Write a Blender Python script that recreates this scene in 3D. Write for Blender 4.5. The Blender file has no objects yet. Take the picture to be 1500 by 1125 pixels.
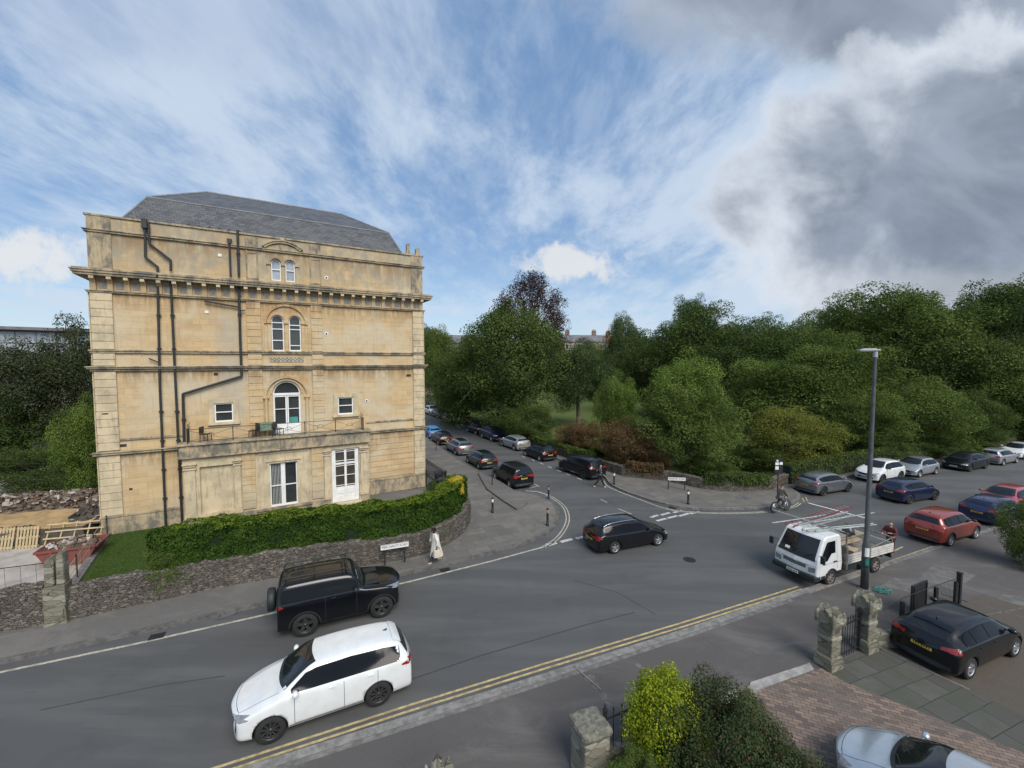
import bpy, bmesh, math, random
import numpy as np
from mathutils import Vector, Matrix, noise
from mathutils.bvhtree import BVHTree

SC = bpy.context.scene
COL = SC.collection
R = math.radians

# ------------------------------------------------------------------ camera
FPX, CAM_H = 620.0, 9.8
PITCH = math.atan(34.5 / FPX)
cam_d = bpy.data.cameras.new('camera')
cam_d.sensor_width = 36.0
cam_d.lens = 36.0 * FPX / 1500.0
cam_d.clip_start = 0.1
cam_d.clip_end = 3000.0
cam = bpy.data.objects.new('camera', cam_d)
COL.objects.link(cam)
cam.location = (0, 0, CAM_H)
cam.rotation_euler = (math.pi / 2 - PITCH, 0, 0)
SC.camera = cam
SC.render.resolution_x, SC.render.resolution_y = 1024, 768

# ------------------------------------------------------------------ sun and exposure
SUN_EL, SUN_AZ = 44.0, 150.0      # azimuth measured clockwise from +Y (behind the camera, to the right)
sd = bpy.data.lights.new('sun', 'SUN')
sd.energy = 2.7
sd.angle = R(38)
sd.color = (1.0, 0.93, 0.83)
sun = bpy.data.objects.new('sun', sd)
COL.objects.link(sun)
_sv = Vector((math.sin(R(SUN_AZ)) * math.cos(R(SUN_EL)), math.cos(R(SUN_AZ)) * math.cos(R(SUN_EL)), math.sin(R(SUN_EL))))
sun.rotation_euler = _sv.to_track_quat('Z', 'Y').to_euler()
sun.location = _sv * 60
SC.view_settings.view_transform = 'Standard'
SC.view_settings.look = 'None'
SC.view_settings.exposure = 0.5
SC.view_settings.gamma = 1.0
SC.view_settings.use_curve_mapping = False
SC.cycles.use_denoising = True


# ------------------------------------------------------------------ node helper
class NT:
    def __init__(s, tree):
        s.t = tree
        tree.nodes.clear()

    def n(s, kind, **kw):
        nd = s.t.nodes.new(kind)
        ins = kw.pop('ins', {})
        for k, v in kw.items():
            setattr(nd, k, v)
        for k, v in ins.items():
            s.set(nd.inputs[k], v)
        return nd

    def set(s, sock, v):
        if isinstance(v, bpy.types.NodeSocket):
            s.t.links.new(v, sock)
        elif isinstance(v, bpy.types.Node):
            s.t.links.new(v.outputs[0], sock)
        else:
            if hasattr(sock.default_value, '__len__') and not hasattr(v, '__len__'):
                v = (v,) * len(sock.default_value)
            if hasattr(sock.default_value, '__len__') and len(v) == 3 and len(sock.default_value) == 4:
                v = tuple(v) + (1,)
            sock.default_value = v

    def m(s, op, a, b=None, c=None, clamp=False):
        nd = s.t.nodes.new('ShaderNodeMath')
        nd.operation = op
        nd.use_clamp = clamp
        for i, v in enumerate((a, b, c)):
            if v is not None:
                s.set(nd.inputs[i], v)
        return nd.outputs[0]

    def step(s, v, a, b, lo=0.0, hi=1.0):
        nd = s.t.nodes.new('ShaderNodeMapRange')
        nd.interpolation_type = 'SMOOTHSTEP'
        for i, x in enumerate((v, a, b, lo, hi)):
            s.set(nd.inputs[i], x)
        return nd.outputs[0]

    def mix(s, f, a, b, mode='MIX'):
        nd = s.t.nodes.new('ShaderNodeMix')
        nd.data_type = 'RGBA'
        nd.blend_type = mode
        s.set(nd.inputs[0], f)
        s.set(nd.inputs[6], a)
        s.set(nd.inputs[7], b)
        return nd.outputs[2]

    def noise(s, vec, scale, detail=4, rough=0.55, dist=0.0):
        nd = s.n('ShaderNodeTexNoise', ins={'Vector': vec, 'Scale': scale, 'Detail': detail, 'Roughness': rough, 'Distortion': dist})
        return nd.outputs[0]

    def mapping(s, vec, loc=(0, 0, 0), rot=(0, 0, 0), sc=(1, 1, 1)):
        return s.n('ShaderNodeMapping', ins={'Vector': vec, 'Location': loc, 'Rotation': rot, 'Scale': sc}).outputs[0]


# ------------------------------------------------------------------ sky
def make_world():
    w = bpy.data.worlds.new('World')
    SC.world = w
    w.use_nodes = True
    N = NT(w.node_tree)
    sky = N.n('ShaderNodeTexSky', sky_type='NISHITA', sun_disc=False, sun_elevation=R(SUN_EL), sun_rotation=R(SUN_AZ),
              altitude=50.0, air_density=1.0, dust_density=0.6, ozone_density=1.6)
    tc = N.n('ShaderNodeTexCoord')
    sep = N.n('ShaderNodeSeparateXYZ', ins={0: tc.outputs['Generated']})
    X, Y, Z = sep.outputs[0], sep.outputs[1], sep.outputs[2]
    zc = N.m('MAXIMUM', Z, 0.0)
    den = N.m('ADD', zc, 0.16)
    px, py = N.m('DIVIDE', X, den), N.m('DIVIDE', Y, den)
    P = N.n('ShaderNodeCombineXYZ', ins={0: px, 1: py, 2: 0.0}).outputs[0]
    # thin high streaks, drawn out along one wind direction of the cloud layer
    st = N.mapping(P, rot=(0, 0, R(-52)), sc=(1.0, 0.55, 1.0))
    n1 = N.noise(st, 1.3, 10, 0.60, 0.35)
    st2 = N.mapping(P, loc=(3.1, 1.7, 0), rot=(0, 0, R(38)), sc=(1.0, 0.6, 1.0))
    n2 = N.noise(st2, 3.0, 10, 0.66, 0.3)
    patch = N.noise(N.mapping(P, loc=(1.3, 4.2, 0)), 0.55, 3, 0.5)
    wisp = N.m('ADD', N.m('MULTIPLY', n1, 0.55), N.m('MULTIPLY', n2, 0.45))
    wisp = N.m('ADD', wisp, N.m('MULTIPLY', N.m('SUBTRACT', patch, 0.5), 0.55))
    ripple = N.noise(N.mapping(P, loc=(6, 2, 0), rot=(0, 0, R(-58)), sc=(1.0, 0.38, 1.0)), 7.5, 8, 0.65, 0.25)
    wisp = N.m('ADD', wisp, N.m('MULTIPLY', N.m('SUBTRACT', ripple, 0.5), 0.22))
    cir = N.m('MAXIMUM', N.step(wisp, 0.38, 0.62), N.m('MULTIPLY', N.step(ripple, 0.38, 0.7), 0.35))
    # heading coordinates in front of the house (tangent of bearing and of elevation)
    yc = N.m('MAXIMUM', Y, 0.08)
    a, b = N.m('DIVIDE', X, yc), N.m('DIVIDE', Z, yc)
    AB = N.n('ShaderNodeCombineXYZ', ins={0: a, 1: b, 2: 0.0}).outputs[0]
    nz = N.noise(AB, 4.6, 10, 0.62, 0.35)
    nzl = N.noise(N.mapping(AB, loc=(5, 2, 0)), 1.5, 4, 0.5)
    nd = N.m('ADD', N.m('MULTIPLY', N.m('SUBTRACT', nz, 0.5), 0.62), N.m('MULTIPLY', N.m('SUBTRACT', nzl, 0.5), 0.5))

    nd2 = N.m('ADD', N.m('MULTIPLY', N.m('SUBTRACT', N.noise(AB, 13.0, 9, 0.65, 0.3), 0.5), 1.3), nd)

    nd3 = N.m('ADD', nd, N.m('MULTIPLY', N.m('SUBTRACT', N.noise(AB, 9.0, 6, 0.55, 0.2), 0.5), 0.22))

    def blob(a0, b0, ra, rb, k=1.0, rot=0.0, nn=None):
        q_ = nn if nn is not None else nd
        da, db = N.m('SUBTRACT', a, a0), N.m('SUBTRACT', b, b0)
        c_, s_ = math.cos(rot), math.sin(rot)
        u = N.m('ADD', N.m('MULTIPLY', da, c_), N.m('MULTIPLY', db, s_))
        v = N.m('SUBTRACT', N.m('MULTIPLY', db, c_), N.m('MULTIPLY', da, s_))
        u, v = N.m('DIVIDE', u, ra), N.m('DIVIDE', v, rb)
        r = N.m('SQRT', N.m('ADD', N.m('MULTIPLY', u, u), N.m('MULTIPLY', v, v)))
        return N.m('ADD', N.m('SUBTRACT', 1.0, r), N.m('MULTIPLY', q_, k))
    big = blob(1.36, 0.43, 0.90, 0.42, 1.0, R(4), nd3)
    top = blob(0.80, 0.88, 0.95, 0.26, 1.2, R(-4))
    veil = blob(-0.75, 0.78, 0.75, 0.2, 1.6, R(-8))
    s1 = blob(0.135, 0.228, 0.145, 0.058, 1.5, 0.0, nd2)
    s2 = blob(-1.17, 0.245, 0.21, 0.08, 1.4, 0.0, nd2)
    s3 = blob(1.25, 0.165, 0.6, 0.06, 2.0)
    mb, mt = N.step(big, 0.0, 0.16), N.step(top, -0.02, 0.34)
    ms = N.m('MAXIMUM', N.step(s1, 0.0, 0.5), N.step(s2, 0.0, 0.6))
    ms = N.m('MAXIMUM', ms, N.m('MULTIPLY', N.step(s3, -0.2, 0.9), 0.35))
    nin = N.noise(N.mapping(AB, loc=(9, 4, 0), sc=(1, 1.6, 1)), 3.4, 6, 0.5, 0.4)
    inner = N.step(N.m('ADD', big, N.m('MULTIPLY', N.m('SUBTRACT', nin, 0.5), 0.6)), 0.0, 0.46)
    col_b = N.mix(inner, (5.0, 5.5, 6.3), (1.9, 2.25, 2.8))
    vary = N.step(N.noise(N.mapping(AB, loc=(2, 7, 0), sc=(1, 1.7, 1)), 2.6, 7, 0.55, 0.5), 0.34, 0.68)
    dark = N.mix(vary, (1.45, 1.75, 2.25), (2.45, 2.85, 3.5))
    col_b = N.mix(inner, (5.2, 5.6, 6.2), dark)
    inner_t = N.step(N.m('ADD', top, N.m('MULTIPLY', N.m('SUBTRACT', nin, 0.5), 0.9)), 0.0, 0.6)
    col_t = N.mix(inner_t, (3.3, 3.8, 4.6), dark)
    low = N.step(Z, 0.0, 0.30)
    blue = N.mix(low, (3.3, 4.5, 5.9), (1.5, 2.65, 4.6))
    base = N.mix(0.62, sky, blue)
    c1 = N.mix(N.m('MULTIPLY', cir, 0.86), base, (4.4, 5.15, 6.1))
    c1 = N.mix(N.m('MULTIPLY', N.step(veil, 0.0, 0.8), 0.5), c1, (2.8, 3.5, 4.8))
    c2 = N.mix(N.m('MULTIPLY', mt, 0.95), c1, col_t)
    c3 = N.mix(N.m('MULTIPLY', mb, 0.97), c2, col_b)
    c4 = N.mix(N.m('MULTIPLY', ms, 0.85), c3, (5.7, 5.8, 5.9))
    bg = N.n('ShaderNodeBackground', ins={'Color': c4, 'Strength': 0.1})
    out = N.n('ShaderNodeOutputWorld', ins={0: bg.outputs[0]})


make_world()

# ------------------------------------------------------------------ helpers
def ray_dir(x, y):
    a, b = (x - 750) / FPX, (562.5 - y) / FPX
    return Vector((a, math.cos(PITCH) + b * math.sin(PITCH), -math.sin(PITCH) + b * math.cos(PITCH)))


def G(x, y, z=0.0):            # measured point of the photograph -> place on the level z
    d = ray_dir(x, y)
    t = (z - CAM_H) / d.z
    return (d.x * t, d.y * t)


def GP(pts, z=0.0):
    return [G(x, y, z) for x, y in pts]


def tag(o, label=None, cat=None, group=None, kind=None):
    if label: o['label'] = label
    if cat: o['category'] = cat
    if group: o['group'] = group
    if kind: o['kind'] = kind
    return o


def empty(name, loc=(0, 0, 0), rz=0.0, label=None, cat=None, group=None):
    o = bpy.data.objects.new(name, None)
    o.empty_display_size = 0.3
    COL.objects.link(o)
    o.location = loc
    o.rotation_euler = (0, 0, rz)
    return tag(o, label, cat, group)


def link_mesh(name, me, mats, parent=None):
    o = bpy.data.objects.new(name, me)
    COL.objects.link(o)
    if mats is not None:
        if not isinstance(mats, (list, tuple)): mats = [mats]
        if not me.materials:
            for m_ in mats: me.materials.append(m_)
    if parent: o.parent = parent
    return o


class MB:
    def __init__(s):
        s.v, s.f, s.mi, s.sm, s.pr = [], [], [], [], []

    def add(s, vs, fs, mi=0, M=None, smooth=False):
        k = len(s.v)
        s.pr.append((k, len(s.f)))
        for v in vs:
            v = Vector(v)
            s.v.append(tuple(M @ v) if M is not None else tuple(v))
        for f in fs:
            s.f.append([k + i for i in f]); s.mi.append(mi); s.sm.append(smooth)
        return s

    def _grp(s): pass

    def box(s, c, d, rz=0.0, mi=0, M=None, rot=None):
        x, y, z = d[0] / 2, d[1] / 2, d[2] / 2
        vs = [(-x, -y, -z), (x, -y, -z), (x, y, -z), (-x, y, -z), (-x, -y, z), (x, -y, z), (x, y, z), (-x, y, z)]
        T = Matrix.Translation(c) @ (rot.to_matrix().to_4x4() if rot is not None else Matrix.Rotation(rz, 4, 'Z'))
        if M is not None: T = M @ T
        return s.add(vs, [(0, 3, 2, 1), (4, 5, 6, 7), (0, 1, 5, 4), (1, 2, 6, 5), (2, 3, 7, 6), (3, 0, 4, 7)], mi, T)

    def bx(s, x0, x1, y0, y1, z0, z1, mi=0, M=None):
        return s.box(((x0 + x1) / 2, (y0 + y1) / 2, (z0 + z1) / 2), (abs(x1 - x0), abs(y1 - y0), abs(z1 - z0)), 0, mi, M)

    def prism(s, poly, z0, z1, mi=0, M=None, axis='Z'):
        # poly: 2-D outline, extruded along axis from z0 to z1
        n = len(poly)
        ar = sum(poly[i][0] * poly[(i + 1) % n][1] - poly[(i + 1) % n][0] * poly[i][1] for i in range(n))
        if ar < 0: poly = poly[::-1]
        if axis == 'Z': f = lambda p, h: (p[0], p[1], h)
        elif axis == 'Y': f = lambda p, h: (p[0], h, p[1])
        else: f = lambda p, h: (h, p[0], p[1])
        vs = [f(p, z0) for p in poly] + [f(p, z1) for p in poly]
        fs = [tuple(range(n - 1, -1, -1)), tuple(range(n, 2 * n))]
        fs += [(i, (i + 1) % n, n + (i + 1) % n, n + i) for i in range(n)]
        if axis == 'Y': fs = [tuple(reversed(q)) for q in fs]
        return s.add(vs, fs, mi, M)

    def tube(s, p0, p1, r0, r1=None, n=8, mi=0, M=None, cap=True, smooth=True):
        r1 = r0 if r1 is None else r1
        p0, p1 = Vector(p0), Vector(p1)
        d = (p1 - p0)
        if d.length < 1e-6: return s
        q = d.to_track_quat('Z', 'Y')
        vs = []
        for p, r in ((p0, r0), (p1, r1)):
            for i in range(n):
                a = 2 * math.pi * i / n
                vs.append(p + q @ Vector((math.cos(a) * r, math.sin(a) * r, 0)))
        fs = [(i, (i + 1) % n, n + (i + 1) % n, n + i) for i in range(n)]
        s.add(vs, fs, mi, M, smooth)
        if cap: s.add(vs, [tuple(range(n - 1, -1, -1)), tuple(range(n, 2 * n))], mi, M)
        return s

    def path(s, pts, r, n=8, mi=0, M=None):
        for a, b in zip(pts[:-1], pts[1:]): s.tube(a, b, r, r, n, mi, M)
        return s

    def lathe(s, prof, n=16, mi=0, M=None, axis='Z', smooth=True, cap=True):
        vs = []
        for r, h in prof:
            for i in range(n):
                a = 2 * math.pi * i / n
                c, q = math.cos(a) * r, math.sin(a) * r
                vs.append((c, q, h) if axis == 'Z' else (c, h, q) if axis == 'Y' else (h, c, q))
        fs = []
        for j in range(len(prof) - 1):
            for i in range(n):
                fs.append((j * n + i, j * n + (i + 1) % n, (j + 1) * n + (i + 1) % n, (j + 1) * n + i))
        if cap and prof[0][0] > 1e-4: fs.append(tuple(range(n - 1, -1, -1)))
        if cap and prof[-1][0] > 1e-4: fs.append(tuple(range((len(prof) - 1) * n, len(prof) * n)))
        return s.add(vs, fs, mi, M, smooth)

    def grid(s, fn, nu, nv, mi=0, M=None, smooth=True):
        vs = [fn(i / nu, j / nv) for j in range(nv + 1) for i in range(nu + 1)]
        fs = [(j * (nu + 1) + i, j * (nu + 1) + i + 1, (j + 1) * (nu + 1) + i + 1, (j + 1) * (nu + 1) + i)
              for j in range(nv) for i in range(nu)]
        return s.add(vs, fs, mi, M, smooth)

    def mesh(s, name):
        me = bpy.data.meshes.new(name)
        me.from_pydata(s.v, [], s.f)
        me.polygons.foreach_set('material_index', s.mi)
        me.polygons.foreach_set('use_smooth', s.sm)
        me.update()
        return me

    def build_split(s, name, mats, parent=None, bevel=0.0, tol=.03):
        """one object for every group of touching pieces"""
        n = len(s.pr); ends = s.pr[1:] + [(len(s.v), len(s.f))]
        V = np.array(s.v)
        bb = [(V[a:c].min(0) - tol, V[a:c].max(0) + tol) for (a, b), (c, d) in zip(s.pr, ends)]
        g = list(range(n))

        def find(i):
            while g[i] != i: i = g[i]
            return i
        for i in range(n):
            for j in range(i):
                if (bb[i][0] <= bb[j][1]).all() and (bb[j][0] <= bb[i][1]).all(): g[find(i)] = find(j)
        out = []
        for r_ in sorted(set(find(i) for i in range(n))):
            m = MB()
            for i in range(n):
                if find(i) != r_: continue
                (a, b), (c, d) = s.pr[i], ends[i]
                k = len(m.v); m.v += s.v[a:c]
                for q in range(b, d):
                    m.f.append([x - a + k for x in s.f[q]]); m.mi.append(s.mi[q]); m.sm.append(s.sm[q])
            out.append(m.build(name, mats, parent, bevel=bevel))
        return out

    def build(s, name, mats, parent=None, label=None, cat=None, group=None, kind=None, bevel=0.0, loc=None):
        me = s.mesh(name)
        o = link_mesh(name, me, mats, parent)
        if bevel:
            b = o.modifiers.new('bevel', 'BEVEL')
            b.width = bevel; b.segments = 2; b.limit_method = 'ANGLE'; b.angle_limit = R(40)
        if loc is not None: o.location = loc
        return tag(o, label, cat, group, kind)


def ribbon(mb, pts, off0, off1, z0, z1, mi=0, closed=False):
    """a strip along a polyline, between two offsets to its left, from z0 to z1"""
    P = [Vector((p[0], p[1])) for p in pts]
    n = len(P)
    L = []
    for i in range(n):
        a = P[max(i - 1, 0)]; b = P[min(i + 1, n - 1)]
        d = (b - a).normalized()
        L.append(Vector((-d.y, d.x)))
    q0 = [P[i] + L[i] * off0 for i in range(n)]
    q1 = [P[i] + L[i] * off1 for i in range(n)]
    for i in range(n - 1):
        vs = [(*q0[i], z0), (*q0[i + 1], z0), (*q1[i + 1], z0), (*q1[i], z0), (*q0[i], z1), (*q0[i + 1], z1), (*q1[i + 1], z1), (*q1[i], z1)]
        fs = [(4, 5, 6, 7), (0, 1, 5, 4), (2, 3, 7, 6)]
        if i == 0: fs.append((3, 0, 4, 7))
        if i == n - 2: fs.append((1, 2, 6, 5))
        mb.add(vs, fs, mi)


def smooth_line(pts, k=6):
    """Catmull-Rom through 2-D points"""
    P = [Vector(p) for p in pts]
    P = [P[0] * 2 - P[1]] + P + [P[-1] * 2 - P[-2]]
    out = []
    for i in range(1, len(P) - 2):
        for j in range(k):
            t = j / k
            a, b, c, d = P[i - 1:i + 3]
            out.append(tuple(0.5 * ((2 * b) + (c - a) * t + (2 * a - 5 * b + 4 * c - d) * t * t + (3 * b - a - 3 * c + d) * t ** 3)))
    out.append(tuple(P[-2]))
    return out


def eval_mesh(me, mods, name):
    """apply modifiers through the dependency graph, return a fresh mesh"""
    o = bpy.data.objects.new('tmp', me)
    COL.objects.link(o)
    for fn in mods: fn(o)
    dg = bpy.context.evaluated_depsgraph_get()
    dg.update()
    r = bpy.data.meshes.new_from_object(o.evaluated_get(dg), depsgraph=dg)
    r.name = name
    bpy.data.objects.remove(o)
    return r


def boolean(me, cutters, name):
    """me minus every cutter mesh (one joined cutter mesh of separate solids)"""
    c = bpy.data.objects.new('tmpc', cutters)
    COL.objects.link(c)

    def md(o):
        b = o.modifiers.new('b', 'BOOLEAN')
        b.operation = 'DIFFERENCE'; b.object = c; b.solver = 'EXACT'
    r = eval_mesh(me, [md], name)
    bpy.data.objects.remove(c)
    return r


def text_mesh(body, size, name, depth=0.004, bold=0.0):
    cu = bpy.data.curves.new(name, 'FONT')
    cu.body = body; cu.size = size; cu.extrude = depth; cu.align_x = 'CENTER'; cu.align_y = 'CENTER'
    cu.offset = bold
    cu.resolution_u = 3
    o = bpy.data.objects.new('tmpt', cu)
    COL.objects.link(o)
    dg = bpy.context.evaluated_depsgraph_get()
    dg.update()
    r = bpy.data.meshes.new_from_object(o.evaluated_get(dg), depsgraph=dg)
    bpy.data.objects.remove(o)
    r.name = name
    return r


def copy_tree(o, parent=None):
    c = o.copy(); COL.objects.link(c); c.parent = parent
    for ch in list(o.children): copy_tree(ch, c)
    return c


# ------------------------------------------------------------------ materials
MATS = {}


def mat(name, base, rough=0.8, var=0.25, scale=3.0, metallic=0.0, bump=0.0, bscale=40.0, coat=0.0, col2=None, coord='Object', spec=0.5, stretch=(1, 1, 1)):
    if name in MATS: return MATS[name]
    m_ = bpy.data.materials.new(name)
    m_.use_nodes = True
    N = NT(m_.node_tree)
    tc = N.n('ShaderNodeTexCoord').outputs[coord]
    v = N.mapping(tc, sc=stretch)
    n1 = N.noise(v, scale, 6, 0.6)
    f = N.step(n1, 0.3, 0.7)
    c2 = col2 if col2 else tuple(c * (1 - var) for c in base)
    c1 = base if col2 else tuple(min(1, c * (1 + var * 0.6)) for c in base)
    col = N.mix(f, c1, c2)
    pb = N.n('ShaderNodeBsdfPrincipled', ins={'Base Color': col, 'Roughness': rough, 'Metallic': metallic, 'Coat Weight': coat, 'Coat Roughness': 0.06, 'Specular IOR Level': spec})
    if bump:
        nb = N.noise(v, bscale, 4, 0.6)
        b = N.n('ShaderNodeBump', ins={'Strength': bump, 'Distance': 0.02, 'Height': nb})
        N.set(pb.inputs['Normal'], b.outputs[0])
    N.n('ShaderNodeOutputMaterial', ins={0: pb.outputs[0]})
    MATS[name] = m_
    return m_


def finish(name, N, col, rough=0.85, height=None, bstr=0.5, bdist=0.02, spec=0.5):
    pb = N.n('ShaderNodeBsdfPrincipled', ins={'Base Color': col, 'Roughness': rough, 'Specular IOR Level': spec})
    if height is not None:
        b = N.n('ShaderNodeBump', ins={'Strength': bstr, 'Distance': bdist, 'Height': height})
        N.set(pb.inputs['Normal'], b.outputs[0])
    N.n('ShaderNodeOutputMaterial', ins={0: pb.outputs[0]})


def newmat(name):
    m_ = bpy.data.materials.new(name)
    m_.use_nodes = True
    MATS[name] = m_
    return m_, NT(m_.node_tree)


def m_stone():
    """warm ashlar with blotches of grey soot and ochre, in the building's own coordinates"""
    m_, N = newmat('bath_stone')
    tc = N.n('ShaderNodeTexCoord').outputs['Object']
    sp = N.n('ShaderNodeSeparateXYZ', ins={0: tc})
    X, Z = sp.outputs[0], sp.outputs[2]
    uv = N.n('ShaderNodeCombineXYZ', ins={0: N.m('ADD', X, sp.outputs[1]), 1: Z, 2: 0.0}).outputs[0]
    br = N.n('ShaderNodeTexBrick', offset=0.5, ins={'Vector': uv, 'Color1': (0.56, 0.415, 0.235), 'Color2': (0.455, 0.335, 0.19), 'Mortar': (0.29, 0.215, 0.13), 'Scale': 1.0,
             'Mortar Size': 0.008, 'Mortar Smooth': 0.6, 'Bias': 0.1, 'Brick Width': 0.78, 'Row Height': 0.33})
    rows = N.noise(N.mapping(tc, sc=(0.35, 0.35, 3.0)), 1.6, 5, 0.6)
    c = N.mix(N.m('MULTIPLY', N.step(rows, 0.42, 0.7), 0.5), br.outputs[0], (0.58, 0.43, 0.235))
    big = N.noise(tc, 0.32, 5, 0.6, 0.6)
    c = N.mix(N.m('MULTIPLY', N.step(big, 0.44, 0.64), 0.8), c, (0.53, 0.465, 0.34))
    och = N.noise(N.mapping(tc, loc=(7, 3, 1)), 0.5, 5, 0.62, 0.5)
    c = N.mix(N.m('MULTIPLY', N.step(och, 0.52, 0.72), 0.5), c, (0.42, 0.235, 0.09))
    # soot gathers on the attic storey and on the lowest courses
    hi = N.step(N.m('ADD', Z, N.m('MULTIPLY', big, 2.0)), 15.0, 16.4)
    so = N.noise(N.mapping(tc, sc=(1, 1, 0.6)), 1.3, 7, 0.68, 0.4)
    c = N.mix(N.m('MULTIPLY', hi, N.m('MULTIPLY', N.step(so, 0.32, 0.60), 0.92)), c, (0.31, 0.275, 0.205))
    lo = N.step(Z, 2.2, 0.6)
    c = N.mix(N.m('MULTIPLY', lo, 0.55), c, (0.30, 0.255, 0.19))
    # vertical runs
    run = N.noise(N.mapping(tc, sc=(3.0, 3.0, 0.16)), 2.0, 6, 0.7)
    c = N.mix(N.m('MULTIPLY', N.step(run, 0.54, 0.72), 0.42), c, (0.20, 0.17, 0.125))
    streak = N.noise(N.mapping(tc, sc=(2.2, 2.2, 0.35)), 1.5, 6, 0.7)
    for zb_ in (16.5, 13.36, 9.2, 4.68):
        d_ = N.m('SUBTRACT', zb_, Z)
        w_ = N.m('MULTIPLY', N.step(d_, 1.1, 0.0), N.step(d_, -0.02, 0.02))
        c = N.mix(N.m('MULTIPLY', w_, N.m('MULTIPLY', N.step(streak, 0.36, 0.60), 0.85)), c, (0.255, 0.165, 0.085))
    sl = N.noise(N.mapping(tc, sc=(0.6, 0.6, 4.0)), 1.8, 6, 0.7)
    c = N.mix(N.m('MULTIPLY', N.step(sl, 0.54, 0.72), 0.55), c, (0.33, 0.245, 0.145))
    px_ = N.m('MULTIPLY', N.step(X, 5.0, 5.9), N.step(X, 7.0, 6.3))
    pz_ = N.m('MULTIPLY', N.step(Z, 5.0, 6.4), N.step(Z, 13.4, 12.0))
    c = N.mix(N.m('MULTIPLY', N.m('MULTIPLY', px_, pz_), N.step(so, 0.3, 0.55, 0.25, 0.75)), c, (0.40, 0.365, 0.29))
    fine = N.noise(tc, 9.0, 5, 0.7)
    c = N.mix(N.m('MULTIPLY', N.step(fine, 0.5, 0.75), 0.28), c, (0.28, 0.22, 0.14))
    h = N.m('ADD', N.m('MULTIPLY', br.outputs['Fac'], -0.35), N.m('MULTIPLY', N.noise(tc, 22, 5, 0.7), 0.6))
    finish('bath_stone', N, c, 0.9, h, 0.35, 0.015, 0.25)


def m_trim():
    """weathered projecting stone: pale faces and blackened patches"""
    m_, N = newmat('weathered_trim')
    tc = N.n('ShaderNodeTexCoord').outputs['Object']
    a = N.noise(N.mapping(tc, sc=(0.8, 0.8, 0.5)), 1.9, 7, 0.7, 0.3)
    c = N.mix(N.step(a, 0.40, 0.62), (0.41, 0.335, 0.22), (0.165, 0.152, 0.125))
    b = N.noise(N.mapping(tc, sc=(4.0, 4.0, 0.5)), 2.2, 5, 0.6)
    c = N.mix(N.m('MULTIPLY', N.step(b, 0.5, 0.7), 0.5), c, (0.09, 0.085, 0.07))
    finish('weathered_trim', N, c, 0.92, N.noise(tc, 18, 5, 0.7), 0.4, 0.02, 0.2)
    m_, N = newmat('pale_stone')
    tc = N.n('ShaderNodeTexCoord').outputs['Object']
    a = N.noise(tc, 1.1, 7, 0.68, 0.3)
    c = N.mix(N.step(a, 0.38, 0.66), (0.57, 0.475, 0.32), (0.40, 0.34, 0.235))
    b = N.noise(N.mapping(tc, sc=(3.0, 3.0, 0.4)), 2.2, 5, 0.6)
    c = N.mix(N.m('MULTIPLY', N.step(b, 0.52, 0.7), 0.45), c, (0.17, 0.15, 0.11))
    finish('pale_stone', N, c, 0.9, N.noise(tc, 18, 5, 0.7), 0.35, 0.02, 0.2)


def m_slate():
    m_, N = newmat('roof_slate')
    tc = N.n('ShaderNodeTexCoord').outputs['Object']
    sp = N.n('ShaderNodeSeparateXYZ', ins={0: tc})
    u = N.m('ADD', sp.outputs[0], N.m('MULTIPLY', sp.outputs[1], 0.35))
    uv = N.n('ShaderNodeCombineXYZ', ins={0: u, 1: N.m('ADD', sp.outputs[2], N.m('MULTIPLY', sp.outputs[1], 0.55)), 2: 0.0}).outputs[0]
    br = N.n('ShaderNodeTexBrick', offset=0.5, ins={'Vector': uv, 'Color1': (0.095, 0.10, 0.112), 'Color2': (0.042, 0.045, 0.052), 'Mortar': (0.025, 0.027, 0.03), 'Scale': 1.0,
             'Mortar Size': 0.012, 'Bias': -0.1, 'Brick Width': 0.34, 'Row Height': 0.2})
    a = N.noise(tc, 0.7, 5, 0.6)
    c = N.mix(N.m('MULTIPLY', N.step(a, 0.45, 0.7), 0.5), br.outputs[0], (0.10, 0.105, 0.10))
    l = N.noise(N.mapping(tc, loc=(4, 4, 4)), 3.0, 6, 0.7)
    c = N.mix(N.m('MULTIPLY', N.step(l, 0.6, 0.72), 0.45), c, (0.14, 0.14, 0.09))
    finish('roof_slate', N, c, 0.55, N.m('MULTIPLY', br.outputs['Fac'], -1.0), 0.5, 0.02)


def m_asphalt():
    m_, N = newmat('asphalt')
    tc = N.n('ShaderNodeTexCoord').outputs['Object']
    g = N.noise(tc, 45, 4, 0.8)
    c = N.mix(N.step(g, 0.3, 0.7), (0.096, 0.098, 0.098), (0.062, 0.063, 0.063))
    w = N.noise(N.mapping(tc, rot=(0, 0, R(-23)), sc=(0.10, 0.75, 1)), 1.0, 5, 0.6, 0.3)
    c = N.mix(N.m('MULTIPLY', N.step(w, 0.42, 0.66), 0.6), c, (0.115, 0.116, 0.114))
    d = N.noise(N.mapping(tc, loc=(3, 8, 0)), 0.35, 6, 0.65)
    c = N.mix(N.m('MULTIPLY', N.step(d, 0.5, 0.72), 0.35), c, (0.045, 0.046, 0.048))
    p = N.noise(N.mapping(tc, rot=(0, 0, R(-23)), sc=(0.3, 3.0, 1)), 1.6, 5, 0.6)
    c = N.mix(N.m('MULTIPLY', N.step(p, 0.6, 0.7), 0.25), c, (0.04, 0.04, 0.042))
    rgh = N.step(w, 0.3, 0.7, 0.62, 0.8)
    finish('asphalt', N, c, rgh, g, 0.25, 0.01, 0.4)


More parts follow.
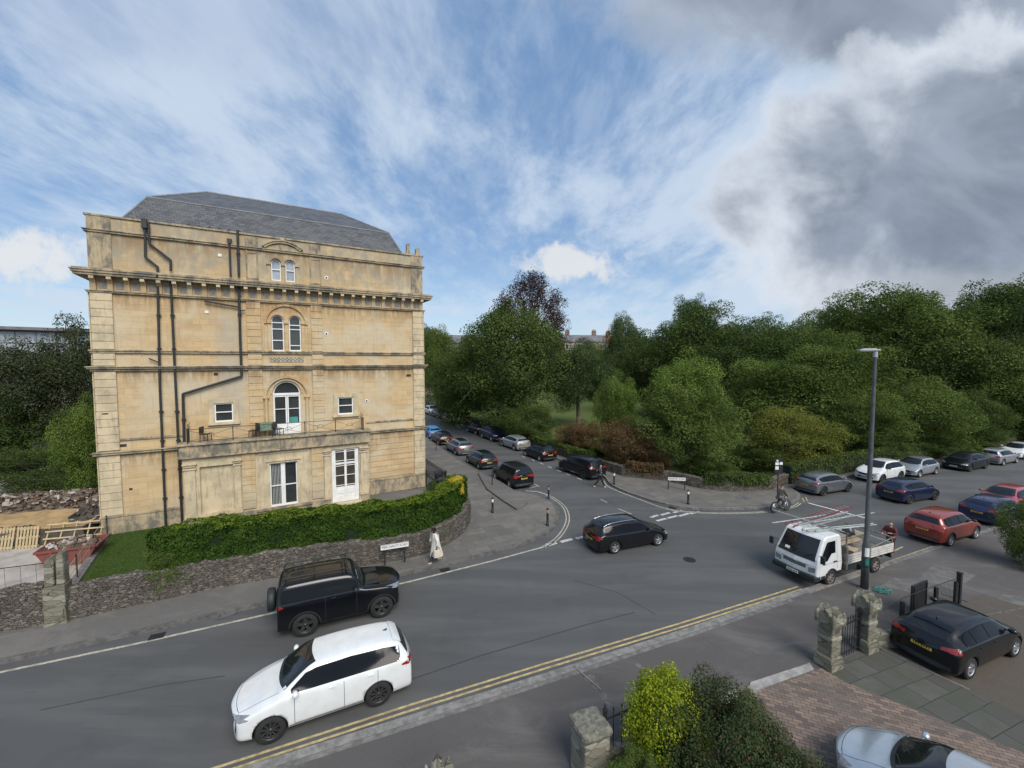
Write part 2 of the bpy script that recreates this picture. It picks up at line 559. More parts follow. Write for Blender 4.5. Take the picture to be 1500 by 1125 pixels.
def m_tarmac(name, ca, cb, cc):
    m_, N = newmat(name)
    tc = N.n('ShaderNodeTexCoord').outputs['Object']
    g = N.noise(tc, 30, 5, 0.8)
    c = N.mix(N.step(g, 0.3, 0.7), ca, cb)
    d = N.noise(N.mapping(tc, rot=(0, 0, R(-23)), sc=(0.6, 1.2, 1)), 0.5, 7, 0.7, 0.8)
    c = N.mix(N.m('MULTIPLY', N.step(d, 0.46, 0.66), 0.6), c, cc)
    vo = N.n('ShaderNodeTexVoronoi', distance='CHEBYCHEV', ins={'Vector': N.mapping(tc, rot=(0, 0, R(-23)), sc=(0.3, 0.42, 1)), 'Scale': 1.0, 'Randomness': 0.8})
    hs = N.n('ShaderNodeSeparateXYZ', ins={0: vo.outputs['Color']}).outputs[0]
    c = N.mix(N.m('MULTIPLY', N.step(hs, 0.7, 0.72), 0.22), c, cb)
    sp_ = N.noise(tc, 4.0, 6, 0.75)
    c = N.mix(N.m('MULTIPLY', N.step(sp_, 0.6, 0.7), 0.35), c, tuple(x * 0.6 for x in cb))
    finish(name, N, c, 0.88, g, 0.3, 0.01, 0.3)


def m_bricks(name, c1, c2, mortar, bw, rh, ms, rot=0.0, bias=0.0, soil=(0.06, 0.06, 0.045), soil_amt=0.4, off=0.5, sq=1.0, dist=0.0, blotch=0.9):
    m_, N = newmat(name)
    tc = N.n('ShaderNodeTexCoord').outputs['Object']
    v = N.mapping(tc, rot=(0, 0, rot))
    if dist:
        nn = N.n('ShaderNodeTexNoise', ins={'Vector': tc, 'Scale': 0.5, 'Detail': 2})
        v = N.n('ShaderNodeVectorMath', operation='ADD', ins={0: v, 1: N.n('ShaderNodeVectorMath', operation='SCALE', ins={0: nn.outputs[1], 'Scale': dist}).outputs[0]}).outputs[0]
    br = N.n('ShaderNodeTexBrick', offset=off, squash=sq, ins={'Vector': v, 'Color1': c1, 'Color2': c2, 'Mortar': mortar, 'Scale': 1.0,
             'Mortar Size': ms, 'Bias': bias, 'Brick Width': bw, 'Row Height': rh, 'Mortar Smooth': 0.3})
    d = N.noise(tc, blotch, 7, 0.7, 0.5)
    c = N.mix(N.m('MULTIPLY', N.step(d, 0.42, 0.66), soil_amt), br.outputs[0], soil)
    f = N.noise(tc, 11, 5, 0.7)
    c = N.mix(N.m('MULTIPLY', N.step(f, 0.5, 0.75), 0.25), c, tuple(x * 0.5 for x in c2))
    finish(name, N, c, 0.85, N.m('ADD', N.m('MULTIPLY', br.outputs['Fac'], -0.8), N.m('MULTIPLY', f, 0.4)), 0.5, 0.012, 0.35)


def m_rubble(name, cols, mortar, scale=3.0, gap=0.05):
    m_, N = newmat(name)
    tc = N.n('ShaderNodeTexCoord').outputs['Object']
    nn = N.n('ShaderNodeTexNoise', ins={'Vector': tc, 'Scale': 2.5, 'Detail': 3})
    v = N.n('ShaderNodeVectorMath', operation='ADD', ins={0: N.mapping(tc, sc=(1, 1, 2.4)), 1: N.n('ShaderNodeVectorMath', operation='SCALE', ins={0: nn.outputs[1], 'Scale': 0.35}).outputs[0]}).outputs[0]
    vo = N.n('ShaderNodeTexVoronoi', ins={'Vector': v, 'Scale': scale, 'Randomness': 1.0})
    ve = N.n('ShaderNodeTexVoronoi', feature='DISTANCE_TO_EDGE', ins={'Vector': v, 'Scale': scale, 'Randomness': 1.0})
    h = N.n('ShaderNodeSeparateXYZ', ins={0: vo.outputs['Color']})
    c = N.mix(N.step(h.outputs[0], 0.2, 0.8), cols[0], cols[1])
    c = N.mix(N.step(h.outputs[1], 0.68, 0.8), c, cols[2])
    e = N.step(ve.outputs[0], 0.0, gap)
    c = N.mix(e, mortar, c)
    s_ = N.noise(tc, 0.9, 6, 0.7)
    c = N.mix(N.m('MULTIPLY', N.step(s_, 0.48, 0.68), 0.5), c, tuple(x * 0.45 for x in cols[0]))
    f = N.noise(tc, 14, 5, 0.7)
    finish(name, N, c, 0.95, N.m('ADD', N.m('MULTIPLY', e, 1.0), N.m('MULTIPLY', f, 0.5)), 0.9, 0.05, 0.15)


def m_leaf(name, c1, c2, trans=0.28, hue=None):
    m_, N = newmat(name)
    at = N.n('ShaderNodeAttribute', attribute_name='tint')
    oi = N.n('ShaderNodeObjectInfo')
    f = N.m('ADD', at.outputs['Fac'], N.m('MULTIPLY', N.m('SUBTRACT', oi.outputs['Random'], 0.5), 0.25), clamp=True)
    c = N.mix(f, c1, c2)
    c = N.mix(N.m('MULTIPLY', N.step(N.noise(N.n('ShaderNodeTexCoord').outputs['Object'], 2.2, 3, 0.6), 0.4, 0.65), 0.35), c, tuple(x * 0.55 for x in c1))
    if hue:
        c = N.mix(N.step(N.m('FRACT', N.m('MULTIPLY', at.outputs['Fac'], 37.0)), hue[1], hue[1] + 0.05), c, hue[0])
    d = N.n('ShaderNodeBsdfDiffuse', ins={'Color': c})
    t = N.n('ShaderNodeBsdfTranslucent', ins={'Color': c})
    m1 = N.n('ShaderNodeMixShader', ins={0: trans, 1: d.outputs[0], 2: t.outputs[0]})
    N.n('ShaderNodeOutputMaterial', ins={0: m1.outputs[0]})


def m_grass(name, a, b, c3):
    m_, N = newmat(name)
    tc = N.n('ShaderNodeTexCoord').outputs['Object']
    n1 = N.noise(tc, 0.6, 6, 0.7)
    n2 = N.noise(N.mapping(tc, rot=(0, 0, 0.6), sc=(1, 3, 1)), 9, 6, 0.75)
    c = N.mix(N.step(n2, 0.35, 0.68), a, b)
    c = N.mix(N.m('MULTIPLY', N.step(n1, 0.45, 0.68), 0.7), c, c3)
    finish(name, N, c, 0.95, n2, 0.8, 0.05, 0.1)


m_stone(); m_trim(); m_slate(); m_asphalt()
m_tarmac('near_pavement', (0.112, 0.104, 0.100), (0.074, 0.069, 0.067), (0.150, 0.144, 0.137))
m_tarmac('far_pavement', (0.150, 0.142, 0.132), (0.100, 0.095, 0.090), (0.178, 0.168, 0.155))
m_bricks('flagstones', (0.175, 0.165, 0.148), (0.125, 0.120, 0.110), (0.075, 0.070, 0.062), 1.15, 0.78, 0.012, R(-25), soil=(0.10, 0.095, 0.085), soil_amt=0.6, dist=0.10)
m_bricks('brick_paving', (0.24, 0.175, 0.138), (0.105, 0.084, 0.074), (0.055, 0.048, 0.042), 0.235, 0.115, 0.008, R(22), bias=-0.05, soil=(0.11, 0.098, 0.085), soil_amt=0.62, blotch=0.6)
m_bricks('yard_flags', (0.100, 0.098, 0.088), (0.068, 0.067, 0.061), (0.035, 0.038, 0.028), 0.95, 0.62, 0.014, R(-20), soil=(0.06, 0.07, 0.045), soil_amt=0.6, dist=0.15)
m_rubble('rubble_wall', ((0.105, 0.094, 0.080), (0.142, 0.127, 0.108), (0.19, 0.172, 0.147)), (0.075, 0.068, 0.058), 6.0, 0.09)
m_rubble('demolition_rubble', ((0.125, 0.092, 0.07), (0.19, 0.145, 0.112), (0.29, 0.25, 0.21)), (0.09, 0.07, 0.055), 2.2, 0.12)
m_rubble('pillar_stone', ((0.15, 0.145, 0.11), (0.21, 0.20, 0.155), (0.27, 0.26, 0.21)), (0.085, 0.085, 0.06), 2.6, 0.02)
m_leaf('leaf_dark', (0.046, 0.080, 0.026), (0.128, 0.172, 0.050))
m_leaf('leaf_mid', (0.066, 0.112, 0.030), (0.168, 0.226, 0.060))
m_leaf('leaf_blue', (0.052, 0.088, 0.036), (0.122, 0.172, 0.066))
m_leaf('leaf_bright', (0.086, 0.145, 0.032), (0.215, 0.300, 0.070))
m_leaf('leaf_olive', (0.098, 0.122, 0.028), (0.220, 0.235, 0.056))
m_leaf('leaf_purple', (0.036, 0.024, 0.024), (0.085, 0.052, 0.048), 0.2)
m_leaf('leaf_grey', (0.036, 0.052, 0.026), (0.092, 0.112, 0.055), 0.2, hue=((0.11, 0.085, 0.06, 1), 0.88))
m_leaf('leaf_brown', (0.062, 0.070, 0.030), (0.120, 0.105, 0.055), 0.25, hue=((0.23, 0.115, 0.062, 1), 0.55))
m_leaf('leaf_hedge', (0.022, 0.052, 0.012), (0.085, 0.145, 0.026), 0.2)
m_leaf('leaf_hedge_top', (0.09, 0.15, 0.020), (0.21, 0.28, 0.042), 0.3)
m_leaf('leaf_yellow', (0.24, 0.31, 0.022), (0.55, 0.56, 0.05), 0.3, hue=((0.13, 0.22, 0.03, 1), 0.72))
m_leaf('leaf_gold', (0.55, 0.42, 0.04), (0.85, 0.72, 0.12), 0.25)
m_leaf('leaf_shrub', (0.032, 0.056, 0.024), (0.085, 0.115, 0.050), 0.2, hue=((0.12, 0.075, 0.04, 1), 0.86))
m_grass('lawn', (0.036, 0.066, 0.016), (0.066, 0.104, 0.026), (0.05, 0.072, 0.026))
m_grass('park_grass', (0.075, 0.105, 0.030), (0.115, 0.15, 0.045), (0.12, 0.125, 0.05))
m_grass('earth_ground', (0.085, 0.08, 0.055), (0.06, 0.075, 0.04), (0.05, 0.07, 0.03))
mat('bark', (0.085, 0.070, 0.055), 0.95, 0.5, 6, bump=0.5, stretch=(1, 1, 0.25))
mat('white_paint', (0.72, 0.73, 0.72), 0.5, 0.1, 2)
mat('window_glass', (0.035, 0.04, 0.043), 0.05, 0.3, 1.2, spec=0.8)
mat('sky_glass', (0.30, 0.34, 0.38), 0.12, 0.3, 1.0, spec=0.8)
mat('bright_glass', (0.34, 0.36, 0.37), 0.15, 0.35, 2.2)
mat('black_iron', (0.018, 0.019, 0.021), 0.5, 0.3, 8)
mat('pipe_iron', (0.022, 0.024, 0.026), 0.6, 0.3, 6)
mat('slate_panel', (0.22, 0.225, 0.22), 0.7, 0.35, 3)
mat('lead', (0.20, 0.21, 0.22), 0.6, 0.3, 2)
mat('road_white', (0.46, 0.46, 0.44), 0.8, 0.35, 6)
mat('road_cream', (0.40, 0.375, 0.30), 0.8, 0.4, 5)
mat('road_yellow', (0.42, 0.335, 0.165), 0.8, 0.4, 5)
mat('kerb_stone', (0.16, 0.154, 0.146), 0.9, 0.4, 4, bump=0.3)
mat('dark_kerb', (0.115, 0.110, 0.105), 0.9, 0.4, 4, bump=0.3)
mat('pale_slab', (0.30, 0.29, 0.275), 0.9, 0.3, 4, bump=0.2)
mat('new_timber', (0.43, 0.34, 0.195), 0.8, 0.25, 4, bump=0.2, stretch=(1, 1, 4))
mat('old_timber', (0.33, 0.265, 0.19), 0.85, 0.35, 4, bump=0.2)
mat('skip_red', (0.24, 0.05, 0.04), 0.7, 0.45, 3, col2=(0.12, 0.06, 0.05))
mat('concrete_dust', (0.37, 0.335, 0.305), 0.95, 0.28, 1.3, bump=0.4, bscale=12)
mat('sandy_render', (0.37, 0.25, 0.12), 0.95, 0.3, 1.5, bump=0.3)
mat('dark_earth', (0.07, 0.06, 0.05), 0.95, 0.5, 2, bump=0.5)

# ------------------------------------------------------------------ ground, roads, pavements
def sheet(name, poly, z0, z1, m_, kind='structure', **kw):
    return MB().prism([tuple(p[:2]) for p in poly], z0, z1).build(name, MATS[m_], kind=kind, **kw)


def struct_mb(name, mb, m_):
    return mb.build(name, MATS[m_] if isinstance(m_, str) else [MATS[k] for k in m_], kind='structure')


near_kerb = [(-40, -3.9), (-25, 2.1), (-6.17, 9.66), (1.06, 12.62), (6.1, 14.72), (11.22, 16.95), (17.5, 19.7), (23, 22.1), (30, 25.1), (60, 38), (115, 61.5)]
far_kerb = [(-60, -6.4), (-40, 2.4), (-16.47, 13.15), (-13.43, 14.62), (-9.62, 16.53), (-4.69, 18.9), (-1.69, 20.5), (1.1, 22.4), (2.40, 24.1), (3.0, 26.3), (2.9, 28.4), (1.9, 30.1), (0.51, 30.95), (-0.5, 31.1)]
far_kerb = far_kerb[:2] + smooth_line(far_kerb[2:], 5)
side_kerb = [(-0.6, 31.5), (-1.7, 34.3), (-3.6, 37.9), (-6.1, 42.8), (-8.4, 47.7), (-11.2, 54), (-15, 63), (-21, 75), (-33, 94)]
park_kerb = [(-26, 97), (-15, 77), (-8.4, 65), (-3.6, 57), (-0.8, 52), (1.9, 46.6), (4.5, 41.4), (7.2, 36.6), (7.75, 34.9), (7.8, 32.6), (8.9, 30.1), (10.55, 28.1), (12.5, 27.3), (16.66, 27.5), (18.9, 28.3), (20.7, 29.9), (21.2, 31.6), (25, 33.6), (32, 36.8), (41.5, 40.8), (52, 45.2), (70, 53), (115, 72)]
park_kerb = park_kerb[:7] + smooth_line(park_kerb[7:17], 4) + park_kerb[17:]

sheet('ground', [(-1500, -300), (1500, -300), (1500, 2200), (-1500, 2200)], -0.6, -0.06, 'earth_ground')
sheet('road', near_kerb + [(115, 100), (-60, 100), (-60, -12)], -0.5, 0.0, 'asphalt')
sheet('pavement', far_kerb + side_kerb + [(-60, 94)], -0.4, 0.12, 'far_pavement')
pk = park_kerb[::-1]
sheet('pavement', park_kerb + [(115, 99), (-26, 99)], -0.4, 0.12, 'far_pavement')
na = [p for p in near_kerb if p[0] < 11.5]
sheet('pavement', [(-40, -20)] + [(12.4, -20), (12.4, 17.45)] + na[::-1], -0.4, 0.10, 'near_pavement')
sheet('pavement', [(12.4, -20), (115, -20)] + near_kerb[:5:-1] + [(12.4, 17.45)], -0.4, 0.03, 'near_pavement')
# flagstones of the corner
fl = [(-6.0, 18.45), (-4.69, 19.05), (-1.75, 20.65), (0.95, 22.5), (2.2, 24.15), (2.8, 26.3), (2.7, 28.3), (1.8, 29.95), (0.5, 30.75), (-0.8, 31.35), (-1.9, 34.3), (-3.8, 37.9), (-6.3, 42.8), (-8.6, 47.7), (-11.4, 54), (-15.2, 63), (-21, 74), (-26, 74), (-13.5, 47), (-6.4, 33), (-2.4, 27), (-2.2, 24.0), (-3.2, 21.4), (-5.9, 19.7)]
sheet('pavement', fl, 0.10, 0.124, 'flagstones')
sheet('pavement', [(9.0, 30.5), (10.7, 28.5), (12.6, 27.7), (16.6, 27.9), (18.7, 28.7), (20.3, 30.2), (20.9, 31.7), (19.4, 31.0), (15.8, 30.6), (13.9, 31.3), (12.4, 33.3), (9.0, 34.9), (8.2, 36.6), (7.9, 35.0), (8.1, 32.8)], 0.10, 0.124, 'flagstones')
# raised older kerb strip beside the parked cars
rp = GP([(713, 715), (735, 731), (757, 745), (765, 742), (773, 735), (769, 728), (752, 717), (735, 706), (722, 699), (700, 692)], 0.26)
sheet('pavement_step', rp, 0.12, 0.25, 'far_pavement')

kb = MB(); ribbon(kb, near_kerb[:7], -0.24, 0.02, -0.05, 0.115)
mat('near_kerb_stone', (0.20, 0.195, 0.185), 0.9, 0.35, 5, bump=0.3)
struct_mb('kerb', kb, 'near_kerb_stone')
kb = MB(); ribbon(kb, near_kerb[:6], -0.40, -0.252, 0.0, 0.104); ribbon(kb, near_kerb[6:], -0.22, 0.02, -0.05, 0.036)
struct_mb('kerb', kb, 'kerb_stone')
kb = MB(); ribbon(kb, far_kerb, -0.02, 0.16, -0.05, 0.130); ribbon(kb, side_kerb, -0.02, 0.16, -0.05, 0.130)
struct_mb('kerb', kb, 'dark_kerb')
kb = MB(); ribbon(kb, park_kerb, -0.02, 0.16, -0.05, 0.130)
struct_mb('kerb', kb, 'kerb_stone')

# ---- painted markings
Z0, Z1 = 0.001, 0.005


def lines(name, pts, offs, w, m_):
    mb = MB()
    for o_ in offs: ribbon(mb, pts, o_, o_ + w, Z0, Z1)
    return struct_mb(name, mb, m_)


yl = [(-30, -0.1)] + GP([(330, 1125), (465, 1081), (600, 1037), (800, 975), (1000, 915), (1172, 861)])
lines('road_marking', yl, (-0.14, 0.06), 0.075, 'road_yellow')
lines('road_marking', GP([(1300, 826), (1340, 812), (1372, 801)]), (-0.14, 0.06), 0.08, 'road_yellow')
wl = [(-40, 2.0)] + GP([(0, 985), (200, 943), (400, 898), (600, 852), (720, 822), (797, 801)])
lines('road_marking', wl, (-0.05,), 0.11, 'road_cream')
cw = smooth_line(GP([(797, 801), (815, 790), (827, 775), (832, 760), (828, 745), (818, 735), (802, 725)]), 5)
lines('road_marking', cw, (-0.12, 0.07), 0.07, 'road_cream')
lines('road_marking', GP([(802, 725), (787, 720), (770, 719)]), (-0.06,), 0.1, 'road_white')
pw = smooth_line(GP([(884, 704), (893, 714), (930, 729), (975, 745), (1010, 750), (1060, 752), (1120, 750), (1160, 743), (1172, 737)]), 4)
lines('road_marking', pw[:13], (-0.05,), 0.09, 'road_cream')
lines('road_marking', pw[12:], (-0.10, 0.06), 0.07, 'road_cream')


def dashes(segs, w, m_, z=0.0):
    mb = MB()
    for x0, y0, x1, y1 in segs:
        ribbon(mb, [G(x0, y0, z), G(x1, y1, z)], -w / 2, w / 2, z + Z0, z + Z1)
    struct_mb('road_marking', mb, m_)


dashes([(798, 800, 815, 795), (821, 794, 838, 789.5), (844, 789, 860, 785)], 0.24, 'road_white')
dashes([(953, 758, 964, 754.5), (968, 754.5, 981, 751), (986, 751, 999, 747.5), (962, 763, 976, 759.5), (978, 759, 992, 755.5), (995, 756, 1009, 752), (1011, 752.5, 1025, 749.5)], 0.2, 'road_white')
dashes([(765, 668, 769, 670), (779, 673, 783, 675), (791, 678, 796, 680), (803, 683, 808, 685.5), (816, 689, 822, 691), (829, 694, 835, 696), (845, 700, 852, 703)], 0.12, 'road_white')
dashes([(783, 709, 790, 713), (776, 715, 788, 712), (880, 731.5, 889, 736), (905, 745, 925, 753)], 0.09, 'road_cream')
dashes([(318, 906, 327, 886), (327, 886, 352, 881), (352, 881, 345, 898), (345, 898, 318, 906)], 0.03, 'kerb_stone', 0.122)
dashes([(1175, 729, 1178, 735), (1180, 728, 1183, 734), (1310, 807, 1322, 801)], 0.07, 'road_yellow')
mb = MB(); c_ = G(1087, 729, 0.124)
mb.box((c_[0], c_[1], 0.126), (1.1, 0.9, 0.006), R(15)); struct_mb('manhole_cover', mb, 'dark_kerb')
mb = MB(); c_ = G(985, 744, 0.0); mb.box((c_[0], c_[1], 0.004), (0.5, 0.4, 0.008), R(-45)); struct_mb('drain', mb, 'black_iron')
dashes([(60, 945, 120, 905), (0, 935, 60, 918), (840, 975, 880, 1010), (700, 900, 700, 901)], 0.05, 'kerb_stone', 0.122)
# gullies, covers and reinstated strips in the carriageway
mb = MB()
for (x, y, a) in [(652, 835, 25), (230, 932, 24)]:
    q = G(x, y, 0); mb.box((q[0], q[1], .003), (.46, .36, .006), R(a))
struct_mb('gully_grate', mb, 'black_iron')
mb = MB()
for (x, y) in [(1010, 820)]:
    q = G(x, y, 0); mb.prism([(q[0] + .3 * math.cos(k * .5236), q[1] + .3 * math.sin(k * .5236)) for k in range(12)], .001, .006)
struct_mb('manhole_cover', mb, 'black_iron')
mat('tar_patch', (0.046, 0.047, 0.048), 0.8, 0.2, 6)
mb = MB()
ribbon(mb, GP([(560, 1010), (700, 962), (860, 915), (930, 897)]), -.02, .03, .001, .0035)
ribbon(mb, GP([(60, 1040), (240, 1003), (330, 990)]), -.02, .02, .001, .0035)
ribbon(mb, GP([(840, 850), (905, 868), (960, 900)]), -.02, .02, .001, .0035)
struct_mb('crack_sealing', mb, 'tar_patch')
# pale patches of mortar on the near pavement
mb = MB(); rnd = random.Random(5)
for (x, y, s_) in [(865, 995, .17), (872, 1003, .14), (883, 1020, .16), (890, 1032, .12), (935, 975, .1), (1105, 955, .09)]:
    q = G(x, y, 0.1)
    mb.prism([(q[0] + math.cos(a * .7) * s_ * rnd.uniform(.6, 1.2), q[1] + math.sin(a * .7) * s_ * rnd.uniform(.7, 1.3)) for a in range(9)], 0.1005, 0.104)
mat('patch_tarmac', (0.125, 0.12, 0.115), 0.9, 0.3, 3)
struct_mb('pavement_patch', mb, 'patch_tarmac')

# ---- ground behind the walls
garden = [(-17.2, 15.4), (-14.9, 16.5), (-12.9, 17.6), (-10.6, 18.6), (-6.3, 19.95), (-4.6, 20.8), (-3.4, 22.3), (-2.85, 24.6), (-3.1, 27.5), (-5.0, 31.0), (-6.5, 31.6), (-22.15, 22.5)]
sheet('garden_soil', garden, 0.05, 0.30, 'dark_earth')
sheet('lawn', [(-17.1, 15.6), (-14.9, 16.6), (-12.9, 17.7), (-11.3, 18.4), (-14.0, 26.8), (-22.0, 22.5)], 0.25, 0.34, 'lawn')
sheet('path', [(-10, 25.5), (-6.3, 26.5), (-4.0, 27.0), (-6.0, 31.4), (-11, 28.8)], 0.25, 0.325, 'far_pavement')
park = [(-14, 79.6), (-1.9, 57.2), (1.3, 50.4), (3.6, 45.8), (5.7, 41.8), (8.0, 37.9), (9.4, 35.5), (12.8, 33.9), (14.5, 32.0), (16.2, 31.2), (19.3, 31.6), (21.0, 32.9), (25, 34.6), (32, 37.8), (50, 45.4), (70, 54.2), (114, 74), (114, 300), (-60, 300), (-14, 100)]
sheet('park_ground', park, -0.3, 0.30, 'park_grass')
sheet('site_ground', [(-60, 1), (-17.2, 15.2), (-17.4, 16.2), (-22.3, 22.9), (-30, 36), (-60, 36)], 0.05, 0.16, 'concrete_dust')
# ---- yard in front of the near house
yb = GP([(1098, 1016), (1203, 979), (1240, 1000), (1407, 1066), (1640, 1160), (1900, 1700), (1500, 1900), (1250, 1400)], 0.12)
sheet('brick_paving', yb, 0.02, 0.125, 'brick_paving')
yf = GP([(1203, 979), (1262, 955), (1300, 950), (1480, 1040), (1720, 1150), (1640, 1160), (1407, 1066), (1240, 1000)], 0.12)
sheet('yard_flagstones', yf, 0.02, 0.117, 'yard_flags')
m_tarmac('brown_gravel', (0.115, 0.098, 0.080), (0.075, 0.064, 0.054), (0.095, 0.085, 0.07))
yg = GP([(1262, 955), (1300, 950), (1480, 1040), (1720, 1150), (2300, 1050), (1560, 905), (1440, 870)], 0.08)
sheet('driveway', [yg[0], yg[1], yg[2], yg[3], yg[4], yg[5], yg[6]][::-1], 0.0, 0.05, 'brown_gravel')
ss = GP([(1092, 1018), (1192, 981), (1186, 972), (1100, 1000)], 0.11)
sheet('threshold_slab', ss, 0.02, 0.135, 'pale_slab')
gb = [(2.1, 9.2), (7.1, 11.5), (6.9, 10.9), (8.5, 3.0), (2.0, 3.0)]
sheet('garden_soil', gb, 0.0, 0.22, 'dark_earth')
dashes([(1287, 948, 1350, 978), (1350, 978, 1420, 1010)], 0.07, 'kerb_stone', 0.118)
dashes([(1420, 905, 1560, 880), (1380, 870, 1500, 905)], 0.05, 'dark_kerb', 0.05)
mb = MB()
for q in ([(1345, 848), (1368, 826), (1430, 842), (1400, 865)], [(1290, 858), (1310, 846), (1372, 864), (1350, 872)], [(1440, 895), (1470, 870), (1560, 890), (1540, 920)]):
    mb.prism(GP(q, 0.03), 0.03, 0.034)
mat('patch_tarmac', (0.125, 0.12, 0.115), 0.9, 0.3, 3)
struct_mb('pavement_patch', mb, 'patch_tarmac')

# ------------------------------------------------------------------ the stone villa
B_ANG = math.atan2(0.5035, 0.864)
B_R = Vector((-6.6, 31.5))
B_U = Vector((math.cos(B_ANG), math.sin(B_ANG)))
B_L = B_R - 18.0 * B_U
B_N = Vector((B_U.y, -B_U.x))        # outward (towards the street)


def F(x, y, off=0.0):
    """measured point of the photograph -> (along the front, height) on a plane off metres in front of the wall"""
    d = ray_dir(x, y)
    L = B_L + B_N * off
    det = d.x * (-B_U.y) + B_U.x * d.y
    t = (L.x * (-B_U.y) + B_U.x * L.y) / det
    return ((d.x * t - L.x) * B_U.x + (d.y * t - L.y) * B_U.y, CAM_H + d.z * t)


def arch(x0, x1, z0, zs, n=14):
    """outline of an opening with a round head"""
    c, r = (x0 + x1) / 2, (x1 - x0) / 2
    return [(x0, z0), (x1, z0)] + [(c + r * math.cos(math.pi * i / n), zs + r * math.sin(math.pi * i / n)) for i in range(n + 1)]


def arch_band(mb, c, zs, r0, r1, y0, y1, n=24, a0=0, a1=math.pi):
    for i in range(n):
        t0, t1 = a0 + (a1 - a0) * i / n, a0 + (a1 - a0) * (i + 1) / n
        q = [(c + r0 * math.cos(t0), zs + r0 * math.sin(t0)), (c + r1 * math.cos(t0), zs + r1 * math.sin(t0)),
             (c + r1 * math.cos(t1), zs + r1 * math.sin(t1)), (c + r0 * math.cos(t1), zs + r0 * math.sin(t1))]
        mb.prism(q, y0, y1, axis='Y')


def sash(parent, x0, x1, z0, z1, y, rails=(0.5,), mull=(), arched=False, fw=0.07, gm='window_glass', name='window', label=None, pane_parts=None):
    """white frame set in an opening, glass behind it"""
    fr = MB()
    zs = z1 - (x1 - x0) / 2 if arched else z1
    fr.bx(x0, x0 + fw, y - .05, y + .03, z0, zs); fr.bx(x1 - fw, x1, y - .05, y + .03, z0, zs)
    fr.bx(x0 + fw, x1 - fw, y - .055, y + .03, z0, z0 + fw * 1.2)
    if arched: arch_band(fr, (x0 + x1) / 2, zs, (x1 - x0) / 2 - fw, (x1 - x0) / 2, y - .05, y + .03, 16)
    else: fr.bx(x0 + fw, x1 - fw, y - .055, y + .03, z1 - fw, z1)
    for r_ in rails:
        z = z0 + (z1 - z0) * r_
        fr.bx(x0 + fw, x1 - fw, y - .045, y + .02, z - .028, z + .028)
    for (mx, w_) in mull:
        fr.bx(mx - w_ / 2, mx + w_ / 2, y - .06, y + .025, z0 + fw, zs if arched else z1 - fw)
    o = fr.build(name, MATS['white_paint'], parent, label=label)
    pn = MB()
    pn.prism(arch(x0 + .02, x1 - .02, z0 + .02, zs) if arched else [(x0 + .02, z0 + .02), (x1 - .02, z0 + .02), (x1 - .02, z1 - .02), (x0 + .02, z1 - .02)], y + .035, y + .05, axis='Y')
    pn.build('pane', MATS[gm], o)
    return o


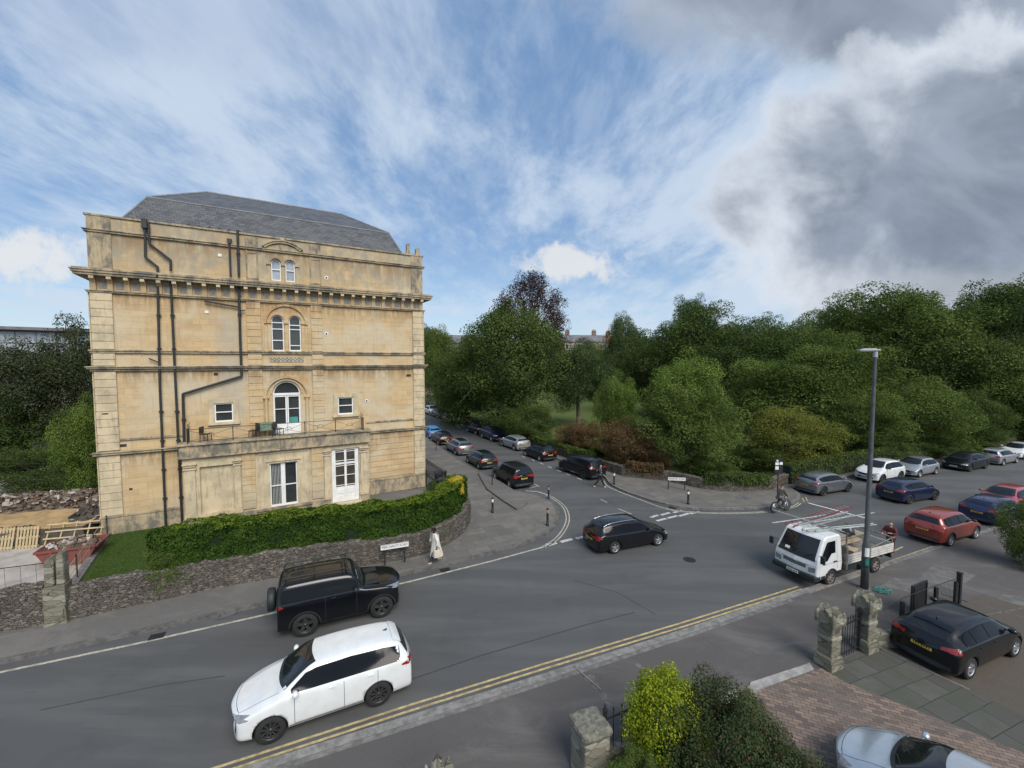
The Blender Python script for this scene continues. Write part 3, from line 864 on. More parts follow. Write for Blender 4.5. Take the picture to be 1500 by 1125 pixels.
def make_villa():
    v = empty('stone_villa', (B_L.x, B_L.y, 0), B_ANG, 'large honey coloured stone villa with grey slate roof, deep bracketed cornice and iron balcony', 'building')
    S, T, P = MATS['bath_stone'], MATS['weathered_trim'], MATS['pale_stone']
    D = 14.0
    WT = 17.36
    # --- wall with real openings
    cut = MB()
    wins = []
    for (a, b, z0, z1) in [(8.34, 8.86, 14.78, 16.1), (9.12, 9.64, 14.78, 16.1), (8.25, 8.92, 10.4, 12.62), (9.22, 9.89, 10.4, 12.62)]:
        cut.prism(arch(a, b, z0, z1 - (b - a) / 2), -.3, .34, axis='Y')
    cut.prism(arch(8.2, 9.78, 4.96, 7.7), -.3, .42, axis='Y')
    for (a, b, z0, z1) in [(5.16, 6.1, 6.12, 7.25), (12.02, 13.0, 6.13, 7.3)]:
        cut.bx(a, b, -.3, .32, z0, z1)
    rr = random.Random(3)
    for k in range(5):     # windows of the flank towards the side street
        for z0 in (1.3, 5.9, 10.4):
            cut.bx(17.7, 18.3, 1.6 + 2.6 * k, 2.6 + 2.6 * k, z0, z0 + 2.0)
    wall = MB().bx(0, 18, 0, D, 0, WT)
    me = boolean(wall.mesh('wall'), cut.mesh('c'), 'wall')
    me.materials.clear()
    link_mesh('wall', me, S, v)
    # --- projecting ground floor bay with its own openings
    bay = MB().bx(3.68, 13.72, -1.0, -0.003, 0, 4.32)
    cut = MB()
    cut.bx(7.9, 9.42, -1.3, -.72, .78, 3.5)
    cut.bx(11.41, 13.13, -1.3, -.80, .40, 3.98)
    cut.bx(4.45, 6.05, -1.3, -.82, .98, 3.72)
    me = boolean(bay.mesh('bay'), cut.mesh('c'), 'bay')
    me.materials.clear()
    bo = link_mesh('ground_floor_bay', me, P, v)
    # --- corner strips and pilasters of banded blocks
    m = MB()

    def blocks(x0, x1, z0, z1, y, h=.43, out=.09):
        n = max(1, round((z1 - z0) / h)); h = (z1 - z0) / n
        m.bx(x0 + .02, x1 - .02, y - out + .035, y + .02, z0, z1)
        for i in range(n):
            m.bx(x0, x1, y - out, y - out + .05, z0 + i * h + .02, z0 + (i + 1) * h - .012)
    for z0, z1 in [(1.35, 4.66), (4.92, 9.2), (9.5, 10.18), (10.38, 13.38)]:
        blocks(0.0, .88, z0, z1, 0.0)
        blocks(17.22, 18.0, z0, z1, 0.0)
    m.build_split('banded_corner_pilaster', P, v, bevel=0.012)
    m = MB()
    for z0, z1 in [(5.1, 9.2), (9.5, 10.18), (10.38, 13.38)]:
        blocks(6.95, 7.68, z0, z1, 0.0); blocks(10.5, 11.16, z0, z1, 0.0)
    blocks(6.48, 7.16, .9, 4.3, -1.0, .5); blocks(10.24, 10.92, .9, 4.3, -1.0, .5)
    m.build_split('banded_pilaster', S, v, bevel=0.012)
    # lower right wall is coursed with deep joints
    m = MB()
    for i in range(8):
        m.bx(13.80, 17.2, -.05, .02, 1.42 + i * .4 + .02, 1.42 + (i + 1) * .4 - .005)
    m.build('banded_courses', S, v, bevel=0.012)
    # side returns of corner strips
    m = MB()
    for x in (-.09, 18.04):
        for i in range(28):
            m.bx(x, x + .05, .02, .8, 1.35 + i * .43 + .02, 1.35 + (i + 1) * .43)
    m.build_split('corner_return', P, v)
    # --- string courses, wrapped round the corners
    m = MB()

    def band(z0, z1, pr, x0=-1, x1=19, sides=True, y=0.0):
        a = -pr if x0 < 0 else x0
        b = 18 + pr if x1 > 18 else x1
        m.bx(a, b, y - pr, y + .03, z0, z1)
        if sides and x0 < 0: m.bx(-pr, .02, .035, D + pr, z0, z1)
        if sides and x1 > 18: m.bx(17.98, 18 + pr, .035, D + pr, z0, z1)
    band(10.19, 10.30, .11); band(10.30, 10.37, .16)
    band(9.22, 9.34, .14); band(9.34, 9.43, .24); band(9.43, 9.49, .30)
    m.bx(-.06, 3.62, -.07, .02, 5.42, 5.54); m.bx(13.8, 18.06, -.07, .02, 5.42, 5.54)
    m.bx(-.2, 3.66, -.2, .02, 4.70, 4.82); m.bx(13.76, 18.2, -.2, .02, 4.70, 4.82)
    m.bx(-.24, 3.66, -.26, .02, 4.82, 4.88); m.bx(13.76, 18.24, -.26, .02, 4.82, 4.88)
    band(13.38, 13.46, .13); band(13.46, 13.50, .17)
    m.bx(-.1, 3.66, -.1, .02, 1.24, 1.36); m.bx(13.74, 18.1, -.1, .02, 1.24, 1.36)
    band(16.52, 16.62, .12); band(16.62, 16.67, .17)
    m.build_split('string_course', T, v, bevel=0.015)
    m = MB(); m.bx(-.05, 3.66, -.06, .02, 0, 1.24); m.bx(13.74, 18.06, -.06, .02, 0, 1.24)
    m.build_split('plinth', T, v)
    # --- great cornice
    m = MB()
    band(14.22, 14.34, .50); band(14.34, 14.46, .56); band(14.46, 14.53, .60)
    band(14.53, 14.60, .52)
    m.build('cornice', T, v, bevel=0.015)
    br, tip, pan = MB(), MB(), MB()
    prof = [(0, 13.5), (-.12, 13.5), (-.14, 13.62), (-.18, 13.86), (-.28, 14.02), (-.33, 14.10), (-.33, 14.2), (0, 14.2)]
    n = 26
    for i in range(n + 1):
        x = .18 + (17.64) * i / n
        o = MB().prism(prof, x - .1, x + .1, axis='X').build('bracket', S, v)
        MB().bx(x - .095, x + .095, -.46, -.335, 14.06, 14.215).build('bracket_tip', P, o)
        if i < n:
            xc = x + 17.64 / n / 2
            MB().bx(xc - .145, xc + .145, -.025, .02, 13.62, 14.0).build('frieze_panel', MATS['slate_panel'], v)
    # --- attic parapet details
    m = MB()
    m.bx(-.08, 18.08, -.08, .5, WT, WT + .1)
    m.bx(-.08, .5, .5, D, WT, WT + .1); m.bx(17.5, 18.08, .5, D, WT, WT + .1)
    for a, b in [(0, .95), (17.15, 18.0)]:
        m.bx(a, b, -.05, .02, 14.62, 16.52); m.bx(a, b, -.05, .02, 16.68, WT)
    for a, b in [(7.0, 7.08), (7.56, 7.64), (10.5, 10.58), (11.1, 11.18)]:
        m.bx(a, b, -.04, .02, 14.7, 16.5)
    for a in (7.0, 10.5):
        m.bx(a, a + .66, -.04, .02, 16.3, 16.38); m.bx(a, a + .66, -.04, .02, 14.75, 14.83); m.bx(a, a + .66, -.035, .02, 16.7, 17.3)
    m.build_split('parapet', T, v, bevel=0.012)
    m = MB()   # segmental pediment over the twin attic window
    arch_band(m, 9.0, 15.62, 1.46, 1.58, -.2, .02, 18, R(48), R(132))
    arch_band(m, 9.0, 15.62, 1.58, 1.66, -.26, .02, 18, R(47), R(133))
    m.prism([(7.9, 16.68), (8.3, 16.9), (9.0, 17.08), (9.7, 16.9), (10.1, 16.68)], -.1, .02, axis='Y')
    m.lathe([(.001, -.14), (.13, -.12), (.16, 0)], 10, axis='Y', M=Matrix.Translation((9.0, 0, 17.3)))
    m.build('pediment', T, v)
    # --- mouldings round the windows
    m = MB()
    for c, r in ((8.6, .26), (9.38, .26)):
        arch_band(m, c, 15.84, r + .03, r + .13, -.09, .02, 16)
    for x in (8.2, 8.99, 9.78):
        m.bx(x - .12, x + .12, -.13, .02, 15.72, 15.86); m.bx(x - .08, x + .08, -.05, .02, 14.66, 15.72)
    for c in (8.585, 9.555):
        arch_band(m, c, 12.28, .36, .47, -.11, .02, 18)
    for x in (8.13, 9.07, 10.01):
        m.bx(x - .13, x + .13, -.16, .02, 12.12, 12.3); m.bx(x - .09, x + .09, -.07, .02, 10.4, 12.12)
    arch_band(m, 9.07, 12.1, 1.10, 1.22, -.10, .02, 30); arch_band(m, 9.07, 12.1, 1.22, 1.30, -.05, .02, 30)
    m.bx(7.77, 7.85, -.05, .02, 10.4, 12.1); m.bx(10.29, 10.37, -.05, .02, 10.4, 12.1)
    arch_band(m, 8.99, 7.7, .82, .92, -.06, .02, 26); arch_band(m, 8.99, 7.55, 1.12, 1.24, -.14, .02, 30); arch_band(m, 8.99, 7.55, 1.24, 1.34, -.08, .02, 30)
    for x in (7.84, 10.14):
        m.bx(x - .16, x + .16, -.18, .02, 7.42, 7.58); m.tube((x, -.07, 5.1), (x, -.07, 7.42), .10, .09, 12)
    m.build_split('window_moulding', S, v, bevel=0.01)
    # blind fretted panel
    m = MB(); d = MB()
    d.bx(8.1, 10.0, -.014, .01, 9.68, 10.02)
    for i in range(8):
        c = 8.25 + i * .23
        m.prism([(c - .1, 9.72), (c + .1, 9.72), (c, 9.83)], -.045, .01, axis='Y')
        m.prism([(c - .1, 9.98), (c + .1, 9.98), (c, 9.87)], -.045, .01, axis='Y')
        m.tube((c + .115, -.045, 9.85), (c + .115, .0, 9.85), .045, n=8)
    o = d.build('fret_panel', MATS['slate_panel'], v); m.build('fret_pattern', P, o)
    # plain square surrounds
    for (a, b, z0, z1) in [(5.16, 6.1, 6.12, 7.25), (12.02, 13.0, 6.13, 7.3)]:
        m = MB()
        m.bx(a - .27, a, -.05, .02, z0, z1 + .27); m.bx(b, b + .27, -.05, .02, z0, z1 + .27); m.bx(a, b, -.05, .02, z1, z1 + .27)
        m.bx(a - .34, b + .34, -.16, .02, z0 - .16, z0)
        m.build_split('window_surround', P, v, bevel=0.012)
    # --- windows themselves
    sash(v, 8.34, 8.86, 14.78, 16.1, .1, (.52,), arched=True, fw=.05, gm='sky_glass')
    sash(v, 9.12, 9.64, 14.78, 16.1, .1, (.52,), arched=True, fw=.05, gm='sky_glass')
    sash(v, 8.25, 8.92, 10.4, 12.62, .1, (.30, .62, .80), arched=True, fw=.055)
    w = sash(v, 9.22, 9.89, 10.4, 12.62, .1, (.16, .62, .74), arched=True, fw=.055)
    # balcony door with fanlight
    dr = MB()
    arch_band(dr, 8.99, 7.7, .70, .79, .10, .2, 22)
    for a, b in ((8.2, 8.31), (8.90, 8.98), (9.0, 9.08), (9.67, 9.78)): dr.bx(a, b, .12, .2, 4.98, 7.6)
    dr.bx(8.2, 9.78, .09, .21, 7.58, 7.72)
    for z0, z1 in ((4.98, 5.75), (7.48, 7.58), (6.68, 6.72)): dr.bx(8.31, 8.90, .13, .19, z0, z1); dr.bx(9.08, 9.67, .13, .19, z0, z1)
    o = dr.build('balcony_door', MATS['white_paint'], v)
    MB().prism(arch(8.22, 9.76, 5.0, 7.7), .22, .24, axis='Y').build('pane', MATS['window_glass'], o)
    mat('teal_cloth', (0.05, 0.24, 0.22), 0.8)
    MB().bx(9.12, 9.6, .205, .215, 5.76, 6.15).build('teal_panel', MATS['teal_cloth'], o)
    for a, b, z0, z1 in ((5.16, 6.1, 6.12, 7.25), (12.02, 13.0, 6.13, 7.3)):
        sash(v, a, b, z0, z1, .08, (.52,), fw=.07)
    # bay window, with drawn curtain behind the left half
    w = sash(v, 7.9, 9.42, .78, 3.5, -.84, (.47,), mull=((8.62, .24),), fw=.08, label='tall ground floor window with a pale curtain')
    mat('net_curtain', (0.42, 0.44, 0.42), 0.9, 0.25, 5, stretch=(6, 1, .4))
    c = MB(); c.grid(lambda u, q: (8.0 + u * .5, -.80 + .014 * math.sin(u * 40), .88 + q * 2.5), 40, 2)
    c.build('curtain', MATS['net_curtain'], w)
    w.location = (0, 0, 0)
    m = MB()
    m.bx(7.78, 9.54, -1.04, -.98, 3.5, 3.62); m.bx(7.72, 9.6, -1.1, -.98, 3.62, 3.70); m.bx(7.78, 7.9, -1.04, -.98, .78, 3.5); m.bx(9.42, 9.54, -1.04, -.98, .78, 3.5)
    m.bx(7.3, 7.36, -1.05, -.98, .9, 4.1); m.bx(10.06, 10.12, -1.05, -.98, .9, 4.1); m.bx(7.3, 10.12, -1.05, -.98, 4.1, 4.17)
    m.build_split('window_surround', P, v)
    # plank filled french door
    dr = MB()
    x0, x1, z0, z1, y = 11.43, 13.11, .42, 3.96, -.9
    for a, b in ((x0, x0 + .24), (x1 - .24, x1), (12.21, 12.35)): dr.bx(a, b, y, y + .08, z0, z1)
    for a, b in ((x0 + .24, 12.21), (12.35, x1 - .24)):
        dr.bx(a, b, y, y + .08, z0, 1.42); dr.bx(a, b, y, y + .08, 2.92, 3.04); dr.bx(a, b, y, y + .08, z1 - .1, z1)
        for z in (1.52, 2.18, 2.82, 3.16, 3.76): dr.bx(a, b, y + .01, y + .06, z - .02, z + .02)
        for zz in (.52, .98): dr.bx(a + .08, b - .08, y - .02, y + .03, zz, zz + .3)
    o = dr.build('garden_door', MATS['white_paint'], v, label='white glazed door of the projecting ground floor', bevel=0.01)
    mat('brown_blind', (0.06, 0.05, 0.042), 0.35, 0.3, 3)
    MB().bx(x0 + .02, x1 - .02, y + .085, y + .095, z0, z1).build('pane', MATS['brown_blind'], o)
    # bay columns, base, fascia, coping
    m = MB()
    for a, b in ((3.74, 4.25), (6.1, 6.42), (10.96, 11.3), (13.22, 13.66)):
        m.bx(a, b, -1.1, -.98, .95, 3.62); m.bx(a - .05, b + .05, -1.16, -.98, .75, .95); m.bx(a - .05, b + .05, -1.15, -.98, 3.62, 3.7); m.bx(a - .02, b + .02, -1.12, -.98, 3.78, 3.86); m.bx(a - .08, b + .08, -1.18, -.98, 3.9, 3.98)
    m.bx(13.70, 13.80, -.9, -.3, .95, 3.7)
    m.build_split('bay_pilaster', P, v, bevel=0.012)
    m = MB()
    m.bx(3.6, 11.3, -1.1, -.98, .3, .78); m.bx(13.2, 13.78, -1.1, -.98, .3, .78); m.bx(3.62, 6.5, -1.16, -.98, .72, .8); m.bx(7.16, 10.2, -1.2, -.98, .66, .76)
    m.build_split('bay_plinth', T, v)
    m = MB(); m.bx(11.3, 13.2, -1.45, -.98, .2, .4); m.build('door_step', P, v)
    m = MB()
    m.bx(3.55, 13.85, -1.16, .02, 4.325, 5.02); m.bx(3.48, 13.92, -1.24, .02, 4.30, 4.40); m.bx(3.45, 13.95, -1.28, .02, 5.02, 5.12)
    for i in range(9):
        a = 3.9 + i * 1.12
        m.bx(a, a + .14, -1.2, -1.15, 4.42, 5.0)
    m.build('balcony_fascia', T, v, bevel=0.015)
    # --- roof (two pitches, hipped)
    m = MB()
    e = .7
    a = [(1.0, e, WT - .1), (17.0, e, WT - .1), (17.0, D - e, WT - .1), (1.0, D - e, WT - .1)]
    b = [(2.15, 2.1, 19.35), (16.15, 2.1, 19.35), (16.15, D - 2.1, 19.35), (2.15, D - 2.1, 19.35)]
    r_ = [(4.6, D / 2, 21.75), (13.5, D / 2, 21.75)]
    m.add(a + b + r_, [(0, 1, 5, 4), (1, 2, 6, 5), (2, 3, 7, 6), (3, 0, 4, 7), (4, 5, 9, 8), (5, 6, 9), (6, 7, 8, 9), (7, 4, 8), (3, 2, 1, 0)])
    rf = m.build('roof', MATS['roof_slate'], v)
    m = MB()
    for p, q in ((b[0], b[1]), (b[1], b[2]), (b[0], b[3]), (a[0], b[0]), (a[1], b[1])): m.tube(p, q, .045, n=6)
    for p, q in ((b[0], r_[0]), (b[1], r_[1]), r_, (b[2], r_[1]), (b[3], r_[0])): m.tube(p, q, .07, n=6)
    m.build('ridge_cap', MATS['lead'], rf)
    m = MB()   # weathered stubs on the right of the parapet
    for x, h, w_ in ((17.02, .75, .16), (17.72, .5, .2)):
        m.prism([(x - w_, WT + .1), (x + w_, WT + .1), (x + w_ * .7, WT + .1 + h * .4), (x + w_ * .6, WT + .1 + h), (x, WT + .16 + h), (x - w_ * .6, WT + .1 + h), (x - w_ * .7, WT + .1 + h * .4)], .05, .4, axis='Y')
    m.build_split('parapet_stub', T, v, bevel=.03)
    m = MB()
    for i in range(6): m.tube((4.3 + i * .48, .0, WT + .14), (4.3 + i * .48, .35, WT + .14), .09, n=8)
    m.build_split('parapet_outlet', MATS['black_iron'], v)
    # --- balcony railing
    m = MB()
    y = -1.02
    zt, zb = 5.92, 5.12
    posts = [3.95, 6.1, 8.1, 9.9, 11.7, 13.45]
    m.tube((3.95, y, zt), (13.45, y, zt), .018); m.tube((3.95, y, zb + .1), (13.45, y, zb + .1), .012)
    for p in posts: m.bx(p - .022, p + .022, y - .022, y + .022, zb, zt + .05)
    for p, q in zip(posts[:-1], posts[1:]):
        c = (p + q) / 2
        for s_ in (-1, 1):
            m.path([(p if s_ > 0 else q, y, zt - .05), (c - s_ * .45, y, zb + .55), (c, y, zb + .38), (c + s_ * .45, y, zb + .25), (q if s_ > 0 else p, y, zb + .12)], .010, 6)
            m.path([(c + .18 * s_ * math.cos(k * .7), y, zb + .4 + .16 * math.sin(k * .7)) for k in range(6)], .009, 5)
    for x in (3.95, 13.45):
        m.tube((x, y, zt), (x, -.02, zt + .05), .018)
        for k in range(7): m.tube((x, y + .14 * k, zb), (x, y + .14 * k, zt + .0), .010, n=5)
        m.path([(x, y, zt), (x, y + .3, zt + .28), (x, y + .55, zt + .1), (x, -.05, zt + .3)], .012, 5)
    m.build('balcony_railing', MATS['black_iron'], v)
    # --- drain pipes, followed point by point
    I = MATS['pipe_iron']

    def pipe(pts, r=.055, collars=True, off=.16):
        m = MB()
        P3 = []
        for q in pts:
            s_, z = F(q[0], q[1], off)
            o_ = off
            if len(q) > 2: s_, z = F(q[0], q[1], q[2]); o_ = q[2]
            P3.append(Vector((s_, -o_, z)))
        for a_, b_ in zip(P3[:-1], P3[1:]):
            m.tube(a_, b_, r)
            m.lathe([(.001, -r), (r, 0), (.001, r)], 8, M=Matrix.Translation(b_))
            if collars and abs(b_.z - a_.z) > 2.5:
                k = int(abs(b_.z - a_.z) / 1.9)
                for i in range(1, k + 1):
                    c = a_.lerp(b_, i / (k + 1))
                    m.tube(c - Vector((0, 0, .05)), c + Vector((0, 0, .05)), r * 1.45)
                    m.bx(c.x - .11, c.x + .11, c.y, c.y + .12, c.z - .015, c.z + .015)
        m.build('drain_pipe', I, v)
        return P3
    pipe([(212, 322), (213, 377), (231, 391), (231, 398)], .06)
    pipe([(230, 402, .9), (230, 406, .9)], .06)
    pipe([(231, 412), (234, 560), (243, 772)], .06)
    pipe([(217, 325), (219, 357), (250, 381), (250, 396)], .06)
    pipe([(250, 412), (257, 560), (267, 770)], .06)
    pipe([(348, 337), (350, 405)], .065)
    pipe([(350, 420), (352, 500), (354, 551), (268, 577), (270, 652)], .068)
    pipe([(299, 441), (351, 450)], .05, False)
    pipe([(351, 455), (358, 455)], .04, False)
    pipe([(218, 525), (235, 532)], .035, False)
    pipe([(336, 357), (338, 405)], .05)
    m = MB()
    s_, z = F(336, 354, .16)
    m.prism([(s_ - .13, z + .15), (s_ + .13, z + .15), (s_ + .06, z - .12), (s_ - .06, z - .12)], -.28, -.02, axis='Y')
    s_, z = F(212, 325, .16)
    m.bx(s_ - .14, s_ + .1, -.3, -.02, z - .35, z + .15)
    m.build_split('rainwater_head', I, v)
    # --- vents and flues
    m, d = MB(), MB()
    for (x, y) in ((478, 407), (478, 489), (537, 587)):
        s_, z = F(x, y)
        m.tube((s_, -.03, z), (s_, .01, z), .12, n=16); d.tube((s_, -.045, z), (s_, -.02, z), .06, n=12)
    for (x, y) in ((322, 374), (303, 457)):
        s_, z = F(x, y); m.bx(s_ - .09, s_ + .09, -.04, .01, z - .08, z + .08)
    m.build_split('flue', MATS['white_paint'], v)
    for (x, y, w_, h) in ((179, 653, .16, .07), (154, 606, .12, .025), (599, 550, .16, .08), (316, 548, .1, .08), (191, 717, .07, .05)):
        s_, z = F(x, y, .1); d.bx(s_ - w_, s_ + w_, -.115 if x < 160 else -.02, .01, z - h, z + h)
    d.build_split('vent', MATS['black_iron'], v)
    # flank windows
    for k in range(5):
        for z0 in (1.3, 5.9, 10.4):
            m = MB(); y0 = 1.6 + 2.6 * k
            m.bx(17.74, 17.8, y0, y0 + 1, z0, z0 + .08); m.bx(17.74, 17.8, y0, y0 + 1, z0 + 1.92, z0 + 2); m.bx(17.74, 17.8, y0, y0 + .07, z0, z0 + 2); m.bx(17.74, 17.8, y0 + .93, y0 + 1, z0, z0 + 2); m.bx(17.75, 17.79, y0, y0 + 1, z0 + .97, z0 + 1.03)
            w = m.build('window', MATS['white_paint'], v)
            MB().bx(17.72, 17.735, y0, y0 + 1, z0, z0 + 2).build('pane', MATS['window_glass'], w)
    # --- balcony furniture: things of their own
    def chair(s0, rz, lab):
        p = B_L + B_U * s0 + B_N * .55
        t = empty('garden_chair', (p.x, p.y, 5.12), B_ANG + rz, lab, 'chair', 'chairs on the balcony')
        q = MB(); q.bx(-.24, .24, -.22, .22, .40, .43); q.build('seat', MATS['black_iron'], t)
        q = MB(); q.bx(-.24, .24, .20, .23, .45, .85); q.build('backrest', MATS['black_iron'], t)
        for sx in (-.22, .22):
            for sy in (-.2, .2): MB().tube((sx, sy, 0), (sx * .95, sy * .95, .41), .02, n=6).build('leg', MATS['black_iron'], t)
    chair(4.75, R(70), 'black garden chair at the left end of the balcony')
    chair(7.15, R(-60), 'black garden chair left of the green balcony bench')
    chair(8.45, R(60), 'black garden chair in front of the balcony door')
    mat('green_mesh', (0.17, 0.23, 0.16), 0.8, .3, 6)
    p = B_L + B_U * 7.75 + B_N * .45
    t = empty('bench', (p.x, p.y, 5.12), B_ANG, 'pale green bench standing on the balcony between the chairs', 'bench')
    MB().bx(-.55, .55, -.2, .2, .38, .43).build('seat', MATS['green_mesh'], t)
    MB().bx(-.55, .55, .18, .21, .43, .85).build('backrest', MATS['green_mesh'], t)
    for sx in (-.5, .5): MB().bx(sx - .03, sx + .03, -.18, .18, 0, .38).build('leg', MATS['black_iron'], t)
    return v


make_villa()

# ------------------------------------------------------------------ foliage
def leaf_mesh(name, pos, nrm, size, tint, rng, aspect=0.62):
    """many small leaf-shaped faces; numpy all the way"""
    n = len(pos)
    nrm = nrm / np.maximum(np.linalg.norm(nrm, axis=1, keepdims=True), 1e-6)
    t = rng.normal(size=(n, 3))
    t -= (t * nrm).sum(1, keepdims=True) * nrm
    t /= np.maximum(np.linalg.norm(t, axis=1, keepdims=True), 1e-6)
    b = np.cross(nrm, t)
    s = (size * rng.uniform(.6, 1.35, n))[:, None]
    bend = nrm * s * .16
    co = np.empty((n, 4, 3))
    co[:, 0] = pos - t * s * .5
    co[:, 1] = pos + b * s * .5 * aspect + bend
    co[:, 2] = pos + t * s * .5
    co[:, 3] = pos - b * s * .5 * aspect + bend
    me = bpy.data.meshes.new(name)
    me.vertices.add(n * 4)
    me.vertices.foreach_set('co', co.astype(np.float32).ravel())
    me.loops.add(n * 4)
    me.loops.foreach_set('vertex_index', np.arange(n * 4, dtype=np.int32))
    me.polygons.add(n)
    me.polygons.foreach_set('loop_start', np.arange(0, n * 4, 4, dtype=np.int32))
    at = me.attributes.new('tint', 'FLOAT', 'FACE')
    at.data.foreach_set('value', np.clip(tint, 0, 1).astype(np.float32))
    me.update(calc_edges=True)
    return me


def sph(rng, n, up=0.0):
    d = rng.normal(size=(n, 3))
    d[:, 2] += up
    return d / np.linalg.norm(d, axis=1, keepdims=True)


def crown(seed, n_clump=70, n_leaf=16000, clump=.26, flat=.75, leaf=.055, hole=0.0, up=.25, droop=0.0, tintvar=.32, lay=0.0, lumpk=.42, dome=False):
    """crown of about unit radius around the origin: lumpy clumps of leaves with gaps between them"""
    rng = np.random.default_rng(seed)
    d = sph(rng, n_clump, .15)
    lump = np.array([noise.noise(Vector(q * 1.7) + Vector((seed, 0, 0))) for q in d])
    rad = (rng.uniform(.25, 1, n_clump) ** .45) * (.80 + lumpk * lump)
    c = d * rad[:, None] * np.array([1, 1, .92])
    c[:, 2] -= droop * (c[:, 0] ** 2 + c[:, 1] ** 2)
    if lay: c[:, 2] += lay * (np.round(c[:, 2] / .22) * .22 - c[:, 2])
    if dome:
        d[:, 2] = np.abs(d[:, 2]); rad = rng.uniform(.62, 1, n_clump) ** .6 * (.9 + .25 * lump); c = d * rad[:, None] * np.array([1, 1, .95])
    cr = clump * rng.uniform(.6, 1.25, n_clump)
    w = cr ** 2; w /= w.sum()
    k = rng.choice(n_clump, n_leaf, p=w)
    dd = sph(rng, n_leaf, up)
    rr = rng.uniform(.45, 1.05, n_leaf) ** .5
    fl = np.array([1, 1, flat])
    pos = c[k] + dd * (cr[k] * rr)[:, None] * fl
    pos += rng.normal(size=pos.shape) * .012
    hor = np.percentile(np.hypot(pos[:, 0], pos[:, 1]), 98)
    zl, zh = np.percentile(pos[:, 2], 1), np.percentile(pos[:, 2], 99.3)
    k2 = np.array([1 / hor, 1 / hor, 2 / (zh - zl)]); o2 = np.array([0, 0, -(zh + zl) / 2])
    pos = (pos + o2) * k2; c = (c + o2) * k2
    nr = dd * .9 + rng.normal(size=dd.shape) * .55 + np.array([0, 0, .35])
    ct = rng.uniform(0, 1, n_clump)
    tint = .5 + (ct[k] - .5) * tintvar * 2 + rng.normal(size=n_leaf) * .13
    me = leaf_mesh('crown', pos, nr, leaf, tint, rng)
    return me, c, cr


def limbs(c, cr, seed, base_z=-1.5, r0=.075, n=16, spread=.9, fine=0):
    """tapered trunk and limbs reaching into the clumps (unit frame)"""
    rng = np.random.default_rng(seed + 77)
    m = MB()
    top = Vector((rng.uniform(-.06, .06), rng.uniform(-.06, .06), -.35))
    b0 = Vector((0, 0, base_z))
    m.lathe([(r0 * 1.7, base_z), (r0 * 1.15, base_z + .08), (r0, base_z + .3)], 10)
    m.tube(b0 + Vector((0, 0, .28)), b0.lerp(top, .6), r0, r0 * .85, 10)
    m.tube(b0.lerp(top, .6), top, r0 * .85, r0 * .7, 10)
    idx = rng.permutation(len(c))[:n]
    for i in idx:
        e = Vector(c[i]) * spread
        s_ = b0.lerp(top, rng.uniform(.55, 1.0))
        mid = s_.lerp(e, .45) + Vector((rng.normal() * .05, rng.normal() * .05, .04))
        ra = r0 * rng.uniform(.3, .5)
        m.tube(s_, mid, ra, ra * .65, 6); m.tube(mid, e, ra * .65, ra * .15, 6)
        for q in range(2 + fine):
            f = e + Vector(rng.normal(size=3)) * cr[i] * .8
            m.tube(mid.lerp(e, rng.uniform(.3, .9)), f, ra * .25, ra * .06, 4, cap=False)
    return m.mesh('trunk')


CROWNS = {}


def get_crown(kind):
    if kind in CROWNS: return CROWNS[kind]
    spec = dict(
        dense=dict(n_clump=130, n_leaf=46000, clump=.22, flat=.62, leaf=.034, tintvar=.42),
        dense2=dict(n_clump=150, n_leaf=48000, clump=.21, flat=.68, leaf=.033, lay=0.0, tintvar=.42),
        broad=dict(n_clump=190, n_leaf=52000, clump=.21, flat=.60, leaf=.031, lay=.12, up=.4, tintvar=.4),
        loose=dict(n_clump=70, n_leaf=11000, clump=.19, flat=.7, leaf=.042, tintvar=.4),
        beech=dict(n_clump=260, n_leaf=30000, clump=.13, flat=.6, leaf=.034, dome=True),
        shrub=dict(n_clump=140, n_leaf=40000, clump=.21, flat=.75, leaf=.036, tintvar=.42),
        globe=dict(n_clump=200, n_leaf=34000, clump=.20, flat=1.0, leaf=.050, tintvar=.22, lumpk=.12),
        near=dict(n_clump=130, n_leaf=60000, clump=.22, flat=.85, leaf=.036, tintvar=.3),
        spray=dict(n_clump=60, n_leaf=9000, clump=.3, flat=.9, leaf=.09, tintvar=.25),
    )[kind]
    seed = sum(ord(ch) for ch in kind) % 97
    me, c, cr = crown(seed, **spec)
    tr = limbs(c, cr, seed, fine=5 if kind in ('beech', 'loose') else 1, n=60 if kind == 'beech' else 20, r0=.05 if kind == 'beech' else .06)
    CROWNS[kind] = (me, tr)
    return CROWNS[kind]


def tree(name, label, kind, leafm, x, y, zc, rx, rz, base=0.25, rot=0.0, ry=None, cat='tree', group=None, tk='trunk'):
    """crown centre height zc, horizontal radius rx, vertical radius rz, standing on the ground at (x, y)"""
    me, tr = get_crown(kind)
    t = empty(name, (x, y, base), rot, label, cat, group)
    ry = ry or rx
    o = link_mesh('crown' if tk == 'trunk' else 'foliage', me.copy() if False else me, None, t)
    if not me.materials: me.materials.append(MATS[leafm])
    o.material_slots[0].link = 'OBJECT'; o.material_slots[0].material = MATS[leafm]
    o.location = (0, 0, zc - base); o.scale = (rx, ry, rz)
    h = zc - base
    tm = tr.copy(); nv = len(tm.vertices)
    co = np.empty(nv * 3, np.float32); tm.vertices.foreach_get('co', co); co = co.reshape(-1, 3)
    lo = co[:, 2] < -.35
    zb = -h / rz
    co[lo, 2] = -.35 + (co[lo, 2] + .35) / (1.5 - .35) * (-.35 - zb)
    tm.vertices.foreach_set('co', co.ravel()); tm.update()
    w = link_mesh(tk, tm, MATS['bark'], t)
    w.location = (0, 0, h); w.scale = (rx, ry, rz)
    return t


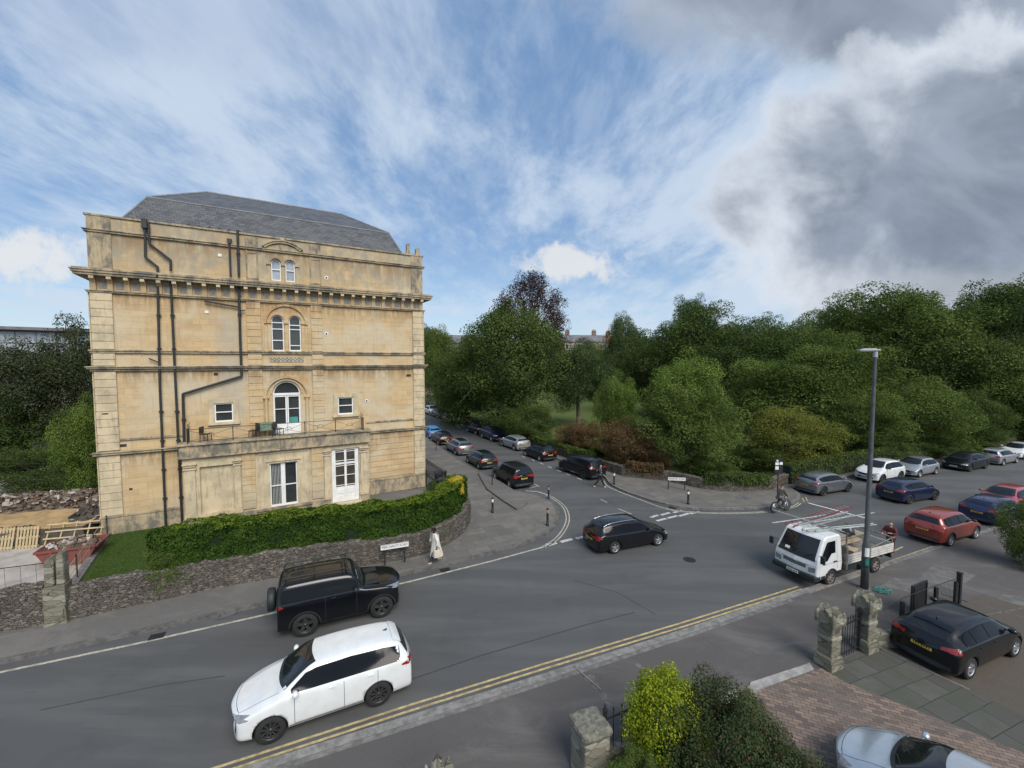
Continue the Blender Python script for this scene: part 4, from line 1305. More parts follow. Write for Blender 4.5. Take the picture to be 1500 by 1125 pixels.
def hedge_mesh(name, path, width, z0, z1, n, leaf, seed, jitter=.09, top_only=False, side='both'):
    """leaves over a long clipped body following a path (list of 2-D points)"""
    rng = np.random.default_rng(seed)
    P = np.array(path, float)
    seg = np.linalg.norm(P[1:] - P[:-1], axis=1); cum = np.concatenate([[0], np.cumsum(seg)]); L = cum[-1]
    s = rng.uniform(0, L, n)
    i = np.clip(np.searchsorted(cum, s) - 1, 0, len(seg) - 1)
    f = (s - cum[i]) / seg[i]
    c = P[i] + (P[i + 1] - P[i]) * f[:, None]
    T = (P[i + 1] - P[i]) / seg[i][:, None]
    Nn = np.stack([-T[:, 1], T[:, 0]], 1)
    H = z1 - z0
    w2 = width / 2
    per = rng.uniform(0, 2 * H + width, n)
    if top_only: per = H + rng.uniform(0, width, n)
    off = np.where(per < H, -w2, np.where(per < H + width, per - H - w2, w2))
    z = np.where(per < H, z0 + per, np.where(per < H + width, z1, z1 - (per - H - width)))
    nz = np.where((per >= H) & (per < H + width), 1.0, 0.0)
    ns = np.where(per < H, -1.0, np.where(per < H + width, 0.0, 1.0))
    bul = np.array([noise.noise(Vector((a * .9, b * 1.1, seed))) + .5 * noise.noise(Vector((a * 2.6, b * 3, seed + 3))) for a, b in zip(s, z + off)]) * .24
    dep = -np.abs(rng.normal(size=n)) * jitter + bul
    pos = np.empty((n, 3))
    # soften the arris
    edge = np.clip(1 - np.abs(z1 - z) / .25, 0, 1) * np.clip(1 - (w2 - np.abs(off)) / .25, 0, 1)
    dep = dep - edge * .07
    pos[:, :2] = c + Nn * (off + ns * dep)[:, None]
    pos[:, 2] = z + nz * dep
    nr = np.zeros((n, 3)); nr[:, :2] = Nn * ns[:, None]; nr[:, 2] = nz + .25
    nr += rng.normal(size=nr.shape) * .5
    tint = .45 + rng.normal(size=n) * .2 + bul * 1.6
    return leaf_mesh(name, pos, nr, leaf, tint, rng, .6)

# ------------------------------------------------------------------ walls, hedge and garden of the villa
def wall_run(name, pts, h0, h1, th, m_, label, zb=0.0, seed=1, cap=None):
    """rough stone wall with uneven top along a polyline; thickness to the left"""
    P = [Vector(p) for p in pts]
    L = [0]
    for a, b in zip(P[:-1], P[1:]): L.append(L[-1] + (b - a).length)
    n = max(4, int(L[-1] / .22))
    rnd = random.Random(seed)
    ctr, nor = [], []
    for i in range(n + 1):
        s_ = L[-1] * i / n
        k = max(j for j in range(len(L) - 1) if L[j] <= s_ + 1e-6)
        t = (s_ - L[k]) / (L[k + 1] - L[k])
        ctr.append(P[k].lerp(P[k + 1], t))
    for i in range(n + 1):
        d = (ctr[min(i + 1, n)] - ctr[max(i - 1, 0)]).normalized(); nor.append(Vector((-d.y, d.x)))
    m = MB()
    rows = 7
    vs = []
    for i in range(n + 1):
        h = h0 + (h1 - h0) * i / n + rnd.uniform(-.045, .045)
        col = []
        for r_ in range(rows + 1):
            z = zb + h * r_ / rows
            w = noise.noise(Vector((i * .5, z * 3, seed))) * .05
            col.append((ctr[i] + nor[i] * (w + .0), z))
        for k in range(3):
            col.append((ctr[i] + nor[i] * (th * (k + .5) / 3), zb + h + .05 + rnd.uniform(-.03, .04)))
        for r_ in range(rows, -1, -1):
            col.append((ctr[i] + nor[i] * th, zb + h * r_ / rows))
        vs += [(q.x, q.y, z) for q, z in col]
    c = 2 * rows + 5
    fs = [(i * c + j, (i + 1) * c + j, (i + 1) * c + j + 1, i * c + j + 1) for i in range(n) for j in range(c - 1)]
    fs += [tuple(range(c - 1, -1, -1)), tuple(n * c + j for j in range(c))]
    m.add(vs, fs)
    w = m.build(name, MATS[m_], label=label, cat='wall')
    return w


w1 = [(-16.55, 15.25), (-14.85, 16.25), (-12.9, 17.35), (-10.6, 18.35), (-8.4, 19.0), (-6.18, 19.72), (-4.5, 20.5), (-3.3, 21.9), (-2.62, 23.6), (-2.5, 25.2), (-2.9, 27.2)]
wall_run('stone_wall', w1, 1.32, 1.2, .42, 'rubble_wall', 'low grey rubble stone wall under the clipped hedge of the villa', seed=4)
wall_run('stone_wall', [(-40, 5.2), (-26, 11.6), (-17.15, 15.0)], 1.5, 1.55, .45, 'rubble_wall', 'dark rubble stone wall in front of the building site', seed=9)


def boundary_pier():
    t = empty('wall_pier', (-16.85, 15.25, 0.1), R(27), 'tall narrow weathered stone pier where the site wall meets the garden wall', 'wall pier')
    m = MB(); m.bx(-.3, .3, -.3, .3, 0, 1.45); m.bx(-.33, .33, -.33, .33, 0, .12); m.bx(-.24, .24, -.34, -.3, .15, .62)
    m.build('base', MATS['pillar_stone'], t, bevel=.03)
    m = MB(); m.prism([(-.27, 1.45), (.0, 1.45), (.02, 2.35), (-.1, 2.55), (-.24, 2.4)], -.26, .2, axis='Y'); m.build('shaft', MATS['pillar_stone'], t, bevel=.05)
    m = MB(); m.prism([(.03, 1.45), (.27, 1.45), (.25, 2.6), (.12, 2.68), (.05, 2.5)], -.2, .26, axis='Y'); m.build('rear_shaft', MATS['pillar_stone'], t, bevel=.05)


boundary_pier()

# garden kerb and thin rail between site and lawn
t = empty('garden_railing', (-17.25, 15.5, 0.3), 0, 'thin rusty iron railing on a stone kerb between lawn and building site', 'railing')
a, b = Vector((0, 0, 0)), Vector((-4.75, 7.05, 0))
m = MB(); ribbon(m, [(0, 0), (-4.75, 7.05)], -.16, .16, -.2, .14); m.build('kerb', MATS['kerb_stone'], t)
m = MB()
for k in (0.02, .33, .66, .98):
    p = a.lerp(b, k); m.tube((p.x, p.y, .1), (p.x, p.y, 1.15), .03, n=6)
m.build_split('post', MATS['black_iron'], t)
m = MB(); m.tube((0, 0, 1.0), (b.x, b.y, 1.05), .014, n=6); m.tube((0, 0, .6), (b.x, b.y, .62), .01, n=6)
for k in range(40):
    p = a.lerp(b, k / 40); m.tube((p.x, p.y, .14), (p.x, p.y, 1.0), .006, n=4)
m.build('rail', MATS['old_timber'], t)

# hedge
hp = smooth_line([(-14.3, 17.35), (-12.9, 18.1), (-10.6, 19.15), (-8.4, 19.8), (-6.35, 20.45), (-5.1, 21.05), (-4.2, 22.1), (-3.55, 23.7), (-3.35, 25.3)], 5)
t = empty('clipped_hedge', (0, 0, 0), 0, 'long clipped green hedge behind the low stone wall in front of the villa', 'hedge')
o = link_mesh('leaves', hedge_mesh('leaves', hp, 1.15, 1.0, 2.72, 60000, .105, 3), MATS['leaf_hedge'], t)
o = link_mesh('young_leaves', hedge_mesh('young_leaves', hp, 1.2, 2.5, 2.80, 16000, .10, 8, .05, True), MATS['leaf_hedge_top'], t)
rng_ = np.random.default_rng(2)
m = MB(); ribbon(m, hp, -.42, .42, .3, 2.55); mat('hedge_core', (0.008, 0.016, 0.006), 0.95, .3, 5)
m.build('stem_core', MATS['hedge_core'], t)  # solid core block; its near-black green stands in for shade among the leaves
# end caps of leaves
for (cx, cy, r_, s_) in ((-14.4, 17.3, .62, 5), (-3.35, 25.3, .6, 6)):
    rng = np.random.default_rng(s_); d = sph(rng, 9000)
    pos = d * np.array([r_, r_, 0]) + np.array([cx, cy, 0]); pos[:, 2] = rng.uniform(.9, 2.75, 9000)
    rad = rng.uniform(.85, 1.1, 9000)[:, None]; pos[:, :2] = np.array([cx, cy]) + (pos[:, :2] - np.array([cx, cy])) * rad
    link_mesh('end_leaves', leaf_mesh('end_leaves', pos, d + rng.normal(size=d.shape) * .4, .10, .45 + rng.normal(size=9000) * .2, rng), MATS['leaf_hedge'], t)

tree('golden_shrub', 'small bright yellow leaved bush growing out of the right end of the hedge', 'spray', 'leaf_gold', -3.3, 24.2, 2.55, .52, .52, 1.9, cat='shrub', tk='stem_core')
tree('garden_shrub', 'loose green shrub at the left end of the hedge', 'shrub', 'leaf_mid', -14.35, 17.2, 1.35, .95, 1.0, .3, cat='shrub', tk='stem_core')
tree('garden_shrub', 'small grey green shrub by the black railings beside the villa', 'spray', 'leaf_blue', -5.6, 29.9, .75, .6, .45, .3, cat='shrub', tk='stem_core')
rng = np.random.default_rng(5); n = 16000
u = rng.uniform(0, 1, (n, 2))
A, Bq, Cq = np.array([-17.0, 15.8]), np.array([-11.4, 18.6]), np.array([-21.6, 22.5])
q = A + u[:, :1] * (Bq - A) + u[:, 1:] * (Cq - A)
pos = np.concatenate([q, rng.uniform(.35, .41, (n, 1))], 1)
keep = (q[:, 0] > -22.5)
lm = leaf_mesh('grass', pos[keep], rng.normal(size=(n, 3))[keep] * .6 + np.array([0.5, -.5, .4]), .07, rng.uniform(0, 1, n)[keep], rng, .22)
m_leaf('leaf_grass', (0.035, 0.075, 0.012), (0.09, 0.15, 0.03), .3)
tag(link_mesh('grass', lm, MATS['leaf_grass']), 'short green grass on the lawn beside the villa', 'grass', kind='stuff')


# iron railings, gate and bins at the villa's right side
def spear_rail(name, p0, p1, h, label, z=.12, step=.13, head=True, group=None, cat='railing'):
    p0, p1 = Vector(p0), Vector(p1)
    d = p1 - p0; L = d.length; ang = math.atan2(d.y, d.x)
    t = empty(name, (p0.x, p0.y, z), ang, label, cat, group)
    m = MB()
    for zz in (.12, h - .16): m.bx(0, L, -.02, .02, zz, zz + .035)
    m.build_split('rail', MATS['black_iron'], t)
    m = MB(); n = int(L / step)
    for i in range(n + 1):
        x = L * i / n
        m.tube((x, 0, 0), (x, 0, h), .011, n=5)
        if head: m.lathe([(.001, h - .03), (.028, h + .03), (.012, h + .07), (.001, h + .14)], 5, M=Matrix.Translation((x, 0, 0)))
    m.build('bar', MATS['black_iron'], t)
    m = MB()
    for x in (0, L):
        m.bx(x - .035, x + .035, -.035, .035, 0, h + .05); m.lathe([(.05, h + .05), (.06, h + .1), (.02, h + .16), (.03, h + .2), (.001, h + .28)], 8, M=Matrix.Translation((x, 0, 0)))
    m.build_split('post', MATS['black_iron'], t)
    return t


spear_rail('iron_railing', (-7.6, 35.8), (-4.9, 31.0), 1.35, 'black iron railing running back along the side street beside the villa')
spear_rail('iron_railing', (-6.45, 31.4), (-4.98, 31.0), 1.35, 'short black iron railing between villa corner and side street')


def wheelie_bin(x, y, rz, label, m_, h=1.05):
    t = empty('wheelie_bin', (x, y, .3), rz, label, 'bin', 'bins beside the villa')
    m = MB(); m.add([(-.22, -.25, 0.05), (.22, -.25, .05), (.22, .22, .05), (-.22, .22, .05), (-.29, -.32, h - .1), (.29, -.32, h - .1), (.29, .3, h - .1), (-.29, .3, h - .1)],
          [(3, 2, 1, 0), (4, 5, 6, 7), (0, 1, 5, 4), (1, 2, 6, 5), (2, 3, 7, 6), (3, 0, 4, 7)])
    m.build('body', MATS[m_], t, bevel=.02)
    m = MB(); m.prism([(-.34, h - .1), (.34, h - .1), (.33, h - .04), (0, h + .02), (-.33, h - .04)], -.31, .31, axis='Y'); m.build('lid', MATS[m_], t, bevel=.015)
    for sx in (-.24, .24): MB().lathe([(.001, -.03), (.1, -.03), (.1, .03), (.001, .03)], 12, axis='Y', M=Matrix.Translation((sx, .26, .1)) @ Matrix.Rotation(R(90), 4, 'Z')).build('wheel', MATS['black_iron'], t)
    return t


mat('bin_black', (0.02, 0.022, 0.024), .5, .2, 3); mat('bin_blue', (0.02, 0.08, 0.32), .4, .2, 3)
wheelie_bin(-5.6, 31.9, R(20), 'black wheelie bin behind the railing beside the villa', 'bin_black')
wheelie_bin(-5.0, 30.0, R(0), 'black wheelie bin just left of the blue barrel', 'bin_black')
t = empty('blue_barrel', (-4.35, 29.4, .3), 0, 'bright blue plastic barrel behind the end of the hedge', 'barrel')
MB().lathe([(.24, 0), (.29, .1), (.31, .3), (.29, .32), (.31, .36), (.31, .7), (.29, .72), (.31, .76), (.28, .95), (.24, 1.0)], 20).build('drum', MATS['bin_blue'], t)
MB().lathe([(.25, .99), (.26, 1.03), (.001, 1.04)], 20).build('lid', MATS['bin_black'], t)
wheelie_bin(-3.9, 29.9, R(30), 'black wheelie bin right of the blue barrel', 'bin_black', .9)


# ------------------------------------------------------------------ building site
def rubble_heap(name, cx, cy, rx, ry, h, rz, m_, label, n, zb=.14, seed=1, cat='rubble'):
    rnd = random.Random(seed)
    m = MB(); T = Matrix.Translation((cx, cy, zb)) @ Matrix.Rotation(rz, 4, 'Z')
    m.grid(lambda u, v: ((u - .5) * 2 * rx, (v - .5) * 2 * ry, h * max(0, (1 - abs(2 * u - 1) ** 3) * (1 - abs(2 * v - 1) ** 2)) * (.75 + .5 * noise.noise(Vector((u * 6, v * 5, seed)))) - .02), 30, 16, M=T, smooth=False)
    for i in range(n):
        u, v = rnd.uniform(.06, .94), rnd.uniform(.08, .92)
        z = h * (1 - abs(2 * u - 1) ** 3) * (1 - abs(2 * v - 1) ** 2) * .9
        s_ = rnd.uniform(.06, .24)
        M_ = T @ Matrix.Translation(((u - .5) * 2 * rx, (v - .5) * 2 * ry, z)) @ Matrix.Rotation(rnd.uniform(0, 6), 4, Vector((rnd.random(), rnd.random(), rnd.random())))
        m.box((0, 0, 0), (s_ * rnd.uniform(.8, 2), s_, s_ * rnd.uniform(.3, .8)), M=M_, mi=rnd.choice((0, 0, 0, 0, 1)))
    mb_ = m.build(name, [MATS[m_], MATS['concrete_dust']], label=label, cat=cat, kind='stuff')
    return mb_


rubble_heap('rubble_bank', -28.2, 25.4, 8.5, 1.7, .8, R(16), 'demolition_rubble', 'long bank of broken brick and stone behind the low sandy wall of the site', 800, zb=.95, seed=3)
t = empty('retaining_wall', (-24.0, 21.75, .14), R(16), 'low sandy orange wall with scribbled paint marks at the back of the building site', 'wall')
mat('dark_wall', (0.085, 0.075, 0.065), .95, .5, 2, bump=.5)
MB().bx(-14, 1.2, .0, 5.5, 0, .82).build('base', MATS['dark_wall'], t)
m = MB()
m.grid(lambda u, v: (-14 + u * 15.2, .05 + v * 3.0, .86 + v * .12 + .07 * noise.noise(Vector((u * 20, v * 4, 2)))), 60, 8)
m.build('sandy_top', MATS['sandy_render'], t)
m = MB(); rnd = random.Random(8)
for i in range(14):
    x = -2.6 + i * .11; m.tube((x, .35, .96), (x + rnd.uniform(.02, .12), .35 + rnd.uniform(.06, .26), .97), .02, n=5)
m.build('paint_scribble', MATS['black_iron'], t)
rubble_heap('rubble_strip', -23.9, 24.0, 1.3, 1.5, .5, R(16), 'dark_earth', 'patch of dark weeds and rubble between sandy wall and villa', 60, zb=.9, seed=6)


def pallet(x, y, rz, lean, label):
    t = empty('pallet', (x, y, .16), rz, label, 'pallet', 'pallets leaning at the back of the site')
    L_ = Matrix.Rotation(lean, 4, 'X')
    m = MB()
    for i in range(7): m.bx(-.45 + i * .14, -.45 + i * .14 + .09, .0, .02, 0, 1.1, M=L_)
    m.build('slats', MATS['new_timber'], t)
    for z in (.05, .5, .95): MB().bx(-.45, .48, .021, .12, z, z + .1, M=L_).build('bearer', MATS['new_timber'], t)


px_ = [(-27.75, 22.05), (-26.6, 22.35), (-25.5, 22.65)]
pallet(-26.0, 21.0, R(12), R(-14), 'pale wooden pallet at the left edge of the building site')
pallet(-24.95, 21.2, R(12), R(-12), 'pale wooden pallet beside the timber lattice on the building site')
t = empty('timber_lattice', (-24.25, 21.25, .16), R(16), 'pale timber lattice frame laid against the dark wall of the building site', 'timber frame')
m = MB(); L_ = Matrix.Rotation(R(-28), 4, 'X')
for i in range(4): m.bx(0, 2.5, 0, .05, .04 + i * .36, .11 + i * .36, M=L_)
m.build('long_batten', MATS['new_timber'], t)
m = MB()
for i in range(5): m.bx(.08 + i * .57, .13 + i * .57, .051, .10, 0, 1.25, M=L_)
m.build('cross_batten', MATS['new_timber'], t)


def skip():
    t = empty('rubble_skip', (-21.15, 19.95, .16), R(24), 'rusty red steel skip filled with rubble beside the lawn', 'skip')
    m = MB()
    L, W, H = 1.08, .66, .8
    o = [(-L * .62, -W, 0), (L * .62, -W, 0), (L * .62, W, 0), (-L * .62, W, 0), (-L, -W, H), (L, -W, H), (L, W, H), (-L, W, H)]
    k = .93
    i_ = [(x * k, y * k, max(z, .06)) for x, y, z in o[:4]] + [(x * .95, y * .94, z) for x, y, z in o[4:]]
    m.add(o + i_, [(3, 2, 1, 0), (0, 1, 5, 4), (1, 2, 6, 5), (2, 3, 7, 6), (3, 0, 4, 7), (8, 9, 10, 11), (12, 13, 9, 8), (13, 14, 10, 9), (14, 15, 11, 10), (15, 12, 8, 11), (4, 5, 13, 12), (5, 6, 14, 13), (6, 7, 15, 14), (7, 4, 12, 15)])
    m.build('body', MATS['skip_red'], t)
    m = MB(); ribbon(m, [(-L, -W), (L, -W)], -.07, .03, H - .04, H + .05); ribbon(m, [(-L, W), (L, W)], -.03, .07, H - .04, H + .05)
    m.bx(-L - .05, -L + .02, -W, W, H - .04, H + .045); m.bx(L - .02, L + .05, -W, W, H - .04, H + .045)
    m.build('rim', MATS['skip_red'], t)
    m = MB()
    for x in (-.5, .0, .5): m.bx(x - .05, x + .05, -W - .06, -W + .02, .1, H - .05)
    m.build_split('rib', MATS['skip_red'], t)
    r_ = rubble_heap('rubble_load', -21.15, 19.95, 1.0, .58, .42, R(24), 'demolition_rubble', 'heap of broken plaster and brick filling the red skip', 110, zb=.80, seed=12)


skip()
t = empty('site_barrier', (-19.6, 17.9, .16), R(20), 'thin dark metal barrier standing on the building site', 'barrier')
m = MB(); m.tube((-2.4, 0, .95), (0.0, 0, .95), .02); m.build('rail', MATS['black_iron'], t)
m = MB(); m.path([(0, 0, .97), (.06, -.02, .6), (.16, -.05, 0)], .03); m.build('post', MATS['black_iron'], t)
m = MB()
for k in range(5): m.tube((-2.3 + k * .5, 0, 0), (-2.3 + k * .5, 0, .95), .006, n=4)
m.build('wire', MATS['black_iron'], t)

# ------------------------------------------------------------------ low wall of the park
pw_ = [(-14, 79), (-1.9, 56.9), (1.2, 50.2), (3.45, 45.6), (5.5, 41.6), (7.8, 37.6), (9.3, 35.0), (12.5, 33.5), (14.25, 31.6), (16, 30.8), (19.4, 31.2), (21.2, 32.5), (25, 34.2), (32, 37.4), (50, 45), (70, 53.8), (110, 71.5)]
wall_run('stone_wall', pw_, .75, .8, .4, 'rubble_wall', 'low mossy stone wall round the park behind the parked cars', .1, 21)


# ------------------------------------------------------------------ street name plates
def name_plate(px0, px1, text, label, ztop, lw):
    a, b = Vector(G(*px0, .12)), Vector(G(*px1, .12))
    d = b - a; ang = math.atan2(d.y, d.x)
    t = empty('street_name_sign', (a.x, a.y, .12), ang, label, 'street sign', 'street name signs')
    L = d.length
    for x in (0, L): MB().bx(x - .03, x + .03, .0, .06, 0, ztop - .05).build('post', MATS['black_iron'], t)
    e = (lw - L) / 2
    o = MB().bx(-e, L + e, -.03, -.002, ztop - .24, ztop).build('plate', MATS['white_paint'], t)
    ob = MB(); ob.bx(-e, L + e, -.034, -.0305, ztop - .245, ztop - .235); ob.bx(-e, L + e, -.034, -.0305, ztop - .01, ztop + .0); ob.build('border', MATS['black_iron'], o)
    me = text_mesh(text, .185, 'lettering', .002)
    me.transform(Matrix.Translation((L / 2, -.0325, ztop - .12)) @ Matrix.Rotation(R(90), 4, 'X'))
    xs = [v.co.x for v in me.vertices]
    k = (lw * .92) / (max(xs) - min(xs))
    for v in me.vertices: v.co.x = L / 2 + (v.co.x - L / 2) * k
    link_mesh('lettering', me, MATS['black_iron'], o)


name_plate((564, 829), (593, 824), 'MERCHANTS ROAD', 'white street name plate on two dark posts below the hedge', 1.02, 1.28)
name_plate((979, 717), (1003, 718), 'BEAUFORT ROAD', 'small white street name plate on two posts by the park wall', .95, 1.25)


# ------------------------------------------------------------------ bollards and posts
def bollard(px, py, label, h=.98, stripe='white', z=.12):
    x, y = G(px, py, z)
    t = empty('bollard', (x, y, z), 0, label, 'bollard', 'black bollards on the pavement corners')
    m = MB(); m.lathe([(.085, 0), (.085, .12), (.07, .14), (.065, h - .34), (.075, h - .32), (.075, h - .3), (.062, h - .29)], 14)
    m.lathe([(.062, h - .1), (.078, h - .09), (.078, h - .03), (.05, h), (.001, h + .01)], 14)
    m.build('body', MATS['black_iron'], t)
    m = MB(); m.lathe([(.063, h - .29), (.066, h - .28), (.066, h - .11), (.063, h - .1)], 14)
    mat('pink_band', (0.45, 0.20, 0.16), .6, .2, 3)
    m.build('reflective_band', MATS['white_paint' if stripe == 'white' else 'pink_band'], t)


bollard(721.5, 751, 'black bollard with a white band by the corner of the hedge')
bollard(802, 770, 'black bollard with a faded pink band on the curved corner kerb, nearest the junction', 1.05, 'pink')
bollard(803.5, 731, 'black bollard with a faded pink band beside the curved line near the parked 4x4', .95, 'pink')
bollard(1008, 738.5, 'black bollard with a white band in front of the street name plate by the park')
bollard(899.5, 709.5, 'black bollard with a white band beside the walking man at the park corner')


def post(px, py, h, label, r=.035, z=.12, plate=None):
    x, y = G(px, py, z)
    t = empty('sign_post', (x, y, z), 0, label, 'post')
    MB().tube((0, 0, 0), (0, 0, h), r, n=10).build('pole', MATS['black_iron'], t)
    MB().lathe([(r * 1.5, 0), (r * 1.5, .05), (r, .08)], 10).build('collar', MATS['black_iron'], t)
    MB().lathe([(r * 1.1, h), (r * 1.1, h + .03), (.001, h + .06)], 10).build('cap', MATS['black_iron'], t)
    return t


post(721, 710, 2.35, 'thin dark post on the raised pavement beside the parked black 4x4', z=.25)
post(639, 660, 2.0, 'thin dark post behind the black railings on the side street pavement')
t = post(1139, 719, 2.6, 'dark post carrying small white and black parking plates behind the cyclist')
m = MB(); m.bx(-.32, .30, -.06, -.04, 1.35, 2.45); m.build('backing_board', MATS['black_iron'], t)
m = MB(); m.bx(-.27, -.02, -.075, -.062, 1.95, 2.15); m.bx(.04, .26, -.075, -.062, 1.98, 2.18); m.bx(-.27, -.02, -.075, -.062, 1.62, 1.86); m.bx(-.2, -.06, -.075, -.062, 2.22, 2.34)
m.build('parking_plate', MATS['white_paint'], t)


# ------------------------------------------------------------------ street lamp
def street_lamp():
    x, y = G(1266, 862, .03)
    t = empty('street_lamp', (x, y, .03), R(-12), 'tall dark grey street lamp column with flat head standing by the white truck', 'street lamp')
    mat('lamp_grey', (0.075, 0.085, 0.09), .5, .3, 3)
    MB().lathe([(.145, 0), (.145, 1.85), (.13, 1.95), (.095, 2.1), (.085, 6), (.06, 10.05), (.06, 10.2)], 16).build('column', MATS['lamp_grey'], t)
    MB().lathe([(.26, -.01), (.26, .015), (.001, .018)], 16).build('base_collar', MATS['kerb_stone'], t)
    m = MB(); m.bx(-.62, .14, -.12, .12, 10.17, 10.23); m.bx(-.5, .02, -.09, .09, 10.23, 10.27); m.tube((0, 0, 9.9), (0, 0, 10.18), .085, n=12)
    mat('lamp_head', (0.36, 0.38, 0.39), .45, .1, 3)
    m.build('lamp_head', MATS['lamp_head'], t, bevel=.02)
    MB().bx(-.58, -.1, -.1, .1, 10.15, 10.172).build('lens', MATS['bright_glass'], t)
    mat('teal_sticker', (0.03, 0.20, 0.17), .6, .3, 8); mat('dark_green_band', (0.012, 0.035, 0.032), .6, .3, 8)
    m = MB(); m.lathe([(.147, .95), (.148, .96), (.148, 1.4), (.147, 1.41)], 16); m.build('dark_band', MATS['dark_green_band'], t)
    m = MB(); m.grid(lambda u, v: (.151 * math.sin(-.55 + u * .8), -.151 * math.cos(-.55 + u * .8), 1.08 + v * .28), 6, 1); m.build('teal_notice', MATS['teal_sticker'], t)
    m = MB(); m.grid(lambda u, v: (.151 * math.sin(-.75 + u * 1.1), -.151 * math.cos(-.75 + u * 1.1), 1.45 + v * .38), 6, 1); m.build('white_notice', MATS['white_paint'], t)
    # frayed teal cord hanging in a tangle at the foot
    t2 = empty('rope_tangle', (x + .45, y - .25, .035), 0, 'tangle of teal cord lying at the foot of the street lamp', 'rope')
    m = MB(); rnd = random.Random(4)
    mat('teal_rope', (0.07, 0.25, 0.22), .8, .3, 8)
    P = [(.05, 0, .05)]
    for i in range(46):
        a = i * 1.35 + rnd.uniform(-.5, .5); P.append((math.cos(a) * rnd.uniform(.1, .42) + .1, math.sin(a) * rnd.uniform(.08, .3), rnd.uniform(.01, .10)))
    m.path(P, .010, 5); m.build('cord', MATS['teal_rope'], t2)


street_lamp()


# ------------------------------------------------------------------ front boundary of the near house
def gate_pillar(x, y, rz, label, h=1.85, group='gothic stone gate pillars'):
    t = empty('gate_pillar', (x, y, .1), rz, label, 'gate pillar', group)
    m = MB(); m.bx(-.29, .29, -.29, .29, 0, .3); m.prism([(-.29, .3), (.29, .3), (.25, .42), (-.25, .42)], -.26, .26, axis='Y')
    m.build('plinth', MATS['pillar_stone'], t, bevel=.03)
    m = MB(); m.bx(-.22, .22, -.22, .22, .42, .92); m.bx(-.24, .24, -.24, .24, .92, 1.06); m.bx(-.22, .22, -.22, .22, 1.06, h - .45)
    m.build('shaft', MATS['pillar_stone'], t, bevel=.03)
    m = MB()
    z = h - .45
    m.prism([(-.27, z), (.27, z), (.29, z + .10), (.10, z + .45), (0, z + .52), (-.10, z + .45), (-.29, z + .10)], -.27, .27, axis='Y')
    m.prism([(-.27, z + .001), (.27, z + .001), (.295, z + .10), (.10, z + .44), (0, z + .505), (-.10, z + .44), (-.295, z + .10)], -.272, .272, axis='X')
    for sx in (-.24, .24):
        for sy in (-.24, .24): m.lathe([(.07, z), (.08, z + .3), (.03, z + .42), (.001, z + .46)], 7, M=Matrix.Translation((sx, sy, 0)))
    m.build('gabled_cap', MATS['pillar_stone'], t, bevel=.02)
    for sy in (-1, 1):
        m = MB(); m.prism([(-.1, 1.2), (.1, 1.2), (.1, 1.42), (0, 1.55), (-.1, 1.42)], sy * .222, sy * .23, axis='Y')
        m.build('blind_arch', MATS['dark_earth'], t)
    return t


p1 = Vector(G(1213, 975, .1)); p2 = Vector(G(1266, 950, .1))
gate_pillar(p1.x, p1.y, R(22), 'mossy gothic stone gate pillar left of the small iron gate')
gate_pillar(p2.x, p2.y, R(22), 'mossy gothic stone gate pillar right of the small iron gate, nearer the parked black car')
gate_pillar(-1.47, 8.15, R(22), 'top of a stone pillar at the bottom edge left of the round topped pillar', 1.38)
gr = spear_rail('garden_gate', (p1.x + .28, p1.y + .12), (p2.x - .28, p2.y - .10), 1.25, 'small black iron gate hung between the two gothic stone pillars', .12, .13, cat='gate')
# mesh railing with posts
ra = [(p2.x + .3, p2.y + .12)] + [(14.2, 14.93), (16.3, 15.8), (17.6, 16.3)]
t = empty('mesh_railing', (ra[0][0], ra[0][1], .05), 0, 'thin dark wire railing with square posts right of the stone gate pillars', 'railing')
o_ = Vector((ra[0][0], ra[0][1], 0))
m = MB(); m2 = MB()
for a, b in zip(ra[:-1], ra[1:]):
    a, b = Vector((*a, 0)) - o_, Vector((*b, 0)) - o_
    n = int((b - a).length / .09)
    for i in range(n):
        p = a.lerp(b, i / n); m.tube((p.x, p.y, .1), (p.x, p.y, 1.15), .0045, n=4, cap=False)
    for z in (.12, 1.13): m2.tube((a.x, a.y, z), (b.x, b.y, z), .013, n=6)
m.build('wire', MATS['black_iron'], t); m2.build_split('rail', MATS['black_iron'], t)
m = MB()
for q, h in zip(ra[1:], (1.0, 1.05, 1.0)):
    p = Vector((*q, 0)) - o_
    MB().bx(p.x - .05, p.x + .05, p.y - .05, p.y + .05, 0, h).build('post', MATS['black_iron'], t)
x, y = G(1405, 888, .05)
t = empty('gate_post', (17.77, 16.35, .05), R(22), 'tall square black gate post behind the parked black hatchback', 'post')
MB().bx(-.07, .07, -.07, .07, 0, 1.32).build('shaft', MATS['black_iron'], t, bevel=.01)
MB().bx(-.085, .085, -.085, .085, 1.32, 1.36).build('cap', MATS['black_iron'], t)
t = empty('dark_board', (15.6, 15.75, .05), R(24), 'dark board leaning inside the wire railing beside the parked black car', 'board')
MB().bx(-.55, .55, -.03, .03, .15, 1.25).build('panel', MATS['bin_black'], t)
for sx in (-.45, .45): MB().bx(sx - .03, sx + .03, -.06, -.031, 0, 1.2).build('leg', MATS['black_iron'], t)
wall_run('stone_wall', [(p2.x + .25, p2.y - .05), (13.3, 13.9), (14.3, 14.4)], .5, .35, .35, 'pillar_stone', 'low mossy stone kerb wall under the wire railing beside the gate pillar', .05, 33)
t = empty('blue_bag', (p2.x + .5, p2.y + .25, .1), .4, 'small blue plastic bag caught beside the right gate pillar', 'bag')
m = MB(); m.lathe([(.001, 0), (.13, .02), (.16, .12), (.1, .24), (.03, .28), (.06, .34)], 9); m.build('sack', MATS['bin_blue'], t)
